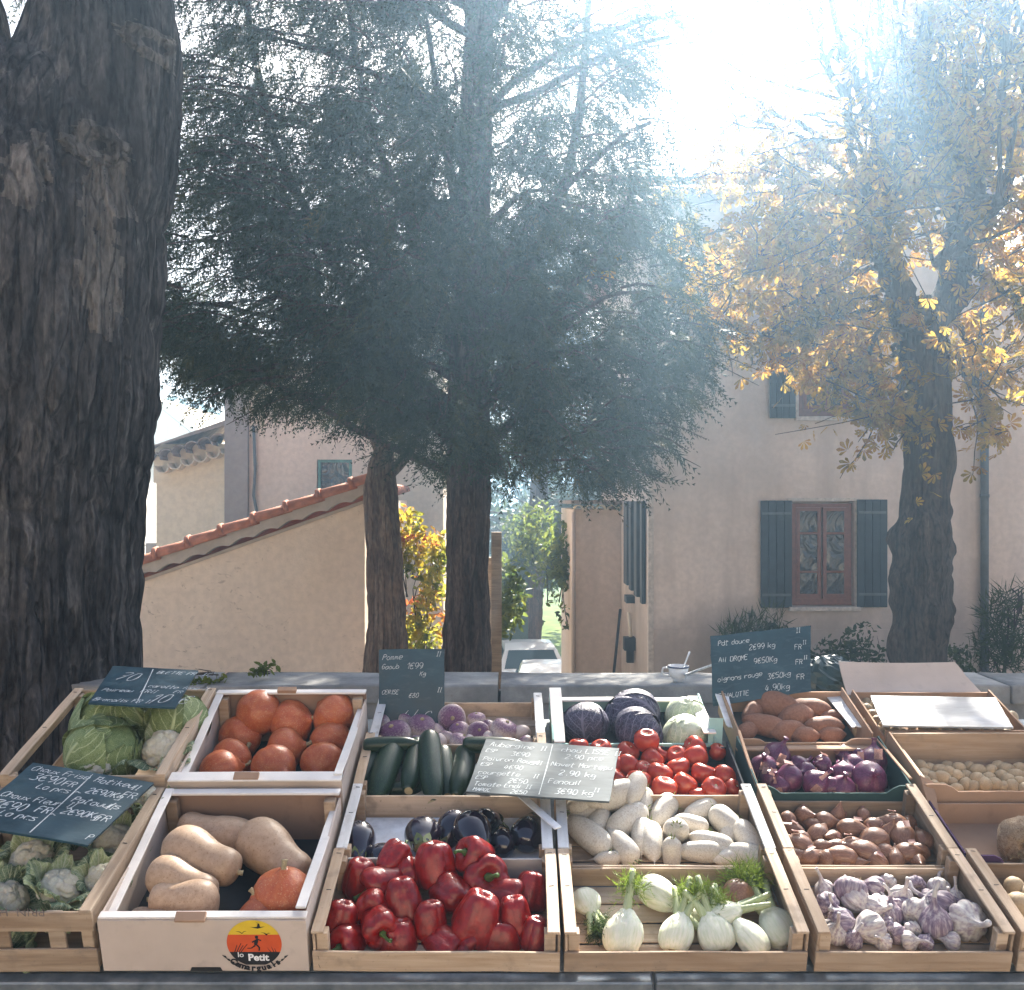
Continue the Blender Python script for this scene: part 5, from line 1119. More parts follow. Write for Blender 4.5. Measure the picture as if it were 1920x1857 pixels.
# black crumpled bag behind the board
n = 40; U, Wv = np.meshgrid(np.linspace(0, 2*np.pi, n, endpoint=False), np.linspace(.02, np.pi-.02, 26)); P = np.stack([np.cos(U)*np.sin(Wv), np.sin(U)*np.sin(Wv), np.cos(Wv)], -1).reshape(-1, 3)
P *= (1+.22*np.abs(snoise(P, 3.2, 4, 4)))[:,None]*np.array([.115,.08,.10]); Fc = [(j*n+i, j*n+(i+1)%n, (j+1)*n+(i+1)%n, (j+1)*n+i) for j in range(25) for i in range(n)]
bg_ = link('rubbish_bag', setmat(new_mesh('rubbish_bag', P, Fc, False), simple('dark_green_plastic_bag', (.02,.04,.04), .3, 20, .2, .4, 30)), None, W(1548,1296,3.18)); tag(bg_, 'crumpled dark plastic bag between the slate board and the raised lid flap', 'bag')
# ================================================================== VEGETABLES
def ray_plane(px, py, h):
    k = (py-HZ)/F; Y = (D0+2*SL-h*1.05)/(k+SL); return Y
def vmesh(name, prof, m, seg=36, lobes=0, lamp=0.0, noise=0.0, nf=3, seed=0, bend=None, n=30, flat=1.0, lobe_fn=None, smooth_prof=True, topdip=0):
    """body of revolution from a profile of (r,z), with lobes, noise and a bend of its axis"""
    P = smooth_path([(r_, 0, z_) for r_, z_ in prof], n) if smooth_prof else np.array([(r_, 0, z_) for r_, z_ in prof])
    n = len(P); th = np.linspace(0, 2*np.pi, seg, endpoint=False); V = []
    r = np.maximum(P[:,0], .0005); z = P[:,2]; zn = (z-z.min())/(z.max()-z.min())
    rg_ = np.random.default_rng(seed); ph = rg_.uniform(0, 6.28)
    for i in range(n):
        lf = np.ones(seg)
        if lobes: q = np.abs(np.cos((th+ph*.2)*lobes/2+.25*np.sin(th+ph)))**.55; lf = 1-lamp*(1-q)*(1 if lobe_fn is None else lobe_fn(zn[i]))
        zz = np.full(seg, z[i])
        if topdip: zz = zz-topdip*(1-q)*max(0, zn[i]-.6)/.4
        V.append(np.stack([r[i]*lf*np.cos(th), r[i]*lf*np.sin(th)*flat, zz], 1))
    V = np.vstack(V)
    if noise: V *= (1+noise*snoise(V/max(1e-6, np.abs(V).max()), nf, seed, 3))[:,None]
    if bend: V[:,0] += bend*((V[:,2]-z.mean())/(z.max()-z.min()))**2*1.0
    Fc = [(i*seg+j, i*seg+(j+1)%seg, (i+1)*seg+(j+1)%seg, (i+1)*seg+j) for i in range(n-1) for j in range(seg)]
    Fc += [tuple(range(seg))[::-1], tuple((n-1)*seg+j for j in range(seg))]
    return setmat(new_mesh(name, V, Fc, True), m)
def stem_mesh(name, path, radii, m, seg=7, n=8, lob=0):
    V, Fc = tube(smooth_path(path, n), np.interp(np.linspace(0,1,n), np.linspace(0,1,len(radii)), radii), seg); return setmat(new_mesh(name, V, Fc, True), m)
# vegetable skins ------------------------------------------------------
def skin(name, stops, sc=8, rough=.4, spec=.5, bump=.1, bs=40, bd=.002, coat=0, spots=None, sss=0, grad=None, stretch=None):
    m = M_(name, rough, spec).rnd(); raw = m.tc.outputs['Object']; n = m.noise(sc, 5, stretch); c = m.ramp(n, stops)
    if grad:   # colour by the fruit's own height (its natural two-tone skin)
        z = m.sep(raw)[2]; w_ = m.math('ADD', z, m.math('MULTIPLY', m.math('SUBTRACT', m.noise(22, 4), .5), grad[2]))
        c = m.mix(m.ramp(m.math('ADD', m.math('MULTIPLY', w_, grad[3]), .5), bw([(grad[4], 0), (grad[5], 1)])), c, m.ramp(n, [(.3, grad[0]), (.7, grad[1])]))
    if spots: c = m.mix(m.math('MULTIPLY', m.ramp(m.noise(spots[1], 6), bw([(spots[2], 0), (spots[2]+.10, 1)])), spots[3]), c, spots[0])
    tint = m.ramp(m.rand, [(0, (.82,.82,.82)), (1, (1,1,1))]); c = m.mix(1.0, c, tint, 'MULTIPLY')
    m.col(c).bump(m.noise(bs, 4, stretch), bump, bd)
    if coat: m.b.inputs['Coat Weight'].default_value = coat; m.b.inputs['Coat Roughness'].default_value = .12
    if sss: m.sss(sss)
    return m.m
K = {}
K['kuri'] = skin('red_kuri_skin', [(.3, (.42,.080,.030)), (.6, (.52,.135,.045)), (.8, (.60,.25,.10))], 9, .38, .45, .25, 60, .003, spots=((.60,.34,.17), 42, .56, .7), stretch=(1,1,.35))
K['stemw'] = simple('dry_corky_stem', (.36,.29,.17), .85, 60, .3, .5, 120)
K['butternut'] = skin('butternut_skin', [(.3, (.44,.29,.185)), (.7, (.56,.39,.265))], 9, .45, .4, .08, 30, .002, spots=((.30,.17,.08), 26, .58, .8))
K['pepper'] = skin('red_pepper_skin', [(.3, (.16,.005,.006)), (.6, (.29,.008,.007)), (.8, (.46,.035,.010))], 6, .28, .45, .25, 14, .006, coat=.12)
K['pepstem'] = simple('green_pepper_stem', (.07,.13,.03), .5, 50, .3)
K['auber'] = skin('aubergine_skin', [(.3, (.012,.008,.016)), (.7, (.022,.012,.028))], 6, .16, .6, .03, 20, .001, coat=.7)
K['calyx'] = simple('green_calyx', (.12,.16,.06), .6, 60, .35, .3)
K['courg'] = skin('courgette_skin', [(.35, (.008,.020,.012)), (.55, (.014,.036,.018)), (.75, (.035,.075,.035))], 30, .36, .45, .1, 90, .001, spots=((.16,.22,.09), 130, .62, .6), stretch=(1,1,.25))
K['scar'] = simple('pale_cut_end', (.42,.36,.22), .8, 60, .3)
K['turnip'] = skin('turnip_skin', [(.3, (.60,.47,.42)), (.7, (.72,.62,.56))], 12, .5, .4, .12, 50, .002, grad=((.11,.035,.10),(.19,.075,.16),.5,1.0,.55,.85), spots=((.28,.19,.12), 45, .62, .5))
K['tomato'] = skin('tomato_skin', [(.3, (.34,.026,.010)), (.6, (.43,.045,.014)), (.85, (.52,.14,.025))], 5, .25, .45, .1, 12, .004, coat=.2)
K['redcab'] = skin('red_cabbage_leaf', [(.3, (.022,.022,.045)), (.55, (.05,.045,.085)), (.8, (.12,.12,.17))], 9, .45, .45, .3, 30, .004)
K['whitecab'] = skin('white_cabbage_leaf', [(.3, (.46,.52,.36)), (.7, (.66,.70,.54))], 5, .42, .45, .2, 20, .003, sss=.1)
K['daikon'] = skin('long_white_turnip_skin', [(.3, (.62,.55,.45)), (.65, (.76,.71,.62))], 10, .5, .4, .3, 60, .003, spots=((.36,.27,.17), 20, .55, .6), stretch=(1,1,1.6))
K['fennel'] = skin('fennel_bulb_skin', [(.3, (.60,.64,.44)), (.6, (.76,.76,.62))], 18, .42, .45, .25, 70, .002, stretch=(1,1,.12), sss=.1)
K['fstalk'] = skin('fennel_stalk', [(.3, (.38,.46,.20)), (.7, (.58,.62,.38))], 20, .45, .4, .25, 70, .002, stretch=(1,1,.1))
K['frond'] = leafmat('fennel_frond', [(.3, (.10,.17,.02)), (.7, (.26,.34,.06))], .45, 20); K['frondd'] = leafmat('dark_fennel_frond', [(.3, (.03,.06,.015)), (.7, (.07,.11,.03))], .4, 20)
K['sweet'] = skin('sweet_potato_skin', [(.3, (.24,.105,.062)), (.7, (.34,.165,.10))], 10, .65, .3, .3, 50, .004, spots=((.22,.11,.07), 30, .58, .7))
K['onion'] = skin('red_onion_skin', [(.3, (.07,.012,.045)), (.6, (.14,.03,.085)), (.8, (.30,.12,.18))], 22, .28, .5, .2, 60, .002, stretch=(1,1,.12), coat=.2)
K['skinp'] = leafmat('papery_onion_skin', [(.3, (.28,.12,.12)), (.7, (.55,.36,.30))], .3, 30)
K['shallot'] = skin('shallot_skin', [(.3, (.19,.085,.05)), (.6, (.29,.145,.085)), (.8, (.45,.29,.19))], 20, .35, .45, .25, 60, .002, stretch=(1,1,.12), coat=.15)
K['garlic'] = skin('garlic_skin', [(.30, (.30,.22,.27)), (.46, (.52,.46,.46)), (.60, (.68,.64,.58))], 11, .5, .35, .35, 80, .002, stretch=(1,1,.14))
K['garlicd'] = skin('purple_garlic_skin', [(.30, (.13,.09,.15)), (.5, (.28,.21,.26)), (.7, (.58,.52,.50))], 11, .5, .35, .35, 80, .002, stretch=(1,1,.14))
K['potato'] = skin('new_potato_skin', [(.3, (.42,.30,.17)), (.7, (.54,.41,.25))], 12, .55, .35, .1, 60, .002, spots=((.34,.21,.10), 60, .62, .5))
K['celeriac'] = skin('celeriac_skin', [(.3, (.36,.24,.15)), (.7, (.60,.46,.32))], 14, .85, .2, .8, 60, .006, spots=((.18,.11,.06), 50, .52, .8))
K['curd'] = skin('cauliflower_curd', [(.3, (.70,.64,.48)), (.7, (.82,.78,.66))], 20, .8, .25, .7, 190, .003, sss=.15)
def veined(name, base, vein, rough=.5, net=38, tr=.2, bump=.5):
    """leaf with a midrib, side ribs (from the leaf's UV) and a fine net"""
    m = M_(name, rough, .35, 'UV'); u, v, _ = m.sep(); au = m.math('ABSOLUTE', m.math('SUBTRACT', u, .5))
    ob = m.tc.outputs['Object']; m.co = ob
    nz = m.math('MULTIPLY', m.math('SUBTRACT', m.noise(14, 3), .5), .10)
    side = m.math('ABSOLUTE', m.math('SUBTRACT', m.math('FRACT', m.math('ADD', m.math('SUBTRACT', m.math('MULTIPLY', v, 5.5), m.math('MULTIPLY', au, 6.0)), m.math('MULTIPLY', nz, 5))), .5))
    sv = m.ramp(side, bw([(.0, 1), (.035, 1), (.085, 0)])); mid = m.ramp(m.math('ADD', au, m.math('MULTIPLY', nz, .12)), bw([(.012, 1), (.035, 0)]))
    nt_ = m.ramp(m.voro(net, 'DISTANCE_TO_EDGE'), bw([(.0, .75), (.07, 0)])); vv = m.math('MAXIMUM', m.math('MAXIMUM', sv, mid), nt_)
    n = m.noise(9, 5); c = m.ramp(n, [(.3, base[0]), (.7, base[1])]); c = m.mix(m.math('MULTIPLY', vv, .85), c, vein)
    m.col(c).bump(vv, bump, .004).bump(m.noise(60, 4), .3, .003)
    if tr: m.transl(tr)
    return m.m
K['savoy'] = veined('savoy_leaf', ((.13,.19,.06),(.24,.31,.12)), (.48,.54,.30), net=42, tr=.08)
K['cleaf'] = veined('cauliflower_leaf', ((.10,.17,.10),(.22,.30,.18)), (.58,.62,.42), net=16, tr=.2, bump=.3)
K['cleafp'] = veined('pale_inner_leaf', ((.34,.42,.20),(.52,.58,.32)), (.76,.76,.55), net=14, tr=.25, bump=.3)
K['rleaf'] = veined('red_cabbage_outer_leaf', ((.025,.025,.05),(.07,.06,.10)), (.18,.17,.24), net=14, tr=0, bump=.35)
K['wleaf'] = veined('white_cabbage_outer_leaf', ((.44,.51,.34),(.60,.66,.46)), (.76,.78,.62), net=9, tr=.1, bump=.25)
def uvsheet(name, fn, m, nu=14, nv=16, th=0.0):
    V = []; uv = []
    for j in range(nv+1):
        for i in range(nu+1): V.append(fn(i/nu*2-1, j/nv)); uv.append((i/nu, j/nv))
    Fc = [(j*(nu+1)+i, j*(nu+1)+i+1, (j+1)*(nu+1)+i+1, (j+1)*(nu+1)+i) for j in range(nv) for i in range(nu)]
    return setmat(new_mesh(name, V, Fc, True, uv), m)
def shell_leaf(name, Rr, span, v0, v1, ruffle, m, seed, off=.0, open_=.0):
    r = random.Random(seed); p1, p2 = r.uniform(0,6), r.uniform(0,6)
    def fn(u, v):
        wd = span*(math.sin(math.pi*min(1, .12+v*.80)))**.6; lat = v0+(v1-v0)*v; lon = u*wd/max(.35, math.cos(lat)*.6+.4)
        e = max(abs(u)**5, max(0, v-.85)/.15*.8); rr = Rr*(1+off+e*open_+ruffle*e*math.sin(lon*9+p1+v*7)+.012*math.sin(v*19+p2)*math.sin(u*7)+.03*(1-min(1, abs(u)*8))*(1-v))
        return (rr*math.cos(lat)*math.cos(lon), rr*math.cos(lat)*math.sin(lon), rr*math.sin(lat)*.88)
    return uvsheet(name, fn, m, 22, 22)
def open_leaf(name, L, Wd, curl, cup, m, seed):
    r = random.Random(seed); p1 = r.uniform(0, 6)
    def fn(u, v):
        wd = Wd*(.16+.84*math.sin(math.pi*min(1, v**1.1*.93))**.9) if v > .02 else Wd*.16
        a = curl*v*v; x = L*(math.sin(a)/max(.01, curl)+v*.25 if curl > .05 else v); z = L*(v*.78*math.cos(a*.55))
        e = abs(u)**3*(.3+v); return (x*.75+cup*(u*u)*wd*-.7+e*.02*L*math.sin(v*15+p1), u*wd+.012*math.sin(v*17+p1)*abs(u), z+e*.07*L*math.sin(v*13+p1*2)+.05*L*math.sin(u*4+p1)*v)
    return uvsheet(name, fn, m, 14, 18)
# placed thing ---------------------------------------------------------
ORD = ['first','second','third','fourth','fifth','sixth','seventh','eighth','ninth','tenth','eleventh','twelfth','thirteenth','fourteenth','fifteenth']+['sixteenth','seventeenth','eighteenth','nineteenth','twentieth','twentyfirst','twentysecond','twentythird','twentyfourth','twentyfifth']
def put(kind_fn, name, cat, label, px, py, wpx, Ylim, h=None, rot=None, group=None, k=0, Y=None, lift=1.0):
    """kind_fn(k) -> list of (part name, mesh, loc, rot); body has unit width 1 m, scaled to the photo's width"""
    if Y is None:
        Yh = 2.3; 
        for _ in range(4):
            r_ = wpx/F*Yh/2; Yh = ray_plane(px, py, (h if h is not None else r_*.85*lift+.008)); Yh = min(max(Yh, Ylim[0]+r_*.85), Ylim[1]-r_*.8)
        Y = Yh
    c = XY(px, py, Y); s = wpx/F*Y; jr = random.Random(int(px*7+py*13)); s = tuple(s*jr.uniform(.93, 1.07) for _ in range(3))
    parts = kind_fn(k); rot = rot or (0,0,0)
    if len(parts) == 1:
        o = link(name, parts[0][1], None, c, rot, s)
    else:
        o = link(name, None, None, c, rot, s)
        for p in parts: link(p[0], p[1], o, p[2], p[3])
    tag(o, label, cat, group); return o
def rows(kind_fn, name, cat, what, where, Ylim, group, rowlist, rotf=None, nk=3, seed=0, h=None, lift=1.0):
    r = random.Random(seed); i = 0
    for rn, items in rowlist:
        items = sorted(items, key=lambda q: q[0]); n = len(items)
        for j, it in enumerate(items):
            px, py, wpx = it[:3]; extra = it[3] if len(it) > 3 else None
            if n == 1: pos = f'alone in {rn}'
            elif n <= 15: pos = (f'{ORD[j]} from left in {rn}' if j < n-1 or n < 3 else f'rightmost in {rn}')
            else: pos = None
            lab = f"{it[4]} in {rn} of {where}" if len(it) > 4 and it[4] else f"{what}, {pos} of {where}" if pos else f"{what} in the {rn} of the {where}"
            rot = extra if extra is not None else (rotf(r) if rotf else (0,0,r.uniform(0,6.28)))
            put(kind_fn, name, cat, lab, px, py, wpx, Ylim, h, rot, group, (i+seed) % nk, lift=lift); i += 1
A = R
def screen(a, tilt=0):   # long axis in the picture plane: a degrees anticlockwise from right, lifted by the table's slope
    return (Matrix.Rotation(A(-18), 3, 'X') @ Matrix.Rotation(A(a-90), 3, 'Y').transposed() @ Matrix.Rotation(A(tilt), 3, 'X')).to_euler() if False else Vector((math.cos(A(a))*math.cos(A(tilt)), math.sin(A(a))*.85*math.cos(A(tilt))+math.sin(A(tilt))*-.3, math.sin(A(a))*.45+math.sin(A(tilt)))).to_track_quat('Z','Y').to_euler()
# --- kuri squashes: pointed top towards +Z
kur = [vmesh('red_kuri_squash', [(.01,-.40),(.20,-.39),(.40,-.25),(.50,0),(.45,.22),(.28,.38),(.13,.47),(.07,.54)], K['kuri'], 44, 12, .035, .025, 2, s_) for s_ in range(3)]
kst = stem_mesh('stem', [(0,0,.5),(.01,0,.60),(.05,.01,.68)], [.055,.045,.06], K['stemw'], 6)
def kuri(k): return [('body', kur[k % 3], (0,0,0), (0,0,k*2)), ('stem', kst, (0,0,0), (0,0,k))]
yb = (YM+.03, YB_-.02)
rows(kuri, 'red_kuri_squash', 'squash', 'orange red kuri squash', 'rear pumpkin box', yb, 'red kuri squashes in the rear box',
 [('back row', [(484,1336,88,(A(100),0,A(150))),(545,1356,82,(A(75),0,A(75))),(628,1343,80,(A(60),0,A(-120)))]),
  ('middle row', [(449,1382,79,(A(100),0,A(160))),(534,1404,82,(A(80),0,A(95))),(619,1389,79,(A(95),0,A(60)))]),
  ('second row', [(434,1426,79,(A(70),0,A(150))),(606,1430,84,(A(105),0,A(-10)))]),
  ('front row', [(412,1449,82,(A(80),0,A(120))),(512,1438,88,(A(95),0,A(40))),(495,1468,55,(A(80),0,A(40)))])], seed=1)
# --- butternuts: neck towards +Z
bn = [vmesh('butternut_squash', [(.01,-.84),(.22,-.82),(.43,-.64),(.50,-.36),(.47,-.08),(.405,.16),(.375,.40),(.375,.62),(.30,.82),(.08,.91)], K['butternut'], 40, 0, 0, .035, 1.6, s_, .25*(s_-1)) for s_ in range(3)]
bst = stem_mesh('stem', [(0,0,.85),(0,0,.93),(.03,0,1.0)], [.07,.05,.06], K['stemw'], 6)
def butter(k): return [('body', bn[k % 3], (0,0,0), (0,0,k)), ('stem', bst, (.05*(k % 3-1),0,-.02), (0,0,0))]
ya = (2.02, YM-.02)
for k, (px, py, w_, rot, Yv, lab) in enumerate((
  (408,1566,84,screen(165),2.315,'butternut squash lying furthest back against the cardboard'),
  (515,1602,96,screen(-42),2.22,'largest butternut squash at the right, slanting down to the right'),
  (378,1610,94,screen(-26),2.17,'butternut squash with stem pointing at the centre of the box'),
  (338,1655,84,screen(-24),2.10,'butternut squash left of centre, half behind the front one'),
  (347,1690,76,screen(176),2.06,'butternut squash lying across the front left of the box'),
  (288,1722,50,screen(170),2.045,'butternut squash barely showing at the very front left edge'))):
    put(butter, 'butternut_squash', 'squash', lab, px, py, w_, ya, None, rot, 'butternut squashes in the logo box', k, Y=Yv)
put(kuri, 'red_kuri_squash', 'squash', 'red kuri squash standing stem up at the front right of the butternut box', 530,1680,114,ya,None,(A(14),0,A(20)),None,1,Y=2.085)
put(kuri, 'red_kuri_squash', 'squash', 'orange squash top peeping over the front edge of the butternut box', 487,1722,88,ya,None,(A(-20),0,A(60)),None,2,Y=2.05)
# --- peppers: stem at +Z
pp = [vmesh('red_pepper', [(.02,-.44),(.17,-.50),(.33,-.42),(.43,-.18),(.48,.08),(.50,.26),(.44,.42),(.28,.48),(.13,.40),(.05,.33)], K['pepper'], 54, 3+(s_ % 2), .24, .06, 1.2, s_, .10*(s_-1), n=36, lobe_fn=lambda z: .5+.5*abs(z-.45)*1.8) for s_ in range(4)]
pst = stem_mesh('stem', [(0,0,.38),(.01,0,.50),(.05,0,.66),(.12,.02,.76)], [.11,.045,.04,.055], K['pepstem'], 8)
def pepper(k): return [('body', pp[k % 4], (0,0,0), (0,0,k)), ('stem', pst, (0,0,0), (0,0,k*2.1))]
rows(pepper, 'red_pepper', 'pepper', 'glossy red pepper', 'pepper crate', (2.03, 2.25), 'red peppers in the front crate', [
 ('top layer', [(736,1612,62,(A(60),A(20),A(130))),(815,1622,88,(A(175),0,A(20))),(893,1605,72,(A(30),A(-60),A(0))),(676,1648,72,(A(185),A(5),0)),(757,1690,84,(A(170),A(0),A(50))),(912,1650,86,(A(62),A(12),A(5)),'red pepper with its stem facing the viewer'),(897,1720,96,(A(195),A(15),A(30))),(995,1672,70,(A(170),A(10),0))]),
 ('middle layer', [(640,1722,68,(A(190),0,A(60))),(712,1735,70,(A(100),0,A(20))),(806,1725,66,(A(180),0,A(100))),(848,1680,80,(A(90),0,A(200))),(965,1720,76,(A(175),A(0),A(80))),(720,1660,80,(A(100),0,A(-60))),(750,1640,70,(A(70),0,A(90))),(945,1678,70,(A(100),0,A(70)))]),
 ('bottom layer', [(655,1772,80,(A(80),A(8),A(-30))),(748,1768,84,(A(185),0,A(140))),(832,1775,88,(A(110),A(40),A(60))),(941,1770,90,(A(185),0,A(30))),(1006,1752,60,(A(185),A(8),A(10)),'slim pointed red pepper'),(700,1700,70,(A(100),0,0)),(880,1775,70,(A(90),0,A(30)))])], seed=2, nk=4, lift=.9)
# --- aubergines: calyx at +Z
au = [vmesh('aubergine', [(.02,-.72),(.24,-.68),(.44,-.45),(.50,-.15),(.42,.20),(.30,.48),(.24,.66),(.16,.74),(.05,.76)], K['auber'], 36, 0, 0, .02, 1.4, s_, .14*(s_-1)) for s_ in range(2)]
V = []; Fc = []
for k in range(6):
    a = k*math.pi/3; b0 = len(V)
    for t_, w_ in ((0,.10),(.35,.13),(.7,.085),(1,.005)):
        rr = .17+t_*.16; zz = .76-t_*.36
        for s_ in (-1, 1): V.append(((rr+.012)*math.cos(a)-s_*w_*math.sin(a), (rr+.012)*math.sin(a)+s_*w_*math.cos(a), zz))
    Fc += [(b0, b0+1, b0+3, b0+2), (b0+2, b0+3, b0+5, b0+4), (b0+4, b0+5, b0+7, b0+6)]
b0 = len(V); V += [(.2*math.cos(i*math.pi/6), .2*math.sin(i*math.pi/6), .775) for i in range(12)]+[(.06*math.cos(i*math.pi/6), .06*math.sin(i*math.pi/6), .86) for i in range(12)]+[(.05*math.cos(i*math.pi/6)+.03, .05*math.sin(i*math.pi/6), 1.02) for i in range(12)]
Fc += [(b0+r_*12+i, b0+r_*12+(i+1)%12, b0+(r_+1)*12+(i+1)%12, b0+(r_+1)*12+i) for r_ in range(2) for i in range(12)]+[tuple(b0+24+i for i in range(12))]
cal = setmat(new_mesh('calyx', V, Fc, False), K['calyx'])
def auberg(k): return [('body', au[k % 2], (0,0,0), (0,0,k)), ('calyx', cal, (.14*(k % 2-1)*.1,0,0), (0,0,k))]
for k, (px, py, w_, rot, Yv, lab) in enumerate((
  (672,1582,66,(A(118),A(20),A(14)),2.31,'aubergine lying alone at the left end of its crate'),
  (793,1570,66,(A(96),0,A(4)),2.33,'aubergine with its green calyx facing the viewer'),
  (845,1558,60,(A(125),0,A(-30)),2.39,'aubergine just behind and left of the biggest one'),
  (889,1568,76,(A(115),0,A(20)),2.31,'biggest glossy aubergine with a bright highlight'),
  (915,1540,52,(A(100),0,A(150)),2.43,'aubergine at the very back of the crate, right of the centre'),
  (942,1578,50,(A(-70),A(8),A(2)),2.33,'slim aubergine pointing away with its calyx up'),
  (990,1560,62,(A(75),A(-12),A(170)),2.37,'aubergine at the far right end of its crate'),
  (728,1612,58,(A(90),0,A(80)),2.285,'aubergine mostly hidden behind the red peppers on the left'))):
    put(auberg, 'aubergine', 'aubergine', lab, px, py, w_, (2.26,2.49), None, rot, 'aubergines in the second row crate', k, Y=Yv)
# --- courgettes: long axis Z
co = [vmesh('courgette', [(.10,-1.72),(.30,-1.68),(.44,-1.45),(.50,-.8),(.50,.2),(.45,.9),(.32,1.4),(.22,1.6),(.20,1.72)], K['courg'], 30, 5, .06, .012, 1, s_, .35*(s_-.5)) for s_ in range(2)]
csc = setmat(new_mesh('cut_end', disc(.13,.13,16,-1.725), [tuple(range(16))[::-1]], False), K['scar']); csc2 = setmat(new_mesh('stem', disc(.19,.19,16,1.725), [tuple(range(16))], False), K['scar'])
def courg(k): return [('body', co[k % 2], (0,0,0), (0,0,k)), ('blossom_end', csc, (.35*((k % 2)-.5)*.25,0,0), (0,0,0)), ('stem', csc2, (.35*((k % 2)-.5)*.25,0,0), (0,0,0))]
for k, (px, py, w_, rot, Yv, lab) in enumerate((
  (733,1396,30,(A(90),A(0),A(97)),2.64,'dark courgette lying crosswise at the back left'),
  (690,1440,34,(A(116),0,A(-14)),2.60,'courgette furthest left in the crate, in shadow'),
  (721,1447,50,(A(119),0,A(-10)),2.575,'plump pale-lit courgette with its round end towards the viewer, second from the left'),
  (775,1436,42,(A(112),0,A(-3)),2.60,'courgette in the middle, sunlit on its top'),
  (808,1440,48,(A(122),0,A(8)),2.575,'longest courgette standing proud in the centre'),
  (833,1446,36,(A(122),0,A(8)),2.60,'courgette tucked against the right of the longest one'),
  (866,1448,42,(A(114),0,A(-6)),2.60,'dark courgette just left of the grey slate board'),
  (925,1398,32,(A(90),A(0),A(88)),2.66,'dark courgette lying crosswise at the back right behind the slate board'),
  (925,1455,40,(A(60),0,A(0)),2.62,'courgette hidden under the grey slate board'),
  (985,1450,40,(A(60),0,A(0)),2.62,'courgette at the right end of its crate'),
  (740,1480,30,(A(88),0,A(90)),2.56,'courgette lying flat along the bottom of the crate front'))):
    put(courg, 'courgette', 'courgette', lab, px, py, w_, (2.5,2.73), None, rot, 'courgettes in the third row crate', k, Y=Yv)
# --- turnips
tn = [vmesh('turnip', [(.01,-.62),(.04,-.52),(.14,-.42),(.38,-.30),(.50,-.02),(.44,.24),(.24,.36),(.06,.38)], K['turnip'], 30, 0, 0, .03, 1.6, s_) for s_ in range(3)]
tst = stem_mesh('leaf_base', [(0,0,.36),(0,0,.42)], [.09,.05], K['stemw'], 8, 3)
def turnip(k): return [('body', tn[k % 3], (0,0,0), (0,0,k*2)), ('leaf_base', tst, (0,0,0), (0,0,0))]
tr_ = lambda r: (r.uniform(-1.1,1.1), r.uniform(-1,1), r.uniform(0,6.28))
rows(turnip, 'turnip', 'turnip', 'purple and white turnip', 'turnip crate', (2.75,2.99), 'purple topped turnips in the back crate', [
 ('back part', [(715,1356,34),(760,1350,36),(847,1348,52,(A(75),0,A(8)),'deep purple round turnip with ringed crown'),(893,1350,36,(A(10),0,0)),(878,1392,30),(940,1378,40),(915,1366,34)]),
 ('middle part', [(740,1380,62,(A(30),A(-14),0),'large purple topped turnip at the left'),(789,1366,56,(A(25),A(10),0),'large turnip with violet blush'),(862,1372,42),(896,1374,44),(945,1370,50),(978,1376,36),(820,1372,34),(915,1385,30)]),
 ('front part', [(822,1392,36),(838,1385,34),(864,1396,48),(912,1396,34),(984,1396,36),(780,1396,34),(935,1398,34),(755,1400,36)])], tr_, seed=3)
# --- tomatoes
tm = [vmesh('tomato', [(.02,-.38),(.22,-.40),(.42,-.24),(.50,.02),(.44,.26),(.26,.37),(.10,.34),(.02,.31)], K['tomato'], 36, 6, .05, .02, 1.4, s_) for s_ in range(3)]
V = []; Fc = []
for k in range(5):
    a = k*1.2566; b0 = len(V); V += [(.02*math.cos(a+1.5), .02*math.sin(a+1.5), .335), (.12*math.cos(a)-.03*math.sin(a), .12*math.sin(a)+.03*math.cos(a), .385), (.24*math.cos(a), .24*math.sin(a), .41), (.12*math.cos(a)+.03*math.sin(a), .12*math.sin(a)-.03*math.cos(a), .385)]; Fc.append((b0,b0+3,b0+2,b0+1))
tcal = setmat(new_mesh('calyx', V, Fc, False), K['calyx']); tscar = setmat(new_mesh('stem_scar', disc(.05,.05,12,.325), [tuple(range(12))], False), K['scar'])
def tomato(k): return [('body', tm[k % 3], (0,0,0), (0,0,k*2)), ('stem_scar', tscar, (0,0,0), (0,0,0))]
tmr = lambda r: (r.uniform(-.3,1.0), r.uniform(-.6,.6), r.uniform(0,6.28))
rows(tomato, 'tomato', 'tomato', 'ripe red tomato', 'tomato box', (2.5,2.74), 'red tomatoes in the dark box', [
 ('top of the heap', [(1212,1389,50,(A(20),0,0),'topmost ripe tomato with a pale scar'),(1303,1402,46),(1177,1412,46),(1240,1415,34)]),
 ('back row', [(1085,1402,40),(1127,1406,40),(1270,1418,42),(1223,1425,46),(1304,1423,50),(1345,1410,36),(1150,1425,40)]),
 ('middle row', [(1147,1436,46),(1176,1437,46),(1237,1452,48),(1272,1440,44),(1320,1452,50),(1358,1458,46),(1100,1440,40),(1205,1445,40),(1060,1440,44)]),
 ('front row', [(1155,1460,40),(1197,1467,52),(1245,1481,56,(A(10),A(15),0)),(1284,1472,52,None,'tomato with an orange blush'),(1337,1482,52),(1375,1480,38),(1120,1476,42),(1080,1478,42),(1308,1492,36)])], tmr, seed=4, lift=1.0)
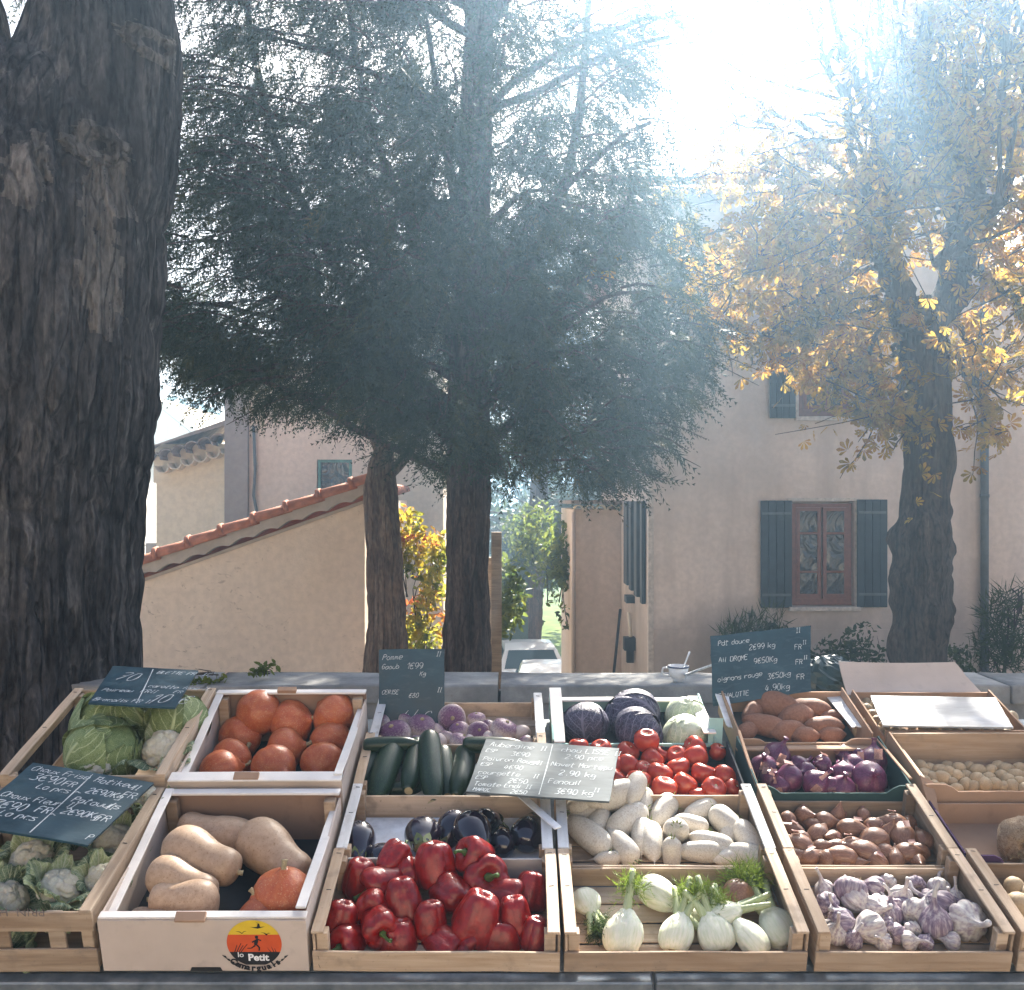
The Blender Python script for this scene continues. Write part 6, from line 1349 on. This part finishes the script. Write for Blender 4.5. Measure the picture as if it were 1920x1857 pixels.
# --- cabbages
def cab(leafmat_, coremat, ruffle, span, nlv, seed, openf=.06):
    c = vmesh('heart', [(.02,-.42),(.25,-.40),(.44,-.2),(.475,0),(.44,.22),(.25,.38),(.03,.42)], coremat, 30, 0, 0, .02, 2, seed); L = []
    r = random.Random(seed)
    for k in range(nlv): L.append((shell_leaf('leaf', .49+.004*k, span, R(-70), R(r.uniform(62,100)), ruffle, leafmat_, seed*10+k, .004*k, openf), (r.uniform(-.25,.25), r.uniform(-.25,.25), k*2.4+r.uniform(-.3,.3))))
    return c, L
sv = [cab(K['savoy'], K['savoy'], .035, 1.15, 6, s_, .12) for s_ in (1,2)]; rc = [cab(K['rleaf'], K['redcab'], .02, 1.2, 5, s_+5, .05) for s_ in (1,2)]; wc = [cab(K['wleaf'], K['whitecab'], .012, 1.3, 5, s_+9, .03) for s_ in (1,2)]
def mk(lst):
    def f(k): c, L = lst[k % len(lst)]; return [('heart', c, (0,0,0), (0,0,0))]+[('leaf', q[0], (0,0,0), q[1]) for q in L]
    return f
Yc = (YM+.03, YB_-.01)
for k, (px, py, w_, Yv, lab, rt) in enumerate(((207,1358,138,2.66,'savoy cabbage at the back left of its crate',(A(15),A(-10),A(20))),(332,1360,120,2.68,'savoy cabbage at the back right, beside the pumpkin box',(A(10),A(12),A(100))),(195,1410,140,2.53,'savoy cabbage in front, nearest the large slate board',(A(40),0,A(60))))):
    put(mk(sv), 'savoy_cabbage', 'cabbage', lab, px, py, w_, Yc, None, rt, 'savoy cabbages in the left crate', k, Y=Yv)
for k, (px, py, w_, Yv, lab, rt) in enumerate(((1098,1358,86,2.84,'dark red cabbage at the left end of the mint green box',(A(20),0,A(200))),(1186,1347,104,2.91,'largest dark red cabbage at the back of the mint green box',(A(40),0,A(-90))),(1198,1372,92,2.80,'dark red cabbage in the middle, in front of the largest one',(A(55),0,A(90))))):
    put(mk(rc), 'red_cabbage', 'cabbage', lab, px, py, w_, Yc, None, rt, 'red cabbages in the mint green box', k, Y=Yv)
for k, (px, py, w_, Yv, lab, rt) in enumerate(((1287,1346,82,2.90,'white cabbage behind another one at the right of the mint green box',(A(30),0,A(40))),(1284,1380,84,2.80,'white cabbage in front at the right of the mint green box',(A(50),0,A(-60))))):
    put(mk(wc), 'white_cabbage', 'cabbage', lab, px, py, w_, Yc, None, rt, 'white cabbages in the mint green box', k, Y=Yv)
# --- daikon-like turnips: leafy end +Z
dk = [vmesh('long_white_turnip', [(.03,-1.08),(.07,-1.0),(.22,-.86),(.40,-.56),(.48,-.12),(.50,.34),(.44,.68),(.27,.88),(.12,.95)], K['daikon'], 28, 0, 0, .035, 1.3, s_, .18*(s_-1)) for s_ in range(3)]
V = []; Fc = []; rq = random.Random(3)
for k in range(7):
    a = k*.9; b0 = len(V); l = rq.uniform(.2,.5)
    V += [(.13*math.cos(a), .13*math.sin(a), .90), (.13*math.cos(a+.8), .13*math.sin(a+.8), .90), (.26*math.cos(a+.5)+.03, .26*math.sin(a+.5), .93+l)]; Fc.append((b0,b0+1,b0+2))
dlf = setmat(new_mesh('leaf_stubs', V, Fc, False), simple('green_leaf_stub', (.22,.26,.09), .7, 30, .4)); dro = stem_mesh('root_hair', [(0,0,-.98),(.03,0,-1.2),(.0,.05,-1.45)], [.04,.014,.004], K['daikon'], 6, 6)
def daikon(k): return [('body', dk[k % 3], (0,0,0), (0,0,k)), ('leaf_stubs', dlf, (0,0,0), (0,0,k)), ('root_tip', dro, (0,0,0), (0,0,k))]
LY = lambda z, up=0: (A(90+up), 0, A(z))
rows(daikon, 'long_white_turnip', 'turnip', 'cream white elongated turnip', 'long white turnip crate', (2.26,2.49), 'long white turnips in the second row crate', [
 ('back row', [(1100,1508,44,screen(-150)),(1150,1493,54,screen(20)),(1205,1505,36,screen(75)),(1240,1520,34,screen(15)),(1312,1522,42,screen(30)),(1175,1540,52,screen(40)),(1105,1530,40,screen(10)),(1190,1480,40,screen(70))]),
 ('middle row', [(1242,1523,44,screen(60)),(1295,1547,38,screen(-25)),(1365,1545,46,screen(120)),(1267,1560,46,screen(-100,60)),(1205,1570,42,screen(80)),(1120,1545,44,screen(-120)),(1335,1580,44,screen(-25)),(1404,1575,44,screen(110)),(1370,1560,36,screen(60))]),
 ('front row', [(1105,1567,54,screen(-48)),(1168,1588,44,screen(-62)),(1221,1577,46,screen(90)),(1312,1597,40,screen(-4)),(1402,1602,42,screen(-20)),(1260,1603,34,screen(90,80)),(1140,1610,26,screen(5)),(1365,1608,30,screen(10)),(1350,1595,34,screen(0))])], seed=5, nk=3, lift=1.0)
# --- fennel
fb = vmesh('bulb', [(.06,-.42),(.26,-.44),(.44,-.28),(.50,-.02),(.42,.26),(.27,.46),(.16,.60)], K['fennel'], 36, 7, .12, .05, 1.3, 1, flat=.66)
fs = [stem_mesh('stalk', [(x*.3,0,.38),(x*.8,y*.3,.85),(x*1.5,y,L)], [.13,.10,.075], K['fstalk'], 8) for x, y, L in ((-.28,.02,1.3),(.0,.10,1.55),(.28,-.05,1.25),(.12,-.12,1.0))]
root = setmat(new_mesh('root_scar', disc(.17,.13,16,-.437), [tuple(range(16))[::-1]], False), K['stemw'])
def hairs(n, L, seed, m, name='fronds', base=(0,0,1.2)):
    r = np.random.default_rng(seed); V = []; Fc = []
    for i in range(n):
        p = np.array(base)+r.normal(size=3)*np.array([.16,.12,.12]); d = r.normal(size=3)*.6+np.array([0,0,.6]); d /= np.linalg.norm(d); l = L*r.uniform(.4,1); s = np.cross(d, r.normal(size=3)); s /= np.linalg.norm(s)
        for q in range(5):
            a = p+d*l*q/5; e = a+(d+r.normal(size=3)*.7)*l*.3; b0 = len(V); V += [a-s*.012, a+s*.012, e]; Fc.append((b0,b0+1,b0+2))
    return setmat(new_mesh(name, V, Fc, False), m)
fr1 = hairs(520, .62, 1, K['frond']); fr2 = hairs(420, .6, 2, K['frondd']); fr0 = hairs(170, .42, 3, K['frond'])
def fenn(kind):
    def f(k):
        L = [('bulb', fb, (0,0,0), (0,0,0)), ('root_scar', root, (0,0,0), (0,0,0))]
        for q in ((0,1,2,3), (1,), (0,2,1), (0,1,2,3))[kind % 4]: L.append(('stalk', fs[q], (0,0,0), (0,0,0)))
        if kind == 0: L.append(('fronds', fr1, (0,0,.1), (0,0,0)))
        if kind == 4: L.append(('fronds', fr2, (0,0,-.1), (0,0,0)))
        if kind in (1,2): L.append(('fronds', fr0, (0,0,-.1), (0,0,0)))
        return L
    return f
for (px, py, w_, kd, a_, tl, Yv, lab) in (
  (1100,1690,56,4,-72,0,2.15,'fennel bulb standing at the left edge of the crate with dark fronds below'),
  (1168,1752,78,1,75,18,2.055,'fennel bulb with one stubby stalk pointing up, front left'),
  (1236,1676,84,3,-42,0,2.17,'large fennel bulb at the back with stalks slanting down to the right'),
  (1268,1752,72,2,62,25,2.06,'fennel bulb at the front, root towards the viewer, left of two alike'),
  (1342,1752,74,2,105,30,2.055,'fennel bulb at the front with its brown root scar showing, right of two alike'),
  (1355,1714,66,3,22,0,2.10,'fennel bulb lying crosswise on top of the others, stalks to the right'),
  (1462,1742,84,0,108,0,2.09,'biggest fennel at the right with bright green feathery fronds'),
  (1410,1762,74,1,150,15,2.05,'fennel bulb in the front right corner'),
  (1300,1718,44,2,100,0,2.12,'small fennel piece with two stalks in the middle of the crate')):
    put(fenn(kd), 'fennel', 'fennel', lab, px, py, w_, (2.0,2.25), None, (Vector((math.cos(A(a_))*.7, .62, .62)).to_track_quat('Z','Y').to_euler() if tl >= 15 and px != 1168 else screen(a_, tl)), 'fennel bulbs in the front crate', 0, Y=Yv)
put(lambda k: [('', vmesh('onion', [(.02,-.42),(.28,-.40),(.48,-.1),(.46,.2),(.22,.40),(.05,.52)], K['shallot'], 28), 0, 0)], 'onion', 'onion', 'brown onion half hidden behind the feathery fennel fronds', 1385,1680,60,(2,2.25),None,(A(30),A(20),0),None,0,Y=2.17)
# --- sweet potatoes
sw = [vmesh('sweet_potato', [(.02,-.95),(.18,-.85),(.42,-.5),(.50,-.05),(.45,.4),(.26,.75),(.08,.95)], K['sweet'], 26, 0, 0, .09, 1.6, s_, .25*(s_-1)) for s_ in range(3)]
sp_ = lambda k: [('', sw[k % 3], 0, 0)]
rows(sp_, 'sweet_potato', 'sweet potato', 'orange brown sweet potato', 'sweet potato box', (2.76,2.98), 'sweet potatoes in the box', [
 ('back row', [(1410,1338,36,screen(60)),(1458,1324,56,screen(-28)),(1518,1330,42,screen(-15)),(1495,1345,44,screen(20)),(1560,1345,30,screen(20))]),
 ('front row', [(1436,1360,42,screen(-25)),(1478,1370,40,screen(15)),(1545,1362,40,screen(-5)),(1560,1378,28,screen(5)),(1400,1372,32,screen(40)),(1510,1380,34,screen(0))])], seed=6)
# --- red onions
on = [vmesh('red_onion', [(.02,-.42),(.10,-.43),(.32,-.34),(.50,-.02),(.42,.22),(.20,.40),(.09,.52),(.07,.66),(.10,.74)], K['onion'], 34, 9, .035, .02, 1.6, s_) for s_ in range(3)]
def flap(seed, m, n=5, R0=.46, ln=.5):
    r = np.random.default_rng(seed); V = []; Fc = []
    for k in range(n):
        a0 = r.uniform(0,6.28); l0 = r.uniform(-.6,.9); b0 = len(V)
        for j in range(4):
            for i in range(4):
                a = a0+(i-1.5)*.16; la = l0+j*ln*.25; rr = R0*(1.06+.10*abs(i-1.5)*r.uniform(.3,1)+.05*j*r.uniform(0,1)); V.append((rr*math.cos(la)*math.cos(a), rr*math.cos(la)*math.sin(a), rr*.9*math.sin(la)+(.06*j if j > 2 else 0)))
        Fc += [(b0+j*4+i, b0+j*4+i+1, b0+j*4+i+5, b0+j*4+i+4) for j in range(3) for i in range(3)]
    return setmat(new_mesh('loose_skin', V, Fc, True), m)
of = [flap(s_, K['skinp'], 1, .46, .42) for s_ in range(5)]
def onion(k): return [('body', on[k % 3], (0,0,0), (0,0,0)), ('loose_skin', of[k % 5], (0,0,0), (0,0,k)), ('loose_skin', of[(k+2) % 5], (0,0,0), (0,0,k+3))]
rr = lambda r: (r.uniform(-1.4,1.4), r.uniform(-1.4,1.4), r.uniform(0,6.28))
rows(onion, 'red_onion', 'onion', 'purple red onion with dry skin', 'red onion box', (2.51,2.74), 'red onions in the dark green box', [
 ('back row', [(1457,1418,58,(A(20),A(20),0)),(1432,1440,54,(A(40),A(-10),0)),(1583,1419,36),(1541,1437,42),(1638,1427,60,(A(-10),A(5),0),'big dusky onion with a thick neck'),(1500,1438,44),(1600,1440,50),(1610,1420,40)]),
 ('front row', [(1480,1460,54),(1512,1450,44),(1530,1470,58,(A(20),A(40),0)),(1584,1452,54),(1580,1478,50,(A(30),0,0)),(1630,1462,66,(A(60),0,0),'pale skinned red onion'),(1462,1474,42),(1555,1478,44),(1445,1462,44)])], rr, seed=7)
# --- shallots
shl = [vmesh('shallot', [(.02,-.55),(.12,-.53),(.38,-.35),(.50,-.02),(.44,.28),(.24,.58),(.10,.82),(.05,1.0)], K['shallot'], 26, 7, .04, .04, 1.6, s_, .2*(s_-1), flat=.85) for s_ in range(3)]
sf = [flap(s_+10, K['skinp'], 1, .47, .4) for s_ in range(5)]
def shallot(k): return [('body', shl[k % 3], (0,0,0), (0,0,0)), ('loose_skin', sf[k % 5], (0,0,0), (0,0,k)), ('loose_skin', sf[(k+1) % 5], (0,0,0), (0,0,k+2.5))]
rows(shallot, 'shallot', 'shallot', 'brown papery shallot', 'shallot crate', (2.26,2.49), 'brown shallots in the second row crate', [
 ('back row', [(1478,1540,36),(1505,1530,34),(1545,1540,38,screen(-5)),(1595,1555,46,screen(-10)),(1640,1548,36,screen(-20)),(1680,1545,46,screen(160)),(1705,1545,34),(1570,1532,30),(1620,1530,30),(1525,1548,30)]),
 ('second row', [(1490,1562,36),(1533,1565,42,screen(50)),(1562,1572,34),(1640,1575,52,screen(200)),(1693,1570,50,screen(80)),(1732,1578,40,screen(90)),(1615,1562,34),(1665,1565,34),(1505,1575,34)]),
 ('third row', [(1500,1585,48,screen(160)),(1537,1588,32),(1600,1588,42,screen(170)),(1575,1590,34),(1662,1600,40,screen(130)),(1700,1600,46,screen(10)),(1638,1592,36),(1725,1598,34),(1478,1580,30)]),
 ('front row', [(1515,1608,38,screen(30)),(1582,1608,48,screen(170)),(1625,1598,50,screen(150)),(1645,1618,40),(1550,1612,36),(1680,1616,36),(1720,1616,34),(1490,1606,34),(1605,1620,30)])], rr, seed=8)
# --- garlic
gl = [vmesh('garlic_bulb', [(.12,-.33),(.30,-.35),(.46,-.20),(.50,.0),(.40,.22),(.20,.40),(.10,.56),(.075,.75)], K['garlic'] if s_ < 2 else K['garlicd'], 44, 9, .16, .03, 1.6, s_, n=26) for s_ in range(4)]
gst = [stem_mesh('stem', [(0,0,.70),(.05*a_,.03,.95),(.22*a_,.05,1.15)], [.075,.07,.085], K['garlic'], 8) for a_ in (-1, .4, 1.3)]
grt = hairs(40, .14, 5, K['stemw'], 'roots', (0,0,-.36))
def garlic(k): return [('body', gl[k % 4], (0,0,0), (0,0,k)), ('stem', gst[k % 3], (0,0,0), (0,0,k*1.3)), ('roots', grt, (0,0,0), (A(180),0,0) if False else (0,0,k))]
rows(garlic, 'garlic_bulb', 'garlic', 'purple streaked garlic bulb', 'garlic crate', (2.0,2.25), 'garlic bulbs in the front crate', [
 ('back row', [(1595,1672,66,(A(150),A(20),0)),(1640,1668,50,screen(150),'clean white garlic bulb'),(1690,1682,48,(A(40),0,0)),(1718,1660,38),(1760,1665,44,screen(70)),(1545,1668,40),(1790,1682,36,(A(10),0,0),'bluish garlic bulb with a short stalk'),(1665,1655,34),(1740,1682,34)]),
 ('middle row', [(1552,1698,50,(A(80),0,0)),(1648,1702,52,(A(70),A(10),0)),(1605,1688,56,(A(120),0,A(30))),(1765,1698,58,screen(140)),(1718,1712,58,screen(50)),(1672,1715,44,(A(-10),0,0)),(1580,1722,42),(1690,1700,40),(1810,1705,40),(1740,1700,40)]),
 ('front row', [(1577,1732,56,screen(5)),(1567,1750,44,(A(30),0,0)),(1632,1740,62,screen(200)),(1680,1750,40),(1710,1745,36),(1754,1730,66,(A(5),A(-5),0),'upright garlic bulb with twisted neck'),(1815,1727,72,(A(75),A(10),0),'largest pale garlic bulb, roots forward'),(1600,1762,38),(1655,1765,34),(1705,1765,38),(1735,1768,34),(1785,1765,36),(1530,1735,40),(1660,1735,36)])], rr, seed=9, nk=4)
# --- small potatoes
pt = [vmesh('potato', [(.02,-.56),(.24,-.50),(.44,-.25),(.50,.05),(.42,.34),(.22,.52),(.02,.57)], K['potato'], 18, 0, 0, .05, 1.6, s_, n=16) for s_ in range(4)]
pot = lambda k: [('', pt[k % 4], 0, 0)]
r = random.Random(12); POS = []
def heap(x0, x1, y0, y1, sz, Ylim, n, gap, lab, grp, seed, edge=None, cat='potato', name='potato'):
    r = random.Random(seed); P = []; tries = 0
    while len(P) < n and tries < 4000:
        tries += 1; x, y = r.uniform(x0, x1), r.uniform(y0, y1)
        if edge and not edge(x, y): continue
        if all((x-a)**2+((y-b)*1.25)**2 > (gap*sz)**2 for a, b in P): P.append((x, y))
    P.sort(key=lambda q: q[1]); nr_ = 3; cut_ = [P[i*len(P)//nr_:(i+1)*len(P)//nr_] for i in range(nr_)]; P = []; names = []
    for rn, row in zip(('back', 'middle', 'front'), cut_):
        row.sort()
        for i, q in enumerate(row): P.append(q); names.append(f"{lab}, {ORD[i]} from left, {rn} row")
    for i, (x, y) in enumerate(P): put(pot, name, cat, names[i], x, y, sz*r.uniform(.85,1.2), Ylim, None, (r.uniform(0,6), r.uniform(0,6), r.uniform(0,6)), grp, i)
heap(1712, 1985, 1438, 1482, 25, (2.49,2.70), 75, .62, 'small potato in third row box', 'small potatoes in the third row box', 13)
heap(1612, 1660, 1318, 1372, 22, (2.74,3.05), 22, .62, 'small potato left of glaring slate', 'small potatoes in the back right box', 14)
heap(1650, 1905, 1345, 1378, 22, (2.74,3.05), 26, .7, 'small potato under glaring slate', 'small potatoes under the slate', 15)
put(pot, 'onion', 'onion', 'yellow onion at the back of the crate cut off by the right edge', 1903,1670,44,(2,2.25),None,(0,0,0),None,1); put(pot, 'onion', 'onion', 'yellow onion at the front of the crate cut off by the right edge', 1908,1700,48,(2,2.25),None,(1,0,0),None,2); put(pot, 'onion', 'onion', 'yellow onion at the extreme right edge of the front crate', 1935,1685,48,(2,2.25),None,(1,2,0),None,3)
# celeriac
V_, = (None,); P = []; n = 40
U, Wv = np.meshgrid(np.linspace(0, 2*np.pi, n, endpoint=False), np.linspace(.02, np.pi-.02, 26)); P = np.stack([np.cos(U)*np.sin(Wv), np.sin(U)*np.sin(Wv), np.cos(Wv)*.85], -1).reshape(-1, 3)*.5
P *= (1+.10*snoise(P*2, 2.5, 2, 4))[:,None]; P += P*(np.clip(-P[:,2:3]*2, 0, 1)*.25*snoise(P*2, 11, 3, 2)[:,None])
Fc = [(j*n+i, j*n+(i+1)%n, (j+1)*n+(i+1)%n, (j+1)*n+i) for j in range(25) for i in range(n)]
cel = setmat(new_mesh('celeriac', P, Fc, True), K['celeriac']); crt = hairs(160, .3, 9, K['stemw'], 'roots', (0,0,-.42))
put(lambda k: [('body', cel, (0,0,0), (0,0,0)), ('roots', crt, (0,0,0), (0,0,0))], 'celeriac', 'celeriac', 'knobbly celeriac root in the purple box at the right edge', 1918,1575,96,(2.27,2.47),None,(A(-60),0,0),None,0,Y=2.33)
# --- cauliflowers
def curd_mesh(seed):
    r = np.random.default_rng(seed); n = 84; m_ = 46; U, Wv = np.meshgrid(np.linspace(0, 2*np.pi, n, endpoint=False), np.linspace(.01, 1.9, m_)); D = np.stack([np.cos(U)*np.sin(Wv), np.sin(U)*np.sin(Wv), np.cos(Wv)], -1).reshape(-1, 3)
    def bumps(k, size, amp):
        q = r.normal(size=(k,3)); q /= np.linalg.norm(q, axis=1)[:,None]; dt = D @ q.T; ang = np.arccos(np.clip(dt, -1, 1)).min(1); return amp*np.sqrt(np.clip(1-(ang/size)**2, 0, 1))
    rad = .40+bumps(60, .34, .07)+bumps(420, .13, .03); V = D*rad[:,None]; V[:,2] *= .8
    Fc = [(j*n+i, j*n+(i+1)%n, (j+1)*n+(i+1)%n, (j+1)*n+i) for j in range(m_-1) for i in range(n)]; return setmat(new_mesh('curd', V, Fc, True), K['curd'])
cu = [curd_mesh(1), curd_mesh(2)]
ol = [open_leaf('leaf', 1.0, .36, 1.5, .35, K['cleaf'], 1), open_leaf('leaf', .9, .33, 1.1, .5, K['cleafp'], 2), open_leaf('leaf', 1.1, .40, 1.9, .3, K['cleaf'], 3), open_leaf('leaf', .8, .28, .7, .5, K['cleafp'], 4)]
stub = stem_mesh('rib', [(0,0,-.1),(.12,0,.3),(.25,0,.55)], [.07,.05,.035], K['fennel'], 6)
def cauli(leafy):
    def f(k):
        r = random.Random(k+leafy*7); L = [('curd', cu[k % 2], (0,0,0), (0,0,k))] if leafy < 2 else []
        nl = (3, 13, 11)[leafy]
        for q in range(nl):
            a = q*6.28/nl+r.uniform(-.3,.3); inner = q % 2; s_ = r.uniform(.75,1.1)*(.8 if inner else 1)
            L.append(('leaf', ol[(1 if inner else 0)+(2 if r.random() < .5 else 0)], (math.cos(a)*(.24 if inner else .30), math.sin(a)*(.24 if inner else .30), -.42+.05*inner), (0, r.uniform(-.35,.05), a)))
        return L
    return f
for (px, py, w_, lf, Yv, k, rt, lab) in (
  (306,1406,106,0,2.56,1,(A(30),0,0),'white cauliflower in the savoy crate, bare curd showing'),
  (320,1438,60,0,2.49,0,(A(10),0,0),'second white cauliflower low in the front right of the savoy crate'),
  (185,1440,90,0,2.47,1,(A(10),0,0),'cauliflower just showing behind the front rail of the savoy crate'),
  (275,1500,84,1,2.36,0,(A(10),A(10),0),'cauliflower at the back right of the bottom left crate'),
  (215,1580,96,1,2.27,1,(A(20),0,A(20)),'leafy cauliflower under the lower edge of the big blue slate'),
  (60,1612,110,1,2.18,2,(A(10),A(-15),A(40)),'leafy cauliflower below the big blue slate on the left'),
  (110,1668,108,1,2.08,3,(A(30),0,A(80)),'leafy cauliflower with its small white curd facing the viewer'),
  (190,1650,86,1,2.13,4,(A(30),A(20),A(10)),'leafy cauliflower wedged against the right side of its crate'),
  (15,1690,104,1,2.07,5,(A(20),A(-30),A(120)),'leafy cauliflower cut off by the left edge'),
  (-70,1620,110,1,2.15,6,(A(10),0,A(50)),'cauliflower outside the frame to the left'),
  (130,1560,90,1,2.30,5,(A(10),0,A(50)),'leafy cauliflower beneath the middle of the big blue slate'),
  (90,1765,90,2,2.07,3,(A(80),0,A(60)),'green leaves and stump filling the slats of the bottom left crate'),
  (10,1765,90,2,2.07,2,(A(70),0,A(160)),'green leafy head behind the left front slats of the bottom left crate')):
    put(cauli(lf), 'cauliflower', 'cauliflower', lab, px, py, w_*.78, (2,2.4), None, rt, None, k, Y=Yv)
